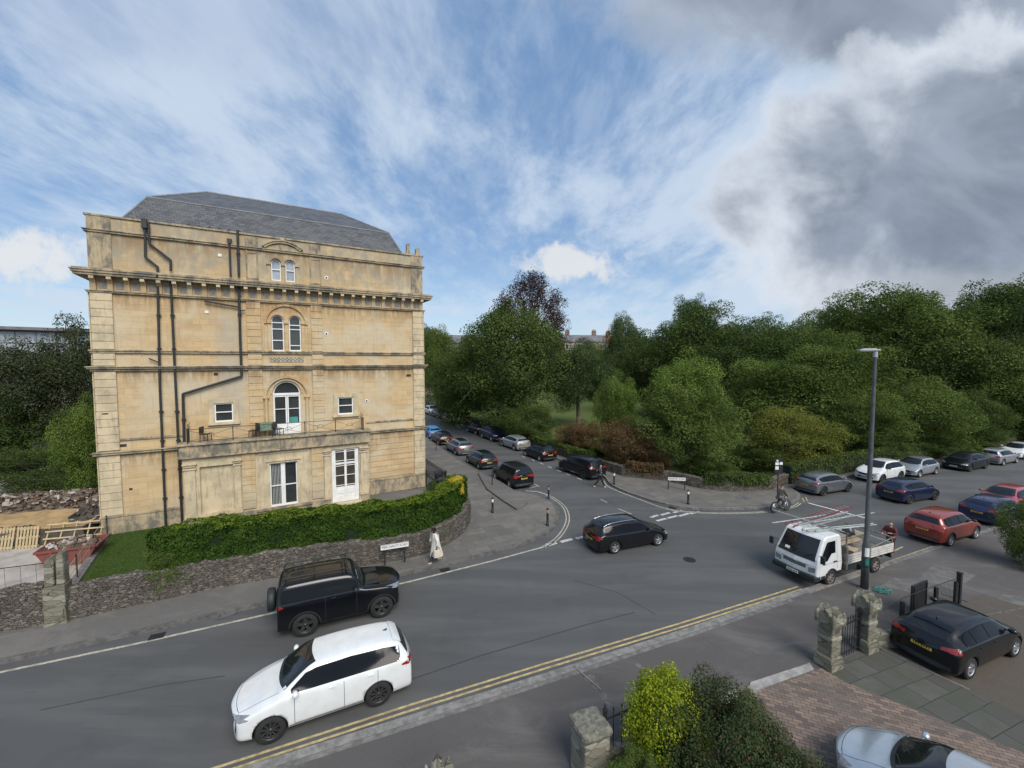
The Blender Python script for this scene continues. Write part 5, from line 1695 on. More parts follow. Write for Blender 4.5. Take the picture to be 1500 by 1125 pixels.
m = MB(); m.path([(-.05, 0, .3), (0, 0, .42), (.05, 0, .3)], .008, 5); m.build('handle', MATS['bin_blue'], t)

# round topped pillar at the bottom
t = empty('gate_pillar', (1.82, 9.4, .1), R(22), 'square stone pillar with a rounded moss covered top beside the yellow bush', 'gate pillar')
MB().bx(-.34, .34, -.34, .34, 0, 1.12).build('shaft', MATS['pillar_stone'], t, bevel=.06)
mat('moss_cap', (0.20, 0.195, 0.165), .95, .5, 9, bump=.9, bscale=14, col2=(0.085, 0.082, 0.062))
MB().bx(-.4, .4, -.4, .4, 1.12, 1.34).build('cap', MATS['moss_cap'], t, bevel=.1)
q0 = Vector((2.2, 9.55)); q1 = Vector((3.1, 9.95))
spear_rail('iron_railing', q0, q1, 1.25, 'short spiked iron railing between the round topped pillar and the yellow bush', .22, .22)
wall_run('stone_wall', [(2.15, 9.35), (4.5, 10.35), (6.9, 11.4)], .4, .4, .3, 'pillar_stone', 'low stone kerb wall hidden under the near bushes', .1, 41)
tree('yellow_bush', 'bright yellow green rounded bush behind the round topped pillar', 'globe', 'leaf_yellow', 3.60, 9.35, 1.42, .98, 1.10, .2, cat='bush', tk='stem_core')
tree('dark_bush', 'large dark green bush right of the yellow bush', 'near', 'leaf_shrub', 4.5, 8.6, 1.35, 1.42, 1.45, .2, .8, ry=1.3, cat='bush', tk='stem_core')
tree('dark_bush', 'lower dark reddish green bush beside the brick paving, in front of the tall dark bush', 'near', 'leaf_shrub', 5.5, 7.75, .85, 1.25, 1.1, .2, 2.1, cat='bush', tk='stem_core')
tree('green_bush', 'soft bright green low shrub right of the round topped pillar', 'near', 'leaf_mid', 2.75, 8.6, .75, .65, .62, .2, 1.0, cat='bush', tk='stem_core')

# ------------------------------------------------------------------ vehicles
def paint(name, c, metallic=0.0, rough=.28, coat=1.0):
    if name in MATS: return MATS[name]
    m_ = mat(name, c, rough, .06, 3, metallic=metallic, coat=coat, spec=.2 if max(c) < .1 else .5)
    return m_


paint('paint_white', (.66, .68, .68)); paint('paint_black', (.0045, .005, .007), coat=.7); paint('paint_silver', (.42, .44, .46), .6)
paint('paint_grey', (.17, .185, .20), .5); paint('paint_darkgrey', (.055, .06, .068), .4); paint('paint_red', (.25, .032, .018), .2)
paint('paint_crimson', (.22, .012, .02)); paint('paint_navy', (.010, .016, .050)); paint('paint_blue', (.018, .026, .085), .3)
paint('paint_green', (.010, .022, .020), .3); paint('paint_pink', (.30, .04, .06)); paint('paint_iceblue', (.46, .51, .56), .55)
mat('car_glass', (.012, .014, .017), .04, .1, 2, spec=.5); mat('side_glass', (.006, .007, .009), .08, .1, 2, spec=.22); mat('plastic', (.016, .023, .025), .6, .2, 6)
mat('tyre', (.017, .017, .018), .85, .3, 8); mat('alloy', (.42, .43, .44), .35, .15, 4, metallic=.7); mat('dark_alloy', (.06, .062, .065), .4, .2, 4, metallic=.5)
mat('headlight', (.20, .215, .23), .08, .25, 8, spec=.9); mat('tail_light', (.26, .012, .012), .2, .25, 6, spec=.8)
mat('plate_yellow', (.66, .48, .08), .5, .1, 4); mat('plate_white', (.70, .70, .66), .5, .1, 4); mat('chrome', (.60, .61, .62), .15, .1, 3, metallic=.9)
mat('blue_tarp', (.05, .24, .50), .5, .4, 3, bump=.6, bscale=6)

CSPEC = dict(
    hatch=dict(L=4.1, W=1.76, H=1.46, wb=2.55, fo=.82, rw=.31, gc=.17, hz=.66, cz=.94, bz=.93, cowl=1.02, head=1.82, rr=3.66, drop=.09, tail=3.98, wt=.66),
    sleek=dict(L=4.32, W=1.82, H=1.50, wb=2.70, fo=.82, rw=.34, gc=.18, hz=.70, cz=.98, bz=1.0, cowl=.98, head=1.82, rr=3.75, drop=.14, tail=4.18, wt=.64),
    estate=dict(L=4.62, W=1.80, H=1.50, wb=2.68, fo=.90, rw=.32, gc=.17, hz=.66, cz=.94, bz=.96, cowl=1.12, head=1.98, rr=4.18, drop=.12, tail=4.50, wt=.65, rails='chrome'),
    suv=dict(L=4.70, W=1.82, H=1.70, wb=2.67, fo=.96, rw=.355, gc=.22, hz=.86, cz=1.12, bz=1.12, cowl=1.12, head=1.95, rr=4.30, drop=.12, tail=4.56, wt=.67, spoiler=True),
    cross=dict(L=4.28, W=1.80, H=1.64, wb=2.56, fo=.86, rw=.345, gc=.22, hz=.82, cz=1.08, bz=1.08, cowl=1.05, head=1.85, rr=3.86, drop=.11, tail=4.12, wt=.66, clad=True),
    boxy=dict(L=4.24, W=1.82, H=1.69, wb=2.57, fo=.82, rw=.35, gc=.22, hz=.96, cz=1.12, bz=1.12, cowl=1.12, head=1.66, rr=4.02, drop=.05, tail=4.18, wt=.74, clad=True, rails='plastic'),
    offroad=dict(L=4.45, W=1.98, H=1.95, wb=2.62, fo=.86, rw=.42, gc=.30, hz=1.14, cz=1.28, bz=1.30, cowl=1.42, head=1.92, rr=4.30, drop=.03, tail=4.42, wt=.80, clad=True),
)


def interp(pts, x):
    for (a, b), (c, d) in zip(pts[:-1], pts[1:]):
        if x <= c: return b + (d - b) * max(0, min(1, (x - a) / max(c - a, 1e-6)))
    return pts[-1][1]


def car_shell(k):
    p = CSPEC[k]
    L, W, H = p['L'], p['W'], p['H']
    hz, cz, bz, gc = p['hz'], p['cz'], p['bz'], p['gc']
    w, wt = W / 2, p['wt'] * W / 2
    hw = .80 if k != 'offroad' else .88
    co, he, rr, ta = p['cowl'], p['head'], p['rr'], p['tail']
    rz = H - p['drop']
    #  t, zb, zs, zt, ws, wt, bulge
    st = [(0, gc + .13, hz - .17, hz - .08, w * .80, w * .62, .17),
          (.09, gc, hz - .07, hz - .0, w * .93, w * .70, .16),
          (.42, gc - .02, hz + .02, hz + .06, w * .985, w * .74, .08),
          (co * .70, gc - .02, hz + (cz - hz) * .62 - .03, hz + (cz - hz) * .62 + .03, w, w * hw, 0.02),
          (co - .04, gc - .02, bz - .06, cz + .0, w, w * hw, 0.0),
          (co + .10, gc - .02, bz - .03, cz + .07, w, w * hw * .97, 0),
          (he - .16, gc - .02, bz, cz + (H - cz) * .84, w, wt + (w * hw - wt) * .2, 0),
          (he + .10, gc - .02, bz, H - .03, w, wt, 0),
          ((he + rr) / 2 - .2, gc - .02, bz + .01, H, w, wt, 0),
          (rr - .45, gc - .02, bz + .03, H - p['drop'] * .35, w, wt * .99, 0),
          (rr - .02, gc - .01, bz + .04, rz, w * .99, wt * .95, .03),
          (rr + (ta - rr) * .45, gc, bz + .04, rz - (rz - bz) * .42, w * .985, wt * .98, .05),
          (ta, gc + .0, bz + .0, bz + .07, w * .97, w * .78, .07),
          (L - .05, gc + .02, bz - .20, bz - .10, w * .95, w * .74, .10),
          (L, gc + .12, bz - .32, bz - .24, w * .88, w * .66, .10)]
    vs, rows = [], 11
    for (t, zb, zs, zt, ws, wT, bu) in st:
        h = zt - zs
        d_ = min(.10, h * .4)
        prof = [(0, zb), (ws * .80, zb), (ws * .965, zb + .05), (ws * .995, zb + .42 * (zs - zb)), (ws, zs - .16 * (zs - zb)), (ws * .965, zs - .01),
                (ws * .94 + (wT - ws * .94) * .16, zs + h * .12), (wT + (ws * .94 - wT) * .10, zt - d_), (wT * .90, zt - d_ * .22), (wT * .5, zt), (0, zt + .004)]
        row = []
        sg = 1 if t < L / 2 else -1
        for (y, z) in prof: row.append((L / 2 - t - sg * bu * (y / ws) ** 2, y, z))
        full = row + [(x, -y, z) for (x, y, z) in row[-2:0:-1]]
        vs.append(full)
    n = len(vs[0])
    V = [v for r_ in vs for v in r_]
    fs = []
    for i in range(len(vs) - 1):
        for j in range(n): fs.append((i * n + j, i * n + (j + 1) % n, (i + 1) * n + (j + 1) % n, (i + 1) * n + j))
    for base, flip in ((0, True), ((len(vs) - 1) * n, False)):
        # cap as strips between the two sides
        for j in range(rows - 1):
            a, b = base + j, base + j + 1
            c, d = base + (n - j - 1) % n, base + (n - j) % n
            if j == 0: q = [a, b, base + n - 1]
            elif j == rows - 2: q = [a, b, base + n - j]
            else: q = [a, b, base + n - j - 1, base + n - j]
            fs.append(tuple(q[::-1]) if not flip else tuple(q))
    me = bpy.data.meshes.new('body')
    me.from_pydata(V, [], fs)
    bm = bmesh.new(); bm.from_mesh(me); bmesh.ops.remove_doubles(bm, verts=bm.verts, dist=1e-4); bmesh.ops.recalc_face_normals(bm, faces=bm.faces); bm.to_mesh(me); bm.free()
    me.materials.append(MATS['paint_white']); me.materials.append(MATS['plastic'])

    def sub(o):
        s_ = o.modifiers.new('s', 'SUBSURF'); s_.levels = 2; s_.render_levels = 2
    me = eval_mesh(me, [sub], 'body')
    me.materials.clear(); me.materials.append(MATS['paint_white']); me.materials.append(MATS['plastic'])
    xf, xr = L / 2 - p['fo'], L / 2 - p['fo'] - p['wb']
    c = MB()
    ra = p['rw'] + .055
    for x in (xf, xr):
        for s_ in (-1, 1): c.lathe([(ra, s_ * (W / 2 - .30)), (ra, s_ * (W / 2 + .25))] if s_ > 0 else [(ra, s_ * (W / 2 + .25)), (ra, s_ * (W / 2 - .30))], 28, axis='Y', M=Matrix.Translation((x, 0, p['rw'])), smooth=False)
    cm = c.mesh('cut')
    bm = bmesh.new(); bm.from_mesh(cm); bmesh.ops.recalc_face_normals(bm, faces=bm.faces); bm.to_mesh(cm); bm.free()
    cm.materials.append(MATS['paint_white']); cm.materials.append(MATS['plastic'])
    cm.polygons.foreach_set('material_index', [1] * len(cm.polygons))
    out = boolean(me, cm, 'body')
    out.polygons.foreach_set('use_smooth', [True] * len(out.polygons))
    at = out.attributes.new('sharp_face', 'BOOLEAN', 'FACE') if 'sharp_face' not in out.attributes else out.attributes['sharp_face']
    mi = np.zeros(len(out.polygons), dtype=np.int32); out.polygons.foreach_get('material_index', mi)
    at.data.foreach_set('value', (mi == 1))
    bm = bmesh.new(); bm.from_mesh(me)
    bv = BVHTree.FromBMesh(bm); bm.free()
    tops = [(t, zt) for (t, zb, zs, zt, ws, wT, bu) in st]
    bots = [(t, zs) for (t, zb, zs, zt, ws, wT, bu) in st]
    return out, bv, tops, bots


class Patch:
    """surfaces laid on the shell: glass, lamps, trim"""
    def __init__(s, bv): s.bv = bv

    def grid(s, mb, fn, d, nu, nv, off):
        d = Vector(d).normalized()

        def g(u, v):
            o = Vector(fn(u, v))
            h = s.bv.ray_cast(o, d)
            if h[0] is None:
                h = s.bv.find_nearest(o)
            nn = h[1]
            if nn.dot(d) > 0: nn = -nn
            return h[0] + nn * off
        mb.grid(g, nu, nv)


def wheel_meshes(rw, style):
    m = MB(); w = .105
    m.lathe([(rw * .66, -w), (rw * .90, -w * 1.0), (rw * .985, -w * .72), (rw, -w * .4), (rw, w * .4), (rw * .985, w * .72), (rw * .90, w), (rw * .66, w)], 32, axis='Y', cap=False)
    ty = m.mesh('tyre')
    m = MB()
    r_ = rw * .68
    m.lathe([(r_, -w * .9), (r_ * 1.0, w * .95), (r_ * .93, w * .97), (r_ * .90, w * .55), (r_ * .86, w * .1), (.001, w * .05)], 28, axis='Y', cap=False)
    n = {'five': 5, 'ten': 10, 'seven': 7}[style]
    for i in range(n):
        a = 2 * math.pi * i / n
        T = Matrix.Rotation(a, 4, 'Y')
        wd = r_ * (.17 if n == 5 else .075 if n == 10 else .11)
        m.add([(-wd, w * .62, r_ * .12), (wd, w * .62, r_ * .12), (wd * 1.1, w * .86, r_ * .93), (-wd * 1.1, w * .86, r_ * .93), (-wd, w * .2, r_ * .12), (wd, w * .2, r_ * .12), (wd * 1.1, w * .3, r_ * .93), (-wd * 1.1, w * .3, r_ * .93)],
              [(0, 1, 2, 3), (0, 3, 7, 4), (1, 5, 6, 2)], M=T)
    m.lathe([(r_ * .2, w * .3), (r_ * .2, w * .7), (.001, w * .74)], 12, axis='Y')
    ri = m.mesh('rim')
    m = MB(); m.lathe([(r_ * .85, w * .12), (.001, w * .1)], 20, axis='Y'); di = m.mesh('brake_disc')
    return ty, ri, di


CCACHE = {}


def make_car_parts(k):
    """list of (name, mesh, material key, parent index or None)"""
    if k in CCACHE: return CCACHE[k]
    p = CSPEC[k]; L, W, H, rw, gc = p['L'], p['W'], p['H'], p['rw'], p['gc']
    w = W / 2
    sh, bv, tops, bots = car_shell(k)
    P = Patch(bv)
    X = lambda t: L / 2 - t
    parts = [('body', sh, ['PAINT', 'plastic'], None)]
    co, he, rr, ta, bz = p['cowl'], p['head'], p['rr'], p['tail'], p['bz']
    zt = lambda t: interp(tops, t); zs = lambda t: interp(bots, t)
    # windscreen
    w0, w1 = w * .76, w * p['wt'] * .86
    m = MB()
    P.grid(m, lambda u, v: (X(co + .10 + (he - co - .08) * v) - .13 * (2 * u - 1) ** 2 * (1 - .4 * v), (2 * u - 1) * (w0 + (w1 - w0) * v), H + 1), (0, 0, -1), 14, 8, .006)
    parts.append(('windscreen', m.mesh('windscreen'), ['car_glass'], None))
    # rear window
    z0, z1 = bz + .12, (H - p['drop']) - .10
    a0, a1 = w * .74, w * p['wt'] * .82
    m = MB()
    P.grid(m, lambda u, v: (-L / 2 - 1, (2 * u - 1) * (a0 + (a1 - a0) * v), z0 + (z1 - z0) * v - .04 * (2 * u - 1) ** 2 * (1 - v)), (1, 0, 0), 12, 7, .007)
    parts.append(('rear_window', m.mesh('rear_window'), ['car_glass'], None))
    # side glass: front and rear doors, quarter light
    ts = [co + (he - co) * .42, he + (rr - he) * .30, he + (rr - he) * .36, he + (rr - he) * .70, he + (rr - he) * .745, rr - .10 + (ta - rr) * .1]
    if k == 'offroad': ts = [he - .22, he + .86, he + .92, rr - .10]
    if k == 'hatch': ts = [co + (he - co) * .42, he + (rr - he) * .38, he + (rr - he) * .44, he + (rr - he) * .80, he + (rr - he) * .84, rr - .14]
    lo = lambda t: bz + .035 + .02 * (t - co) / L
    hi = lambda t: max(lo(t) + .012, zt(t) - (.15 if k != 'offroad' else .20))
    for s_ in (1, -1):
        trim = MB()
        t0, t1 = ts[0] - .03, ts[-1] + .03
        P.grid(trim, lambda u, v: (X(t0 + (t1 - t0) * u), s_ * 3, (lo(t0 + (t1 - t0) * u) - .02) * (1 - v) + (hi(t0 + (t1 - t0) * u) + .012) * v), (0, -s_, 0), 24, 4, .002)
        parts.append(('window_trim', trim.mesh('window_trim'), ['side_glass'], None))
        for a, b in zip(ts[::2], ts[1::2]):
            m = MB()

            def fn(u, v, a=a, b=b):
                last = b == ts[-1]
                t = a + (b - a) * u
                if last and k != 'offroad': t = a + (b - a) * u * (1.0 if v < .01 else 1 - .30 * v * 1.0) if False else a + (b - a + (.10 if not last else 0)) * u - (0)
                h = hi(t)
                if last and k not in ('offroad', 'boxy'): h = lo(t) + (h - lo(t)) * (1 - .55 * max(0, (u - .45) / .55) ** 2)
                return (X(t), s_ * 3, lo(t) * (1 - v) + h * v)
            P.grid(m, fn, (0, -s_, 0), 10, 4, .012)
            parts.append(('side_window', m.mesh('side_window'), ['side_glass'], None))
        # lamps
        hz = p['hz']
        m = MB()
        P.grid(m, lambda u, v: (L / 2 + 1, s_ * (w * .52 + w * .38 * u), hz - .14 + .05 * u + (.10 + .03 * u) * v), (-1, 0, 0), 8, 3, .006)
        P.grid(m, lambda u, v: (L / 2 - .14 - .34 * u, s_ * 3, hz - .13 + .07 * u + (.15 - .13 * u) * v), (0, -s_, 0), 5, 3, .006)
        parts.append(('headlight', m.mesh('headlight'), ['headlight'], None))
        m = MB()
        if k == 'offroad':
            P.grid(m, lambda u, v: (-L / 2 - 1, s_ * (w * .78 + w * .12 * u), bz - .32 + .22 * v), (1, 0, 0), 4, 3, .006)
        elif k in ('estate', 'boxy', 'hatch'):
            P.grid(m, lambda u, v: (-L / 2 - 1, s_ * (w * .62 + w * .30 * u), bz - .22 + .22 * v), (1, 0, 0), 6, 3, .006)
        else:
            P.grid(m, lambda u, v: (-L / 2 - 1, s_ * (w * .50 + w * .43 * u), bz - .14 + .03 * u + (.09 + .06 * u) * v), (1, 0, 0), 8, 3, .006)
        parts.append(('tail_light', m.mesh('tail_light'), ['tail_light'], None))
        # lamp wrapping onto the side
        m = MB()
        tl_ = .36 if k == 'suv' else .24
        P.grid(m, lambda u, v: (-L / 2 + .06 + tl_ * u, s_ * 3, bz - .15 + .05 * u + (.18 - .14 * u) * v), (0, -s_, 0), 5, 3, .006)
        parts.append(('tail_light', m.mesh('tail_light'), ['tail_light'], None))
        # seams, handles, sill
        m = MB()
        seam_t = [ts[0] + .05, (ts[1] + ts[2]) / 2] + ([min(ts[3] + .02, L - p['fo'] - .0)] if len(ts) > 4 else [])
        for t in seam_t:
            P.grid(m, lambda u, v: (X(t) - .006 + .012 * u, s_ * 3, gc + .12 + (lo(t) - gc - .12) * v), (0, -s_, 0), 1, 8, .0035)
        P.grid(m, lambda u, v: (X(ts[0] + .05) + (X(min(ts[-1], L - .75)) - X(ts[0] + .05)) * u, s_ * 3, gc + .13 + .010 * v), (0, -s_, 0), 12, 1, .0035)
        parts.append(('door_seam', m.mesh('door_seam'), ['plastic'], None))
        for t in ([(ts[1] - .22), (ts[3] - .16)] if len(ts) > 4 else [ts[1] - .25]):
            m = MB(); h = bv.ray_cast(Vector((X(t), s_ * 3, bz - .10)), Vector((0, -s_, 0)))
            if h[0]: m.box(h[0] + Vector((0, s_ * .012, 0)), (.16, .035, .028)); parts.append(('door_handle', m.mesh('door_handle'), ['PAINT'], None))
        h = bv.ray_cast(Vector((X(ts[0] + .05), s_ * 3, bz + .02)), Vector((0, -s_, 0)))
        y0 = abs(h[0].y) if h[0] else w * .9
        m = MB()
        m.lathe([(.001, -.10), (.055, -.085), (.075, -.02), (.072, .06), (.04, .1), (.001, .105)], 12, axis='Y', M=Matrix.Translation((X(ts[0] + .08), s_ * (y0 + .16), bz + .09)))
        m.box((X(ts[0] + .06), s_ * (y0 + .04), bz + .06), (.05, .12, .03))
        parts.append(('wing_mirror', m.mesh('wing_mirror'), ['plastic' if p.get('clad') else 'PAINT'], None))
        if p.get('clad') or k == 'suv':
            m = MB()
            x0, x1 = X(p['fo']) - rw - .07, X(p['fo'] + p['wb']) + rw + .07
            if k != 'suv':
                P.grid(m, lambda u, v: (x0 + (x1 - x0) * u, s_ * 3, gc + .0 + .13 * v), (0, -s_, 0), 12, 2, .010)
                for xw in (X(p['fo']), X(p['fo'] + p['wb'])):
                    P.grid(m, lambda u, v: (xw + (rw + .055 + .055 * v) * math.cos(-.25 + (math.pi + .5) * u), s_ * 3, rw + (rw + .055 + .055 * v) * math.sin(-.25 + (math.pi + .5) * u)), (0, -s_, 0), 20, 1, .012)
                parts.append(('cladding', m.mesh('cladding'), ['plastic'], None))
            else:
                P.grid(m, lambda u, v: (x0 + (x1 - x0) * u, s_ * 3, gc + .10 + .03 * v), (0, -s_, 0), 12, 1, .014)
                parts.append(('sill_strip', m.mesh('sill_strip'), ['chrome'], None))
        if p.get('rails'):
            m = MB(); pts = []
            for i in range(11):
                t = he + .08 + (rr - he - .2) * i / 10
                h = bv.ray_cast(Vector((X(t), s_ * w * p['wt'] * .90, H + 1)), Vector((0, 0, -1)))
                e = .045 if 0 < i < 10 else .0
                pts.append(h[0] + Vector((0, 0, e)))
            m.path(pts, .018, 6)
            parts.append(('roof_rail', m.mesh('roof_rail'), [p['rails']], None))
    # nose and tail details
    m = MB()
    for q in (-1, 1):
        P.grid(m, lambda u, v: (X(.16 + (co - .12) * v), q * w * (.62 + .10 * v) - .005 + .010 * u, H + 1), (0, 0, -1), 1, 8, .003)
    P.grid(m, lambda u, v: (X(.15) - .25 * (2 * u - 1) ** 2 * .4 - .010 * v, (2 * u - 1) * w * .62, H + 1), (0, 0, -1), 10, 1, .003)
    parts.append(('bonnet_seam', m.mesh('bonnet_seam'), ['plastic'], None))
    m = MB()
    P.grid(m, lambda u, v: (X(co + .02 + .10 * v) - .13 * (2 * u - 1) ** 2, (2 * u - 1) * w * .76, H + 1), (0, 0, -1), 12, 2, .004)
    for q in (-.5, .15):
        a_ = bv.ray_cast(Vector((X(co + .12), q * w, H + 1)), Vector((0, 0, -1)))[0]; b_ = bv.ray_cast(Vector((X(co + .30), q * w + .52, H + 1)), Vector((0, 0, -1)))[0]
        m.tube(a_ + Vector((0, 0, .02)), b_ + Vector((0, 0, .02)), .009, n=5)
    parts.append(('wiper', m.mesh('wiper'), ['plastic'], None))
    hz = p['hz']
    m = MB()
    gw = .62 if k == 'suv' else .50
    P.grid(m, lambda u, v: (L / 2 + 1, (2 * u - 1) * w * gw, hz - .24 + .17 * v), (-1, 0, 0), 8, 3, .005)
    parts.append(('grille', m.mesh('grille'), ['plastic'], None))
    m = MB()
    P.grid(m, lambda u, v: (L / 2 + 1, (2 * u - 1) * w * .62, gc + .06 + (hz - gc) * .32 * v), (-1, 0, 0), 8, 3, .005)
    parts.append(('air_intake', m.mesh('air_intake'), ['plastic'], None))
    m = MB()
    P.grid(m, lambda u, v: (-L / 2 - 1, (2 * u - 1) * w * .78, gc + .06 + .17 * v), (1, 0, 0), 8, 3, .006)
    parts.append(('rear_bumper_trim', m.mesh('rear_bumper_trim'), ['plastic'], None))

    def plate(z, sx, mk):
        h = bv.ray_cast(Vector((sx * (L / 2 + 1), 0, z)), Vector((-sx, 0, 0)))
        x = h[0].x + sx * .018 if h[0] else sx * L / 2
        m = MB(); m.box((x, 0, z), (.012, .52, .112))
        parts.append(('number_plate', m.mesh('number_plate'), [mk], None)); pi = len(parts) - 1
        m = MB()
        for i, yy in enumerate((-.2, -.14, -.08, -.02, .07, .13, .19)): m.box((x + sx * .0075, yy, z), (.003, .022 + .008 * (i % 2), .062))
        parts.append(('plate_characters', m.mesh('plate_characters'), ['plastic'], pi))
    plate(gc + .22, 1, 'plate_white')
    plate(bz - .27 if k not in ('offroad',) else .62, -1, 'plate_yellow')
    if k in ('suv', 'cross', 'hatch', 'sleek', 'estate', 'boxy'):
        m = MB()   # rear spoiler lip and wiper
        P.grid(m, lambda u, v: (X(rr - .20 + .22 * v), (2 * u - 1) * w * p['wt'] * .82, H + 1), (0, 0, -1), 8, 3, .022)
        P.grid(m, lambda u, v: (X(rr + .02), (2 * u - 1) * w * p['wt'] * .82, 0), (0, 0, 1), 1, 1, .0) if False else None
        parts.append(('spoiler', m.mesh('spoiler'), ['PAINT'], None))
        h0 = bv.ray_cast(Vector((-L / 2 - 1, 0, z0 + .03)), Vector((1, 0, 0)))[0]; h1 = bv.ray_cast(Vector((-L / 2 - 1, .32, z0 + .12)), Vector((1, 0, 0)))[0]
        m = MB(); m.tube(h0 + Vector((-.02, 0, 0)), h1 + Vector((-.02, 0, 0)), .01, n=5); parts.append(('wiper', m.mesh('wiper'), ['plastic'], None))
        m = MB(); q = bv.ray_cast(Vector((X(rr - .35), 0, H + 1)), Vector((0, 0, -1)))[0]
        m.add([q + Vector(v) for v in ((.07, -.02, 0), (.07, .02, 0), (-.07, .025, 0), (-.07, -.025, 0), (-.07, 0, .06))], [(0, 1, 4), (1, 2, 4), (2, 3, 4), (3, 0, 4)])
        parts.append(('aerial', m.mesh('aerial'), ['plastic'], None))
    if k == 'estate':
        m = MB(); P.grid(m, lambda u, v: (X(he + .12 + (rr - he - .55) * v), (2 * u - 1) * w * .47, H + 1), (0, 0, -1), 8, 10, .006)
        parts.append(('glass_roof', m.mesh('glass_roof'), ['car_glass'], None))
    if k == 'boxy':
        m = MB()
        for i in range(7):
            y = -.48 + i * .16
            P.grid(m, lambda u, v: (X(he + .2 + (rr - he - .5) * v), y - .012 + .024 * u, H + 1), (0, 0, -1), 1, 8, .006)
        parts.append(('roof_groove', m.mesh('roof_groove'), ['chrome'], None))
    if k == 'offroad':
        m = MB()
        M_ = Matrix.Translation((-L / 2 - .12, .05, 1.12)) @ Matrix.Rotation(R(90), 4, 'Z')
        m.lathe([(.001, -.13), (.36, -.12), (.40, -.06), (.40, .1), (.36, .13), (.001, .13)], 28, axis='Y', M=M_)
        parts.append(('spare_wheel', m.mesh('spare_wheel'), ['plastic'], None))
        m = MB()
        for y in (-.62, .62): m.path([(X(he + .1), y, H + .02), (X(he + .2), y, H + .13), (X(rr - .2), y, H + .13), (X(rr - .1), y, H + .02)], .025, 6)
        for i in (0, 3, 6): m.tube((X(he + .25 + i * .33), -.62, H + .12), (X(he + .25 + i * .33), .62, H + .12), .018, n=6)
        m.bx(X(he + .1) - .02, X(he + .1) + .02, -.55, .55, H + .06, H + .15)
        parts.append(('roof_rack', m.mesh('roof_rack'), ['plastic'], None))
        for s_ in (1, -1):
            m = MB(); m.box((X(co - .28), s_ * w * .5, p['cz'] + .005), (.5, .34, .02)); parts.append(('bonnet_plate', m.mesh('bonnet_plate'), ['plastic'], None))
    CCACHE[k] = (parts, bv)
    return CCACHE[k]


WCACHE = {}


def vehicle(kind, paintm, cx, cy, heading, label, group=None, cat='car', rim='alloy', style='five', z=0.0, name='parked_car', extra=None):
    p = CSPEC[kind]
    parts, bv = make_car_parts(kind)
    t = empty(name, (cx, cy, z), heading, label, cat, group)
    objs = []
    for (nm, me, mk, pi) in parts:
        key = (id(me), paintm)
        o = bpy.data.objects.new(nm, me); COL.objects.link(o)
        o.parent = objs[pi] if pi is not None else t
        if not me.materials or len(me.materials) < len(mk):
            me.materials.clear()
            for _ in mk: me.materials.append(MATS['plastic'])
        for i, q in enumerate(mk):
            o.material_slots[i].link = 'OBJECT'
            o.material_slots[i].material = MATS[paintm] if q == 'PAINT' else MATS[q]
        objs.append(o)
    if (p['rw'], style) not in WCACHE: WCACHE[(p['rw'], style)] = wheel_meshes(p['rw'], style)
    ty, ri, di = WCACHE[(p['rw'], style)]
    for x in (p['L'] / 2 - p['fo'], p['L'] / 2 - p['fo'] - p['wb']):
        for s_ in (1, -1):
            y = s_ * (p['W'] / 2 - .125)
            wo = link_mesh('wheel', ty, MATS['tyre'], t)
            wo.location = (x, y, p['rw']); wo.rotation_euler = (0, 0, 0 if s_ > 0 else math.pi)
            r_ = bpy.data.objects.new('rim', ri); COL.objects.link(r_); r_.parent = wo
            if not ri.materials: ri.materials.append(MATS['alloy'])
            r_.material_slots[0].link = 'OBJECT'; r_.material_slots[0].material = MATS[rim]
            link_mesh('brake_disc', di, MATS['plastic'], wo)
    return t


def park(kind, paintm, A, B, side, label, hd=None, z=0.0, adj=0.0, **kw):
    """A, B: where the front and the rear wheel of the visible side touch the ground in the photograph"""
    p = CSPEC[kind]
    a, b = Vector(G(*A, z)), Vector(G(*B, z))
    h = math.atan2((a - b).y, (a - b).x) if hd is None else R(hd)
    nrm = Vector((-math.sin(h), math.cos(h))); fw = Vector((math.cos(h), math.sin(h)))
    mid = (a + b) / 2 - nrm * side * (p['W'] / 2 - .04)
    c = mid - fw * ((p['L'] / 2 - p['fo'] - p['wb'] / 2) + adj)
    return vehicle(kind, paintm, c.x, c.y, h, label, z=z, **kw)


GR1, GR2, GR3, GR4 = 'cars parked on the left of the side street', 'cars parked along the park wall in the side street', 'cars parked along the park on the main road', 'cars parked at the near kerb'
park('suv', 'paint_white', (397, 1090), (555, 1035), 1, 'large white estate 4x4 with dark alloy wheels driving left in the near lane', name='moving_car', rim='dark_alloy', style='ten')
park('offroad', 'paint_black', (560, 905), (447, 933), -1, 'black two door off roader with roof rack and rear spare wheel, beside the white car', name='moving_car', rim='dark_alloy')
park('estate', 'paint_black', (967, 799), (898, 812), -1, 'black estate car with silver roof rails crossing the junction', name='moving_car', style='five')
park('sleek', 'paint_navy', (1370, 733), (1333, 739), -1, 'dark navy blue car driving away to the right past the parked cars', name='moving_car', rim='dark_alloy')
park('cross', 'paint_red', (1432, 790), (1390, 801), -1, 'red crossover parked half on the pavement behind the white truck', hd=22, z=.0, group=GR4)
park('sleek', 'paint_blue', (1505, 759), (1462, 775), -1, 'dark blue hatchback parked in front of the red crossover', hd=23, group=GR4, rim='dark_alloy')
park('hatch', 'paint_pink', (1478, 757), (1520, 742), 1, 'pinkish red car at the right edge in front of the dark blue hatchback', hd=-157, group=GR4)
park('sleek', 'paint_grey', (1245, 721), (1204, 727), -1, 'grey hatchback parked nearest the park corner, nose to the right', hd=20, group=GR3, rim='dark_alloy', style='seven')
park('cross', 'paint_white', (1289, 712), (1322, 700), 1, 'white crossover facing left beside the park wall', hd=-157, group=GR3, rim='dark_alloy')
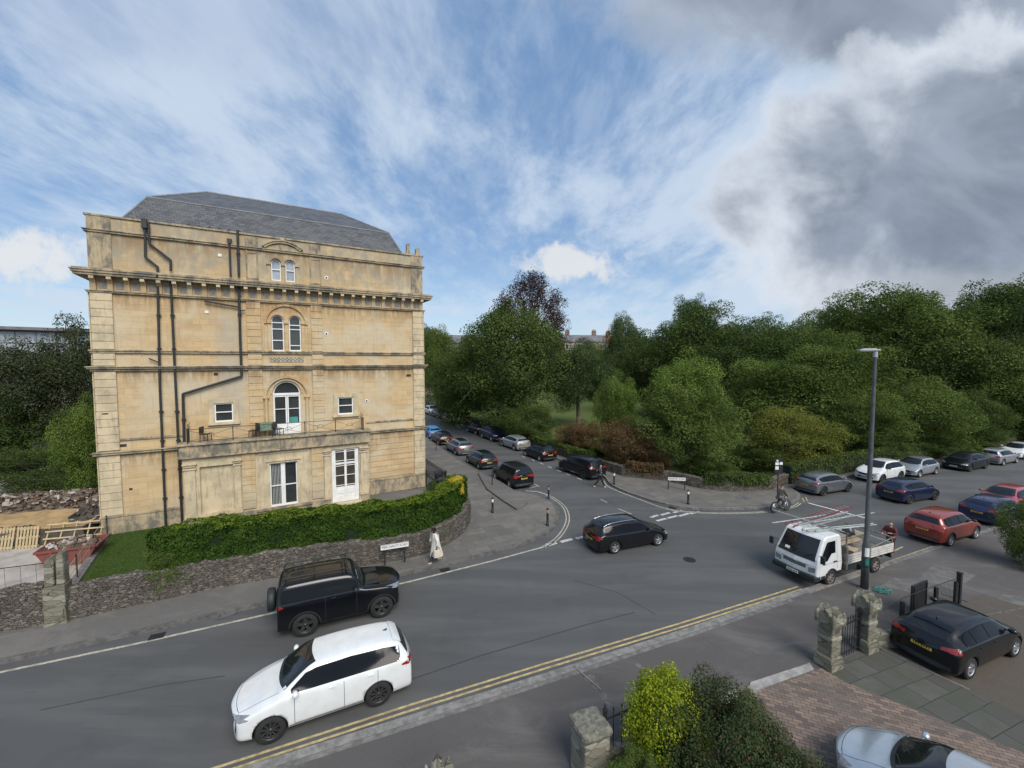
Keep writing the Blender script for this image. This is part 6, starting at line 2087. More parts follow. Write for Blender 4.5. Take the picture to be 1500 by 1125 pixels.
park('hatch', 'paint_silver', (1346, 702), (1372, 693), 1, 'small silver hatchback facing left behind the white crossover', hd=-157, group=GR3)
park('sleek', 'paint_black', (1419, 693.5), (1446, 685), 1, 'black car facing left with a white front plate under the park trees', hd=-158, group=GR3, rim='dark_alloy')
park('hatch', 'paint_silver', (1492, 677), (1466.5, 684), -1, 'silver hatchback seen from behind, right of the black car under the trees', hd=22, group=GR3)
park('hatch', 'paint_white', (1520, 668), (1497, 675), 1, 'pale car cut off by the right edge at the far end of the row', hd=-157, group=GR3)
park('boxy', 'paint_black', (725, 702), (747, 716), 1, 'boxy black 4x4 with grooved roof, nearest of the left row', hd=117, group=GR1)
park('hatch', 'paint_green', (685, 679), (701, 687), 1, 'very dark green hatchback parked behind the boxy black 4x4', hd=118, group=GR1)
park('estate', 'paint_grey', (653, 658), (668.5, 668), 1, 'grey estate car parked third in the left row of the side street', hd=118, group=GR1)
park('hatch', 'paint_black', (631, 646), (643, 653), 1, 'black hatchback parked between the grey estate and the blue covered car', hd=118, group=GR1)
tc_ = park('hatch', 'blue_tarp', (617, 637), (628, 643.5), 1, 'car under a bright blue cover, partly hidden by the villa corner', hd=118, group=GR1)
park('suv', 'paint_black', (824, 691), (854, 701.5), 1, 'black 4x4 parked nearest the walking man', hd=121, group=GR2, rim='dark_alloy')
park('hatch', 'paint_black', (770, 668), (790, 676), 1, 'black hatchback parked just behind the black 4x4 of the right row', hd=120, group=GR2)
park('sleek', 'paint_silver', (735, 654), (753, 660), 1, 'silver hatchback parked in the middle of the right row of the side street', hd=121, group=GR2)
park('suv', 'paint_navy', (721, 647.5), (705, 641), -1, 'dark 4x4 facing the camera behind the silver hatchback of the right row', hd=-61, group=GR2)
park('hatch', 'paint_black', (683, 632), (699, 638), 1, 'black hatchback with bright window line, fifth in the right row', hd=120, group=GR2)
park('hatch', 'paint_crimson', (657, 622), (648, 617), -1, 'dark red hatchback with a white front plate, far along the side street', hd=-61, group=GR2)
park('sleek', 'paint_darkgrey', (641, 613), (633, 610), -1, 'grey car behind the dark red hatchback, far along the side street', hd=-61, group=GR2)
park('cross', 'paint_white', (631, 609), (621, 606), -1, 'white car farthest along the side street', hd=-58, group=GR2)
park('sleek', 'paint_black', (1484, 964), (1424, 994), -1, 'black hatchback parked in the near driveway beside the gothic pillars', hd=21, z=.06, name='parked_car')
# silver coupe at the bottom edge
q = G(1222, 1125, .5)
vehicle('sleek', 'paint_iceblue', 9.17, 8.04, R(128), 'silver blue car on the brick paving at the bottom edge of the picture', z=.125)


# ------------------------------------------------------------------ flatbed truck
def make_truck():
    z0 = .02
    a, b = Vector(G(1213, 857, z0)), Vector(G(1285, 838, z0))
    h = R(-158)
    fw = Vector((math.cos(h), math.sin(h))); nrm = Vector((-fw.y, fw.x))
    # local frame: x forward, origin at the front axle centre; visible side is +y
    c = a - nrm * .82
    t = empty('flatbed_truck', (c.x, c.y, z0), h, 'white flatbed truck loaded with ladders, poles and boards, parked against the near kerb', 'truck')
    W = .95
    WP, PL, OT = MATS['paint_white'], MATS['plastic'], MATS['old_timber']
    mat('worn_white', (.60, .60, .56), .6, .3, 3, col2=(.42, .41, .38)); mat('worn_steel', (.24, .22, .19), .6, .5, 4, metallic=.3)
    # cab: side profile swept across, tumblehome by bevel
    prof = [(.98, .42), (1.08, .60), (1.06, 1.02), (.98, 1.28), (.52, 2.08), (.36, 2.17), (-.62, 2.18), (-.70, 2.05), (-.72, .95), (-.66, .60), (.46, .60), (.46, .42)]
    m = MB()
    n = len(prof)
    ys = [(-W, .94), (-W * .93, 1.0), (0, 1.0), (W * .93, 1.0), (W, .94)]

    def px(x, z, y):
        tum = max(0, (z - 1.2)) * .11 * (abs(y) / W)
        return (x - (.10 * (abs(y) / W) ** 3 if x > .3 else 0), y - math.copysign(tum, y) if y else y, z)
    V = [px(x, z, y) for (y, _) in ys for (x, z) in prof]
    fs = [(i * n + j, i * n + (j + 1) % n, (i + 1) * n + (j + 1) % n, (i + 1) * n + j) for i in range(4) for j in range(n)]
    fs += [tuple(range(n - 1, -1, -1)), tuple(range(4 * n, 5 * n))]
    me = bpy.data.meshes.new('cab'); me.from_pydata(V, [], fs)
    bm = bmesh.new(); bm.from_mesh(me); bmesh.ops.recalc_face_normals(bm, faces=bm.faces); bm.to_mesh(me); bm.free()

    def md(o):
        b_ = o.modifiers.new('b', 'BEVEL'); b_.width = .055; b_.segments = 3; b_.limit_method = 'ANGLE'; b_.angle_limit = R(28)
    me = eval_mesh(me, [md], 'cab')
    cm = MB()
    for s_ in (1, -1): cm.lathe([(.44, s_ * (W - .26)), (.44, s_ * (W + .2))], 28, axis='Y', M=Matrix.Translation((0, 0, .36)), smooth=False)
    cm = cm.mesh('c'); bm = bmesh.new(); bm.from_mesh(cm); bmesh.ops.recalc_face_normals(bm, faces=bm.faces); bm.to_mesh(cm); bm.free()
    bm = bmesh.new(); bm.from_mesh(me); bv = BVHTree.FromBMesh(bm); bm.free()
    me = boolean(me, cm, 'cab'); me.materials.clear()
    cab = link_mesh('cab', me, WP, t)
    P = Patch(bv)
    m = MB(); P.grid(m, lambda u, v: (3, (2 * u - 1) * (.80 - .07 * v), 1.26 + .78 * v - .03 * (2 * u - 1) ** 2 * (1 - v)), (-1, 0, 0), 14, 8, .008)
    ws = m.build('windscreen', MATS['car_glass'], t)
    m = MB(); P.grid(m, lambda u, v: (3, (2 * u - 1) * (.82 - .01 * v), 1.19 + .10 * v), (-1, 0, 0), 12, 2, .012)
    for y in (-.25, .35): m.tube((1.02, y, 1.26), (.86, y + .34, 1.52), .012, n=5)
    m.build('wiper_panel', PL, ws)
    m = MB(); P.grid(m, lambda u, v: (.74 - .34 * v, -.35 + .25 * u + .1 * v, 3), (0, 0, -1), 2, 2, .01)
    m = MB(); P.grid(m, lambda u, v: (3, -.52 + .22 * u, 1.32 + .10 * v), (-1, 0, 0), 2, 2, .010); m.build('tax_papers', MATS['white_paint'], ws)
    m = MB(); P.grid(m, lambda u, v: (3, (2 * u - 1) * .50, .82 + .13 * v), (-1, 0, 0), 8, 2, .008); g = m.build('grille', PL, t)
    m = MB(); P.grid(m, lambda u, v: (3, (2 * u - 1) * .50, .875 + .03 * v), (-1, 0, 0), 8, 1, .016); m.build('grille_bar', MATS['chrome'], g)
    m = MB(); P.grid(m, lambda u, v: (3, (2 * u - 1) * .58, .965 + .012 * v), (-1, 0, 0), 8, 1, .012); m.build('grille_line', PL, g)
    for s_ in (1, -1):
        m = MB(); P.grid(m, lambda u, v: (3, s_ * (.60 + .28 * u), .70 + .04 * u + .20 * v), (-1, 0, 0), 6, 4, .008); m.build('headlight', MATS['headlight'], t)
        # side window with the typical stepped lower edge
        m = MB(); P.grid(m, lambda u, v: (.70 - .98 * u, s_ * 3, (1.16 if u < .42 else 1.16 + .28 * min(1, (u - .42) / .3)) * (1 - v) + v * min(1.96, 1.30 + (u * .98 + .0) / .30 * .45)), (0, -s_, 0), 14, 5, .008)
        m.build('side_window', MATS['side_glass'], t)
        m = MB()
        P.grid(m, lambda u, v: (-.38 - .010 * u, s_ * 3, .75 + 1.25 * v), (0, -s_, 0), 1, 6, .004)
        P.grid(m, lambda u, v: (.66 - 1.30 * u, s_ * 3, 1.02 + .012 * v), (0, -s_, 0), 8, 1, .004)
        m.box((-.22, s_ * (W + .0), 1.08), (.2, .04, .04))
        m.build('door_seam', PL, t)
        m = MB(); m.path([(.75, s_ * .88, 1.45), (.95, s_ * 1.12, 1.55), (.92, s_ * 1.12, 1.25)], .012, 6); m.box((.95, s_ * 1.14, 1.40), (.07, .17, .32)); m.build('wing_mirror', PL, t)
    m = MB(); m.bx(.72, 1.13, -W - .01, W + .01, .36, .60); m.bx(.40, .74, W - .10, W + .01, .40, .60); m.bx(.40, .74, -W - .01, -W + .10, .40, .60)
    m.build('bumper', MATS['plastic'], t, bevel=.05)
    m = MB(); m.bx(1.135, 1.15, -.26, .26, .46, .575); o = m.build('number_plate', MATS['plate_white'], t)
    m = MB()
    for yy in (-.2, -.14, -.08, -.02, .07, .13, .19): m.bx(1.151, 1.154, yy - .014, yy + .014, .485, .55)
    m.build('plate_characters', PL, o)
    # chassis and wheels
    m = MB(); m.bx(-4.1, .4, -.42, -.30, .52, .70); m.bx(-4.1, .4, .30, .42, .52, .70)
    for x in (-1.2, -2.4, -3.9): m.bx(x - .05, x + .05, -.8, .8, .56, .68)
    m.bx(-1.9, -1.2, .45, .85, .42, .72); m.build('chassis', PL, t)
    if (.36, 'seven') not in WCACHE: WCACHE[(.36, 'seven')] = wheel_meshes(.36, 'seven')
    ty, ri, di = WCACHE[(.36, 'seven')]
    for x, ys_ in ((0, (.82, -.82)), (-3.15, (.86, -.86, .62, -.62))):
        for y in ys_:
            wo = link_mesh('wheel', ty, MATS['tyre'], t); wo.location = (x, y, .36); wo.rotation_euler = (0, 0, 0 if y > 0 else math.pi)
            r_ = bpy.data.objects.new('rim', ri); COL.objects.link(r_); r_.parent = wo
            if not ri.materials: ri.materials.append(MATS['alloy'])
            r_.material_slots[0].link = 'OBJECT'; r_.material_slots[0].material = MATS['worn_steel']
    # bed
    m = MB(); m.bx(-4.35, -.82, -1.0, 1.0, .82, .90); m.build('deck', MATS['worn_steel'], t)
    for s_ in (1, -1):
        m = MB(); m.bx(-4.35, -2.62, s_ * 1.0 - .018, s_ * 1.0 + .018, .84, 1.24); m.bx(-2.58, -.98, s_ * 1.0 - .018, s_ * 1.0 + .018, .84, 1.24); m.build('drop_side', MATS['worn_white'], t)
        m = MB()
        for z in (.94, 1.04, 1.14): m.bx(-4.33, -1.0, s_ * 1.02 - .004, s_ * 1.02 + .004, z - .006, z + .006)
        m.build('drop_side_groove', MATS['worn_steel'], t)
    m = MB(); m.bx(-4.37, -4.33, -1.0, 1.0, .84, 1.24); m.build('tail_board', MATS['worn_white'], t)
    m = MB(); m.bx(-.96, -.86, .80, 1.02, .60, 1.62); m.bx(-.96, -.86, -1.02, -.80, .60, 1.62); m.bx(-.96, -.90, -.8, .8, .9, 1.60); m.build('headboard', MATS['worn_steel'], t)
    m = MB()
    for x in (-.90, -4.3):
        for y in (-.96, .96): m.bx(x - .025, x + .025, y - .025, y + .025, .9, 2.25 if x > -2 else 1.5)
        m.tube((x, -1.05, 2.22 if x > -2 else 1.5), (x, 1.05, 2.22 if x > -2 else 1.5), .028, n=8)
    m.tube((-2.4, .98, 1.24), (-4.35, .98, 1.50), .022, n=8); m.tube((-4.3, .98, .5), (-4.3, .98, 1.5), .025, n=8)
    for y in (-.96, .96): m.tube((-2.62, y, .9), (-2.62, y, 1.30), .025, n=8)
    m.build_split('load_rack', MATS['worn_steel'], t)
    # tail lift / lamp bracket
    m = MB(); m.bx(-4.45, -4.38, -.9, .9, .48, .56); m.bx(-4.44, -4.38, .6, .9, .56, .7); m.build('lamp_bar', PL, t)

    # ---- the load: each its own thing, placed in the truck's frame
    T = Matrix.Translation((c.x, c.y, z0)) @ Matrix.Rotation(h, 4, 'Z')

    def loc(v): return T @ Vector(v)

    def thing(name, v, rz, label, cat, group=None):
        p_ = loc(v); return empty(name, p_, h + rz, label, cat, group)
    mat('ladder_alu', (.52, .53, .52), .4, .2, 5, metallic=.6); mat('ladder_red', (.17, .045, .045), .6, .3, 5); mat('galv', (.42, .46, .44), .5, .25, 5, metallic=.4)

    def ladder(v, rz, L, w_, mk, label, slope=0.0):
        e = thing('ladder', v, rz, label, 'ladder', 'ladders on the truck'); e.rotation_euler = (0, slope, h + rz)
        for y in (-w_ / 2, w_ / 2): MB().bx(-L / 2, L / 2, y - .015, y + .015, -.035, .035).build('stile', MATS[mk], e)
        m = MB()
        for i in range(int(L / .25)): m.tube((-L / 2 + .12 + i * .25, -w_ / 2, 0), (-L / 2 + .12 + i * .25, w_ / 2, 0), .014, n=5)
        m.build('rung', MATS['ladder_alu'], e)
    ladder((-1.75, -.72, 2.33), R(1), 4.4, .38, 'ladder_red', 'long ladder with red stiles lying on the far side of the truck rack', R(4))
    ladder((-1.4, -.25, 2.30), R(-3), 3.4, .34, 'ladder_alu', 'bare aluminium ladder lying on the truck rack beside the red one', R(4))

    def pole(a_, b_, label, r_=.026, mk='galv'):
        a3, b3 = Vector(a_), Vector(b_)
        e = thing('scaffold_pole', a_, 0, label, 'pole', 'scaffold poles on the truck')
        d_ = b3 - a3
        MB().tube((0, 0, 0), d_, r_, n=8).build('tube', MATS[mk], e)
        MB().tube(d_ * -.004, d_ * .02, r_ * 1.35, n=8).build('end_fitting', MATS['worn_steel'], e)
    pole((.75, .12, 2.30), (-3.9, .40, 2.02), 'galvanised pole resting over the middle of the white cab roof')
    pole((.62, .24, 2.28), (-3.9, .52, 2.00), 'galvanised pole lying over the cab roof nearest the driver side')
    pole((.35, .42, 2.30), (-3.2, .62, 2.10), 'shorter galvanised pole ending near the cab roof edge')
    pole((1.25, -.95, 2.30), (-3.6, -.55, 2.30), 'long pale pole sticking out forward past the windscreen')
    pole((-.3, -.10, 2.42), (-4.6, .05, 2.32), 'pale green pole lying high over the boards')
    pole((.4, -1.55, 2.62), (-.75, .95, 2.30), 'thin crossed pole lying across the rack behind the cab', .016)
    pole((-2.2, -1.6, 2.60), (-3.6, .30, 2.26), 'thin white pole lying slantwise across the rear of the rack', .018, 'white_paint')
    # boards
    for i, (v, d_, rz, lab) in enumerate([((-1.9, -.35, 1.46), (2.2, .62, .08), R(-2), 'wide pale scaffold board stack behind the cab of the truck'), ((-2.5, -.18, 1.36), (3.0, .42, .07), R(2), 'long brown timber board under the pale boards on the truck'), ((-2.0, -.2, 1.25), (2.8, .9, .05), 0, 'worn plywood sheet under the boards on the truck')]):
        e = thing('board', v, rz, lab, 'board', 'boards on the truck')
        m = MB(); m.bx(-d_[0] / 2, d_[0] / 2, -d_[1] / 2, d_[1] / 2, -d_[2] / 2, d_[2] / 2); m.build('plank', [MATS['pale_slab'], MATS['old_timber'], MATS['old_timber']][i], e, bevel=.008)
        m = MB(); m.bx(d_[0] / 2 + .002, d_[0] / 2 + .01, -d_[1] / 2, d_[1] / 2, -d_[2] / 2, d_[2] / 2); m.build('end_band', MATS['worn_steel'], e)
    e = thing('timber_box', (-1.95, .58, .9), .2, 'pale wooden box on the deck beside the drop side of the truck', 'box')
    MB().bx(-.26, .26, -.18, .18, 0, .26).build('case', MATS['old_timber'], e, bevel=.01); MB().bx(-.28, .28, -.2, .2, .262, .30).build('lid', MATS['old_timber'], e, bevel=.01)
    e = thing('tool_heap', (-1.4, .62, .9), 0, 'heap of black and grey hand tools on the front of the truck deck', 'tools')
    rnd = random.Random(7); m = MB()
    for i in range(16): m.tube((rnd.uniform(-.3, .3), rnd.uniform(-.25, .25), .03), (rnd.uniform(-.3, .3), rnd.uniform(-.25, .25), rnd.uniform(.05, .3)), .014, n=5)
    m.build('tool_handle', PL, e)
    m = MB()
    for i in range(6): m.box((rnd.uniform(-.25, .25), rnd.uniform(-.2, .2), .1), (.22, .05, .06), rnd.uniform(0, 3))
    m.build('tool_head', MATS['galv'], e)
    e = thing('grey_hood', (-2.9, -.1, 1.50), .3, 'dark grey plastic tub upside down on top of the boards', 'tub')
    MB().lathe([(.26, 0), (.25, .16), (.17, .32), (.001, .36)], 16).build('shell', MATS['paint_darkgrey'], e); MB().lathe([(.26, 0), (.285, .0), (.285, .03), (.26, .03)], 16).build('rim', MATS['plastic'], e)


make_truck()

# ------------------------------------------------------------------ trees of the park and behind the site
def T_(label, kind, leafm, px, Y, ytop, hw, zbot=1.5, rot=0.0, name='tree', cat='tree', ry=None, group='trees of the park', tk='trunk', base=.3):
    X = (px - 750) / FPX * Y
    zt = CAM_H + (528 - ytop) / FPX * Y
    rx = hw / FPX * Y
    return tree(name, label, kind, leafm, X, Y, (zt + zbot) / 2, rx, (zt - zbot) / 2, base, rot, ry, cat, group, tk)


T_('large dark green tree in the middle of the park beyond the silver parked car', 'dense', 'leaf_dark', 745, 55, 452, 88, 1.6, .3)
T_('bushy dark tree to the left of the large middle tree, above the dark red car', 'dense2', 'leaf_dark', 683, 64, 498, 52, .6, 1.3)
T_('mid green tree directly right of the villa corner at the end of the side street', 'dense', 'leaf_mid', 640, 84, 482, 40, .5, 2.3)
T_('bright young tree between villa and dark trees at the far end of the side street', 'shrub', 'leaf_mid', 662, 74, 545, 26, .5, .3)
T_('sparse dark purple copper beech standing tallest behind the middle tree', 'beech', 'leaf_purple', 778, 78, 404, 62, 11.0, .5, ry=6.5)
T_('blue green tree with a visible slim trunk on the lawn', 'dense2', 'leaf_blue', 848, 60, 500, 52, 3.2, .9)
T_('low leafy side branches beneath the large middle tree', 'shrub', 'leaf_dark', 775, 50, 590, 46, .3, 1.9, name='shrub', cat='shrub', tk='stem_core')
T_('narrow tree standing up alone right of the red roofs', 'dense', 'leaf_blue', 910, 92, 463, 27, 4, .2)
T_('dark rounded tree behind the bright lawn tree', 'dense2', 'leaf_dark', 950, 74, 487, 52, 2, 2.8)
T_('tall tree crown peeping over the broad beech', 'dense', 'leaf_blue', 1014, 92, 438, 36, 6, 1.1)
T_('broad spreading dark beech with visible grey limbs in the centre of the park', 'broad', 'leaf_dark', 1040, 66, 455, 92, 2.5, .7)
T_('bright light green tree on the lawn left of the rounded front tree', 'shrub', 'leaf_bright', 905, 46, 553, 36, .4, .4)
T_('rounded fresh green tree at the park corner behind the street name plate', 'shrub', 'leaf_bright', 1010, 37.5, 524, 60, 2.6, 1.5)
T_('darker green lower growth under the rounded front tree', 'dense', 'leaf_mid', 1012, 36.3, 565, 74, .4, 3.4, name='shrub', cat='shrub', tk='stem_core')
T_('thin topped trees between broad beech and the big right trees', 'loose', 'leaf_blue', 1140, 84, 462, 46, 3, .8)
T_('mid green spreading tree behind the yellow green corner tree', 'broad', 'leaf_mid', 1150, 50, 512, 88, 1, 2.2)
T_('dark tree filling the gap behind the spreading mid green tree', 'dense', 'leaf_dark', 1130, 66, 480, 60, 1, 4.4)
T_('low yellow green spreading tree overhanging the pavement by the cyclist', 'broad', 'leaf_olive', 1165, 37.5, 596, 92, .7, .6, ry=3.4)
T_('dark undergrowth beneath the yellow green spreading tree', 'shrub', 'leaf_dark', 1110, 36.6, 650, 50, .3, 2.6, name='shrub', cat='shrub', tk='stem_core', ry=2.2)
T_('dark undergrowth beside the parking plates behind the grey hatchback', 'shrub', 'leaf_dark', 1195, 38.5, 652, 58, .3, 1.6, name='shrub', cat='shrub', tk='stem_core', ry=2.2)
T_('big tall green tree with layered crown behind the street lamp', 'dense', 'leaf_mid', 1300, 62, 426, 108, 5, 1.9, ry=8)
T_('dense dark green mass right of the lamp under the tall layered tree', 'dense2', 'leaf_dark', 1390, 56, 462, 80, 1.0, 3.0)
T_('very dark tall tree at the right edge of the sky', 'dense', 'leaf_dark', 1478, 70, 414, 84, 4, .1)
T_('dark green tree at the right edge behind the parked silver hatchback', 'dense2', 'leaf_mid', 1475, 52, 520, 70, .8, 2.0)
T_('layered mid green tree just left of the street lamp', 'broad', 'leaf_mid', 1230, 47, 490, 70, 1.2, 4.0, ry=5)
T_('wide drooping green tree hanging over the parked white crossover', 'dense2', 'leaf_mid', 1335, 43.5, 545, 75, .5, 2.5, ry=3.8)
T_('wide drooping dark tree hanging over the parked black car', 'dense2', 'leaf_dark', 1425, 46.5, 575, 66, .5, .9, ry=3.8)
T_('wide drooping dark tree hanging over the grey hatchback', 'dense', 'leaf_mid', 1262, 42.0, 575, 62, .5, 5.2, ry=3.4)
T_('dark tree at the right edge over the pale car', 'dense', 'leaf_dark', 1540, 52, 560, 70, .5, 3.3, ry=4)
for i, (px, Y, yt, hw) in enumerate([(1290, 40.5, 640, 45), (1360, 42.5, 640, 45), (1430, 46, 632, 45), (1500, 50, 628, 50)]):
    T_('dark undergrowth along the park wall ' + ('behind the white crossover', 'behind the small silver hatchback', 'behind the black car facing left', 'behind the far silver hatchback')[i], 'shrub', 'leaf_dark', px, Y, yt, hw, .3, i * 1.7, name='shrub', cat='shrub', tk='stem_core', ry=2.4)
# rust flecked shrubs near the corner
T_('rust brown and green rhododendron shrub nearest the walking man', 'shrub', 'leaf_brown', 925, 38.0, 618, 48, .3, 2.1, name='shrub', cat='shrub', tk='stem_core')
T_('rust brown and green rhododendron shrub behind the black 4x4', 'shrub', 'leaf_brown', 852, 43.5, 620, 40, .3, .4, name='shrub', cat='shrub', tk='stem_core')
T_('rust brown shrub between rhododendron and the rounded front tree', 'shrub', 'leaf_brown', 960, 36.4, 655, 30, .3, 4.1, name='shrub', cat='shrub', tk='stem_core')
T_('dusty green shrub between the two rust brown rhododendrons', 'dense', 'leaf_olive', 888, 42.0, 640, 30, .3, 3.1, name='shrub', cat='shrub', tk='stem_core')
T_('pale weedy bush on the wall behind the black hatchback', 'spray', 'leaf_mid', 822, 47, 645, 22, .3, 5.1, name='shrub', cat='shrub', tk='stem_core')
T_('dark low shrub hanging over the park wall left of the street name plate', 'shrub', 'leaf_dark', 1040, 35.0, 672, 42, .3, 5.0, name='shrub', cat='shrub', tk='stem_core', ry=1.6)

# a closed belt of far trees behind everything
far_ = [(600, 120, 480, 70), (720, 118, 498, 60), (800, 128, 496, 50), (985, 112, 478, 60), (1085, 112, 470, 60), (1180, 104, 462, 62), (1255, 98, 452, 60), (1340, 96, 440, 60), (1430, 94, 440, 60), (1530, 92, 432, 70), (1640, 90, 430, 80), (870, 140, 503, 45), (930, 130, 492, 50)]
pos_words = ['behind the villa corner', 'left of the big middle tree', 'behind the copper beech', 'behind the dark rounded tree', 'behind the broad beech', 'between the beech and the right trees', 'behind the layered tree by the lamp', 'behind the street lamp top', 'behind the dark right mass', 'behind the right edge tree', 'beyond the right edge of the picture', 'below the terrace roofs', 'right of the red roofs']
for i, (px, Y, yt, hw) in enumerate(far_):
    T_('distant dark tree of the far belt ' + pos_words[i], ('dense', 'dense2')[i % 2], ('leaf_dark', 'leaf_blue', 'leaf_mid')[i % 3], px, Y, yt, hw, -.5, i * 1.3, group='far belt of trees', name='far_tree')

# left side, behind the site
T_('large dark tree mass behind the building site at the left edge', 'dense', 'leaf_grey', 30, 36, 505, 80, .8, .6, group='trees behind the site')
T_('dark brownish tree with bare inner branches between left edge and villa', 'dense2', 'leaf_grey', 108, 38, 472, 50, .8, 2.6, group='trees behind the site', ry=3.4)
T_('bright green young tree close against the left side of the villa', 'shrub', 'leaf_bright', 124, 28.5, 590, 44, 1.0, 1.6, group='trees behind the site', ry=1.8)
T_('dark low tree at the far left edge of the picture', 'dense', 'leaf_dark', -30, 33, 575, 66, .8, 4.6, group='trees behind the site')
T_('dark undergrowth along the back of the building site', 'shrub', 'leaf_dark', 62, 30.5, 650, 85, .3, 3.6, group='trees behind the site', name='shrub', cat='shrub', tk='stem_core', ry=1.8)
T_('dark undergrowth between site rubble and the villa wall', 'shrub', 'leaf_dark', 112, 29.5, 650, 50, .3, 5.6, group='trees behind the site', name='shrub', cat='shrub', tk='stem_core', ry=1.8)
T_('dark evergreen beyond the left edge of the picture', 'dense2', 'leaf_dark', -150, 40, 500, 90, .5, 1.0, group='trees behind the site')

# bush at the right edge of the near pavement
tree('pavement_bush', 'blurred green bush at the right edge beside the near pavement', 'shrub', 'leaf_mid', 24.6, 19.4, 1.7, 1.35, 1.75, .05, .4, cat='bush', tk='stem_core')


# ------------------------------------------------------------------ far houses
def far_house(px, Y, yridge, w_, wallm, roofm, label, rz=0.0, chim=(.2, .8), hroof=2.6):
    X = (px - 750) / FPX * Y
    zr = CAM_H + (528 - yridge) / FPX * Y
    t = empty('terraced_house', (X, Y, 0), rz, label, 'house', 'houses beyond the park')
    h = zr - hroof; d = 5.0
    MB().bx(-w_, w_, -d, d, 0, h).build('wall', MATS[wallm], t)
    m = MB(); m.prism([(-d - .3, h), (d + .3, h), (0, zr)], -w_ - .2, w_ + .2, axis='X')
    rf = m.build('roof', MATS[roofm], t)
    for c in chim:
        m = MB(); x = -w_ + 2 * w_ * c
        m.bx(x - .7, x + .7, -.45, .45, zr - .6, zr + 1.5)
        for k in (-.4, 0, .4): m.lathe([(.14, zr + 1.5), (.11, zr + 2.0)], 8, M=Matrix.Translation((x + k, 0, 0)))
        m.build('chimney', MATS['far_brick'], rf)
    for i in range(4):
        for z in (h - 2.4, h - 5.4):
            x = -w_ + (i + .5) * w_ / 2
            f = MB().bx(x - .5, x + .5, -d - .04, -d + .02, z, z + 1.6).build('window', MATS['white_paint'], t)
            MB().bx(x - .42, x + .42, -d - .06, -d - .045, z + .08, z + 1.52).build('pane', MATS['window_glass'], f)


mat('far_brick', (.20, .13, .10), .9, .3, 2); mat('far_stone', (.36, .31, .25), .9, .2, .6); mat('far_slate', (.15, .15, .165), .8, .3, .8); mat('far_tile', (.33, .12, .07), .8, .3, .8)
far_house(668, 125, 491, 9, 'far_stone', 'far_slate', 'pale house with grey slate roof and one chimney, right of the villa', R(10), (.15,))
far_house(850, 150, 491, 8, 'far_stone', 'far_slate', 'pale stone house with grey roof directly right of the copper beech', R(6))
far_house(890, 152, 492, 6, 'far_stone', 'far_tile', 'house with orange red tiled roof beyond the park lawn', R(8), (.5,))


def office():
    t = empty('office_building', (-78, 62, 0), R(38), 'modern glass office building with thin flat roof at the left edge', 'building')
    z = 14.4
    MB().bx(-16, 17, 0, 14, 0, z).build('wall', MATS['slate_panel'], t)
    MB().bx(-16.8, 18, -1.2, 15, z, z + .45).build('roof', MATS['far_slate'], t)
    m = MB(); m2 = MB()
    for k, z0 in enumerate((10.8, 6.6, 2.6)):
        w = MB().bx(-15.6, 16.6, -.12, -.05, z0, z0 + 3.3).build('window', MATS['sky_glass'], t)
        m = MB()
        for i in range(16): m.bx(-15.6 + i * 2.14, -15.5 + i * 2.14, -.2, -.13, z0, z0 + 3.3)
        m.bx(-15.6, 16.6, -.2, -.13, z0 + 1.6, z0 + 1.7); m.build('mullion', MATS['far_slate'], w)


office()


# ivy and bramble hanging over the park wall
def ivy(pts, z0, z1, w_, n, seed, leafm, label):
    q = [Vector(p) for p in pts]
    t = empty('ivy', (0, 0, 0), 0, label, 'ivy', 'ivy and bramble on the park wall')
    hp_ = smooth_line(pts, 5)
    link_mesh('leaves', hedge_mesh('leaves', hp_, w_, z0, z1, n, .13, seed, .22), MATS[leafm], t)
    m = MB(); ribbon(m, hp_, -w_ * .3, w_ * .3, z0 + .05, z1 - .25); m.build('stem_core', MATS['hedge_core'], t)  # solid dark core, shade behind the ivy leaves put into its colour


ivy([(21.6, 32.9), (25, 34.5), (32, 37.7), (41, 41.6), (50, 45.4), (60, 49.8)], .15, 1.75, 1.0, 34000, 31, 'leaf_dark', 'dark ivy mass covering the park wall behind the cars on the main road')
ivy([(14.6, 31.65), (16.4, 31.05), (19.2, 31.45)], .55, 1.35, .75, 6000, 37, 'leaf_dark', 'ivy spilling over the park wall beside the parking plates')
ivy([(9.6, 35.1), (11.2, 34.3), (12.3, 33.9)], .5, 1.35, .7, 4200, 39, 'leaf_brown', 'brown flecked bramble over the park wall behind the park corner bollard')
ivy([(-1.5, 56.6), (1.5, 50.2), (3.7, 45.8), (5.8, 41.7), (7.6, 38.4)], .35, 1.3, .8, 16000, 43, 'leaf_mid', 'green weeds growing over the park wall along the side street')

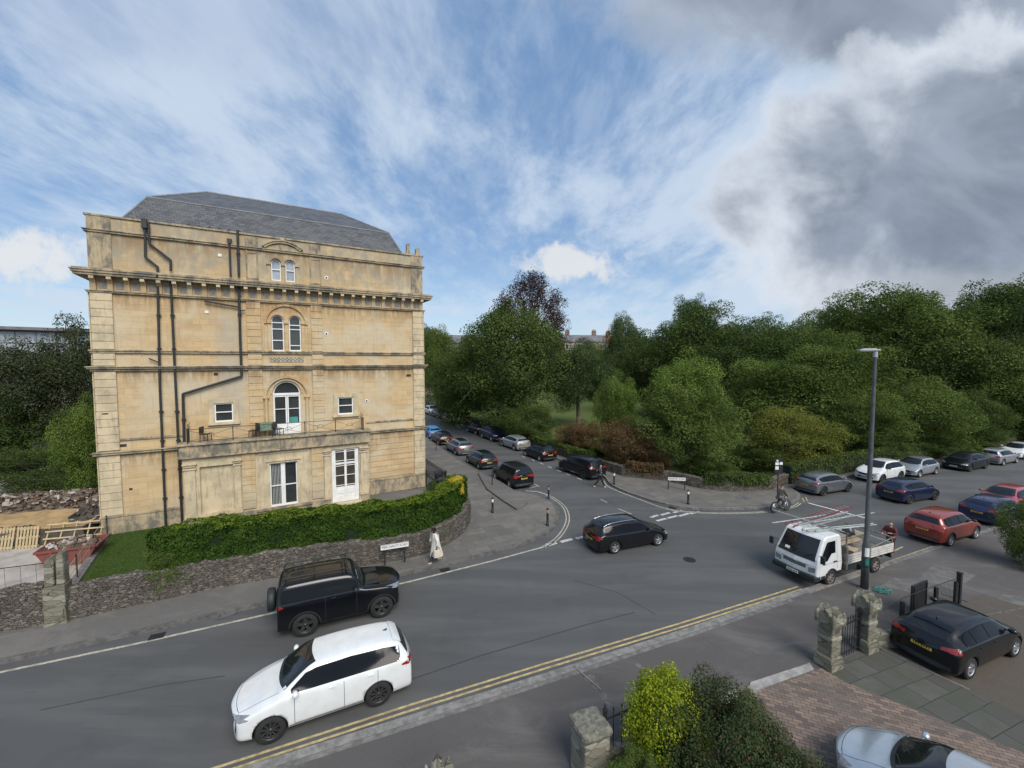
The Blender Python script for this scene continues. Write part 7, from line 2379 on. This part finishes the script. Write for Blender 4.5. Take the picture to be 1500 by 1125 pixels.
# ------------------------------------------------------------------ people and bicycle
def skin_fig(name, joints, edges, mat_, parent, sub=2, root=0):
    """joints: list of (x, y, z, radius[, radius2])"""
    me = bpy.data.meshes.new(name)
    me.from_pydata([j[:3] for j in joints], edges, [])
    o = bpy.data.objects.new('tmp', me); COL.objects.link(o)
    md = o.modifiers.new('skin', 'SKIN')
    md.use_smooth_shade = True
    if not me.skin_vertices: me.attributes  # layer is made with the modifier
    if not me.skin_vertices:
        bm = bmesh.new(); bm.from_mesh(me); bm.verts.layers.skin.verify(); bm.to_mesh(me); bm.free()
    for i, j in enumerate(joints):
        sv = me.skin_vertices[0].data[i]
        sv.radius = (j[3], j[4] if len(j) > 4 else j[3])
        sv.use_root = i == root
    s_ = o.modifiers.new('s', 'SUBSURF'); s_.levels = sub; s_.render_levels = sub
    dg = bpy.context.evaluated_depsgraph_get(); dg.update()
    r = bpy.data.meshes.new_from_object(o.evaluated_get(dg), depsgraph=dg)
    bpy.data.objects.remove(o)
    r.name = name
    r.polygons.foreach_set('use_smooth', [True] * len(r.polygons))
    return link_mesh(name, r, MATS[mat_], parent)


mat('skin', (.46, .27, .20), .6, .1, 4); mat('skin_brown', (.16, .085, .055), .6, .1, 4)
mat('hair_black', (.012, .010, .010), .5, .3, 12); mat('cloth_cream', (.60, .58, .52), .9, .15, 5, bump=.4); mat('cloth_navy', (.022, .030, .055), .85, .3, 5)
mat('cloth_black', (.012, .012, .015), .85, .3, 5); mat('cloth_camo', (.10, .105, .09), .9, .3, 14, col2=(.018, .022, .018)); mat('cloth_denim', (.055, .06, .08), .9, .3, 5)
mat('shoe_white', (.5, .5, .5), .6, .2, 5); mat('bag_print', (.52, .40, .30), .8, .4, 14, col2=(.62, .58, .50)); mat('cloth_red', (.22, .03, .03), .8, .3, 5)
mat('cloth_mustard', (.42, .36, .16), .9, .3, 6)


def hand_joints(J, E, w, d, s=1.0, curl=.35):
    """palm and five fingers after the wrist joint w pointing along d"""
    d = Vector(d).normalized(); side = d.cross(Vector((0, 0, 1)))
    side = side.normalized() if side.length > .1 else Vector((0, 1, 0))
    nrm = side.cross(d).normalized()
    W0 = Vector(J[w][:3])
    J.append((*(W0 + d * .05 * s), .030 * s, .016 * s)); E.append((w, len(J) - 1)); palm = len(J) - 1
    J.append((*(W0 + d * .085 * s), .034 * s, .013 * s)); E.append((palm, len(J) - 1)); kn = len(J) - 1
    for k, (o_, L) in enumerate(((-.028, .065), (-.009, .078), (.010, .072), (.028, .056))):
        a = W0 + d * .10 * s + side * o_ * s
        J.append((*a, .009 * s)); E.append((kn, len(J) - 1))
        b = a + (d * math.cos(curl) - nrm * math.sin(curl)) * L * .5 * s
        J.append((*b, .008 * s)); E.append((len(J) - 2, len(J) - 1))
        c = b + (d * math.cos(curl * 2.4) - nrm * math.sin(curl * 2.4)) * L * .5 * s
        J.append((*c, .0065 * s)); E.append((len(J) - 2, len(J) - 1))
    a = W0 + d * .045 * s - side * .036 * s
    J.append((*a, .011 * s)); E.append((palm, len(J) - 1))
    J.append((*(a + (d * .8 - side * .5 - nrm * .3).normalized() * .04 * s), .009 * s)); E.append((len(J) - 2, len(J) - 1))


def figure(t, P, skin='skin', hands=True):
    """P: dict of joints in the thing's frame (x forward, y left)"""
    g = lambda k: Vector(P[k])
    J = []; E = []
    def add(v, r, r2=None, to=None):
        J.append((*v, r, r2 if r2 else r))
        if to is not None: E.append((to, len(J) - 1))
        return len(J) - 1
    pel = add(g('pelvis'), .125, .095)
    sp = add(g('pelvis').lerp(g('chest'), .5), .115, .085, pel)
    ch = add(g('chest'), .145, .095, sp)
    nb = add(g('neck'), .055, .05, ch)
    hb = add(g('head') - Vector((0, 0, .07)), .062, .062, nb)
    hd = add(g('head') + Vector((0, 0, .01)), .086, .078, hb)
    ht = add(g('head') + Vector((-.01, 0, .085)), .062, .058, hd)
    for s_ in ('l', 'r'):
        a = add(g('sh_' + s_), .058, None, ch)
        b = add(g('el_' + s_), .040, None, a)
        m_ = add(g('el_' + s_).lerp(g('wr_' + s_), .4), .037, None, b)
        c = add(g('wr_' + s_), .024, None, m_)
        if hands: hand_joints(J, E, c, g('wr_' + s_) - g('el_' + s_), 1.0)
        a = add(g('hip_' + s_), .085, None, pel)
        b = add(g('kn_' + s_), .055, None, a)
        m_ = add(g('kn_' + s_).lerp(g('an_' + s_), .3), .052, None, b)
        c = add(g('an_' + s_), .034, None, m_)
        e = add(g('an_' + s_) + g('toe_' + s_) * .5 + Vector((0, 0, -.045)), .033, .024, c)
        add(g('an_' + s_) + g('toe_' + s_) + Vector((0, 0, -.055)), .028, .018, e)
    body = skin_fig('body', J, E, skin, t)
    # face: nose, eyes, mouth, ears as small relief pieces on the head
    h = g('head'); f = Vector(P.get('face', (1, 0, 0))).normalized(); sd = Vector((-f.y, f.x, 0)).normalized()
    m = MB()
    m.tube(h + f * .075 + Vector((0, 0, .015)), h + f * .102 + Vector((0, 0, -.018)), .008, .014, 6)
    for q in (-1, 1): m.lathe([(.001, -.006), (.022, -.004), (.026, 0), (.020, .006), (.001, .007)], 8, M=Matrix.Translation(h + sd * q * .083) @ Matrix.Rotation(R(90), 4, 'X'))
    m.build('nose_and_ears', MATS[skin], body)
    m = MB()
    for q in (-1, 1): m.lathe([(.001, -.010), (.010, 0), (.001, .010)], 8, M=Matrix.Translation(h + f * .080 + sd * q * .030 + Vector((0, 0, .018))))
    m.tube(h + f * .082 + sd * .022 + Vector((0, 0, -.045)), h + f * .082 - sd * .022 + Vector((0, 0, -.045)), .005, n=5)
    m.build('eyes_and_mouth', MATS['hair_black'], body)
    return body


def garment(t, name, P, mat_, what, grow=.018):
    g = lambda k: Vector(P[k]); J = []; E = []
    def add(v, r, r2=None, to=None):
        J.append((*v, r, r2 if r2 else r))
        if to is not None: E.append((to, len(J) - 1))
        return len(J) - 1
    if what in ('top', 'coat'):
        pel = add(g('pelvis') + Vector((0, 0, -.06 if what == 'top' else -.10)), .135 + grow, .105 + grow)
        sp = add(g('pelvis').lerp(g('chest'), .5), .125 + grow, .095 + grow, pel)
        ch = add(g('chest'), .155 + grow, .105 + grow, sp)
        add(g('neck') + Vector((0, 0, -.02)), .068, .062, ch)
        for s_ in ('l', 'r'):
            a = add(g('sh_' + s_), .066 + grow, None, ch); b = add(g('el_' + s_), .050 + grow, None, a); add(g('el_' + s_).lerp(g('wr_' + s_), .92), .034 + grow, None, b)
        if what == 'coat':
            lo = add(g('pelvis') + Vector((-.02, 0, -.38)), .20 + grow, .17 + grow, pel); add(g('pelvis') + Vector((-.03, 0, -.62)), .23 + grow, .20 + grow, lo)
    else:
        pel = add(g('pelvis') + Vector((0, 0, .04)), .130 + grow, .100 + grow)
        for s_ in ('l', 'r'):
            a = add(g('hip_' + s_), .090 + grow, None, pel); b = add(g('kn_' + s_), .062 + grow, None, a); add(g('kn_' + s_).lerp(g('an_' + s_), .93), .046 + grow, None, b)
    return skin_fig(name, J, E, mat_, t)


def shoes(t, P, mat_):
    for s_ in ('l', 'r'):
        a = Vector(P['an_' + s_]); d = Vector(P['toe_' + s_])
        J = [(*(a - d * .25 + Vector((0, 0, -.05))), .042, .035), (*(a + d * .45 + Vector((0, 0, -.055))), .045, .032), (*(a + d * 1.05 + Vector((0, 0, -.062))), .040, .025)]
        skin_fig('shoe', J, [(0, 1), (1, 2)], mat_, t, 1)


def walk_pose(stride=.34, arm=.22, lean=.03, h=1.0):
    P = dict(pelvis=(0, 0, .95), chest=(lean, 0, 1.30), neck=(lean + .01, 0, 1.50), head=(lean + .04, 0, 1.64),
             sh_l=(lean, .19, 1.42), sh_r=(lean, -.19, 1.42), el_l=(lean - arm * .6, .25, 1.15), el_r=(lean + arm * .5, -.25, 1.15), wr_l=(lean - arm * .7, .25, .92), wr_r=(lean + arm * 1.2, -.22, .95),
             hip_l=(0, .09, .90), hip_r=(0, -.09, .90), kn_l=(stride * .62, .10, .50), kn_r=(-stride * .30, -.10, .48), an_l=(stride * 1.0, .10, .09), an_r=(-stride * 1.15, -.10, .14),
             toe_l=(.15, .02, .01), toe_r=(.13, -.02, -.04), face=(1, 0, 0))
    return {k: tuple(c * h for c in v) if k != 'face' else v for k, v in P.items()}


# woman in a long white coat, walking left
x, y = G(638, 823, .12)
t = empty('person', (x, y, .12), R(208), 'person in a long cream white coat walking left by the hedge', 'person')
P = walk_pose(.26, .12, .06, .97); P['head'] = (.13, 0, 1.57); P['wr_l'] = (.03, .34, .86); P['el_l'] = (-.03, .31, 1.10)
figure(t, P, 'skin_brown'); ct = garment(t, 'coat', P, 'cloth_cream', 'top', .03)
def coat_fn(u, v):
    a = 2 * math.pi * u
    prof = [(.17, .21, 1.40), (.17, .23, 1.22), (.18, .24, 1.0), (.22, .27, .78), (.27, .31, .55), (.31, .34, .34)]
    k = v * 5; i = min(4, int(k)); f = k - i
    rx, ry, z = [prof[i][q] * (1 - f) + prof[i + 1][q] * f for q in range(3)]
    w = 1 + .05 * v * math.sin(a * 5 + 1.3) + .03 * v * math.sin(a * 9)
    return (.02 - .07 * v + rx * w * math.cos(a), ry * w * math.sin(a), z + .03 * math.sin(a * 3) * v)
m = MB(); m.grid(coat_fn, 40, 14); m.build('coat_skirt', MATS['cloth_cream'], ct)
garment(t, 'trousers', P, 'cloth_navy', 'legs', .02); shoes(t, P, 'shoe_white')
J = [(.12, 0, 1.56, .115, .115), (.10, 0, 1.64, .115, .10), (.05, 0, 1.50, .11, .09), (.02, 0, 1.42, .07, .07)]
skin_fig('hair', J, [(1, 0), (0, 2), (2, 3)], 'hair_black', t)
tb = empty('tote_bag', (0, 0, 0), 0, 'cream tote bag with brown print held by the person in the white coat', 'bag')
tb.location = Matrix.Translation((x, y, .12)) @ Matrix.Rotation(R(208), 4, 'Z') @ Vector((.0, .37, .38)); tb.rotation_euler = (0, 0, R(208))
MB().bx(-.19, .19, -.05, .05, 0, .36).build('bag_body', MATS['bag_print'], tb, bevel=.02)
m = MB(); m.path([(-.1, 0, .36), (-.05, 0, .47), (.03, 0, .49), (.1, 0, .36)], .012, 5); m.build('handle', MATS['cloth_black'], tb)

# bald man crossing the side street
x, y = G(878, 714, 0)
t = empty('person', (x, y, 0), R(-20), 'bald man in dark blue jacket crossing the side street', 'person')
P = walk_pose(.36, .20, .05, 1.02); P['el_r'] = (.12, -.30, 1.18); P['wr_r'] = (.34, -.28, 1.06); P['el_l'] = (-.18, .27, 1.20); P['wr_l'] = (-.20, .28, .98)
figure(t, P, 'skin'); garment(t, 'jacket', P, 'cloth_navy', 'top', .02); garment(t, 'trousers', P, 'cloth_black', 'legs', .018); shoes(t, P, 'shoe_white')
J = [(*Vector(P['chest']) + Vector((-.12, .0, .08)), .06, .08) if False else (P['chest'][0] - .05, .16, 1.40, .05, .05), (P['chest'][0] + .10, .02, 1.12, .03, .03), (.06, -.14, .98, .05, .05)]
skin_fig('scarf', J, [(0, 1), (1, 2)], 'cloth_mustard', t)

# person behind the tail of the truck
x, y = G(1304, 813, 0)
t = empty('person', (x, y, 0), R(200), 'person in dark red clothes standing behind the tail of the white truck', 'person')
P = walk_pose(.05, .05, .06, .98); P['el_r'] = (.12, -.28, 1.18); P['wr_r'] = (.34, -.20, 1.12); P['el_l'] = (.10, .27, 1.16); P['wr_l'] = (.32, .16, 1.22); P['head'] = (.08, 0, 1.60)
mat('cloth_darkred', (.11, .022, .024), .9, .3, 6); mat('cloth_maroon', (.07, .016, .02), .9, .3, 6); mat('hair_brown', (.16, .09, .05), .6, .3, 12)
figure(t, P, 'skin'); garment(t, 'jumper', P, 'cloth_darkred', 'top', .025); garment(t, 'trousers', P, 'cloth_maroon', 'legs', .02); shoes(t, P, 'cloth_black')
skin_fig('hair', [(.06, 0, 1.66, .10, .095), (.03, 0, 1.69, .09, .085), (.0, 0, 1.58, .07, .07)], [(0, 1), (1, 2)], 'hair_brown', t)

# cyclist on a fat tyred bicycle
b1, b2 = Vector(G(1132.5, 751.5, 0)), Vector(G(1153.5, 747.5, 0))
h = math.atan2((b2 - b1).y, (b2 - b1).x); mid = (b1 + b2) / 2
t = empty('bicycle', (mid.x, mid.y, 0), h, 'fat tyred electric bicycle ridden to the right along the park kerb', 'bicycle')
for wx, nm in ((-.56, 0), (.56, 1)):
    m = MB(); n, k, r_, rr = 28, 8, .315, .05
    vs = [((r_ + rr * math.cos(2 * math.pi * j / k)) * math.cos(2 * math.pi * i / n), rr * math.sin(2 * math.pi * j / k), (r_ + rr * math.cos(2 * math.pi * j / k)) * math.sin(2 * math.pi * i / n)) for i in range(n) for j in range(k)]
    fs = [(i * k + j, i * k + (j + 1) % k, ((i + 1) % n) * k + (j + 1) % k, ((i + 1) % n) * k + j) for i in range(n) for j in range(k)]
    m.add(vs, fs, smooth=True)
    w = m.build('wheel', MATS['tyre'], t); w.location = (wx, 0, .365)
    m = MB()
    m.lathe([(.262, -.03), (.275, -.03), (.275, .03), (.262, .03), (.262, -.03)], 28, axis='Y')
    for i in range(18): a = i * math.pi / 9; m.tube((.03 * math.cos(a), .02 if i % 2 else -.02, .03 * math.sin(a)), (.265 * math.cos(a + .2), 0, .265 * math.sin(a + .2)), .003, n=4, cap=False)
    m.lathe([(.05, -.045), (.05, .045)] if nm == 0 else [(.025, -.05), (.025, .05)], 12, axis='Y')
    m.build('rim', MATS['alloy'], w)
m = MB()
BB, ST, HT, HB = (-.10, 0, .33), (-.20, 0, .78), (.36, 0, .82), (.40, 0, .68)
m.tube(BB, ST, .02); m.tube(ST, HT, .02); m.tube(BB, HB, .035); m.tube(HT, HB, .028)
for s_ in (-.06, .06): m.tube((-.56, s_, .365), (BB[0], s_ * .6, BB[2]), .012); m.tube((-.56, s_, .365), (ST[0], s_ * .4, ST[2] - .1), .010)
m.build('frame', MATS['dark_alloy'], t)
m = MB()
for s_ in (-.07, .07): m.tube((.56, s_, .365), (.42, s_, .70), .018)
m.build('fork', MATS['white_paint'], t)
m = MB(); m.tube(HT, (.35, 0, .98), .016); m.path([(.26, -.33, 1.04), (.34, -.1, 1.0), (.34, .1, 1.0), (.26, .33, 1.04)], .014); m.build('handlebar', MATS['plastic'], t)
MB().box((.42, 0, .94), (.07, .08, .06)).build('headlamp', MATS['white_paint'], t)
m = MB(); m.tube(ST, (-.215, 0, .86), .015); m.lathe([(.001, -.03), (.08, -.02), (.09, .0), (.05, .03), (.001, .03)], 10, M=Matrix.Translation((-.24, 0, .89))); m.build('saddle', MATS['plastic'], t)
m = MB(); m.lathe([(.09, -.045), (.09, -.035), (.001, -.035)], 14, axis='Y', M=Matrix.Translation(BB)); m.tube((-.10, -.07, .33), (.02, -.09, .23), .01); m.tube((-.10, .07, .33), (-.22, .09, .43), .01)
m.box((.02, -.13, .22), (.09, .08, .02)); m.box((-.22, .13, .44), (.09, .08, .02)); m.build('crankset', MATS['plastic'], t)

t = empty('person', (mid.x, mid.y, 0), h, 'cyclist in camouflage jacket and grey jeans riding the fat tyred bicycle', 'person')
P = dict(pelvis=(-.22, 0, .98), chest=(-.04, 0, 1.30), neck=(.03, 0, 1.48), head=(.08, 0, 1.61), sh_l=(-.01, .19, 1.41), sh_r=(-.01, -.19, 1.41), el_l=(.10, .28, 1.20), el_r=(.10, -.28, 1.20),
         wr_l=(.22, .30, 1.07), wr_r=(.22, -.30, 1.07), hip_l=(-.20, .09, .94), hip_r=(-.20, -.09, .94), kn_l=(.17, .12, .86), kn_r=(.16, -.12, .66), an_l=(-.20, .12, .53), an_r=(.0, -.12, .31),
         toe_l=(.14, .01, 0), toe_r=(.14, -.01, 0), face=(1, 0, 0))
figure(t, P, 'skin'); garment(t, 'jacket', P, 'cloth_camo', 'top', .028); garment(t, 'jeans', P, 'cloth_denim', 'legs', .016); shoes(t, P, 'cloth_black')
skin_fig('cap', [(.07, 0, 1.66, .095, .09), (.05, 0, 1.71, .07, .07)], [(0, 1)], 'hair_black', t)
skin_fig('red_collar', [(.0, 0, 1.47, .075, .07), (.03, 0, 1.51, .065, .06)], [(0, 1)], 'cloth_red', t)
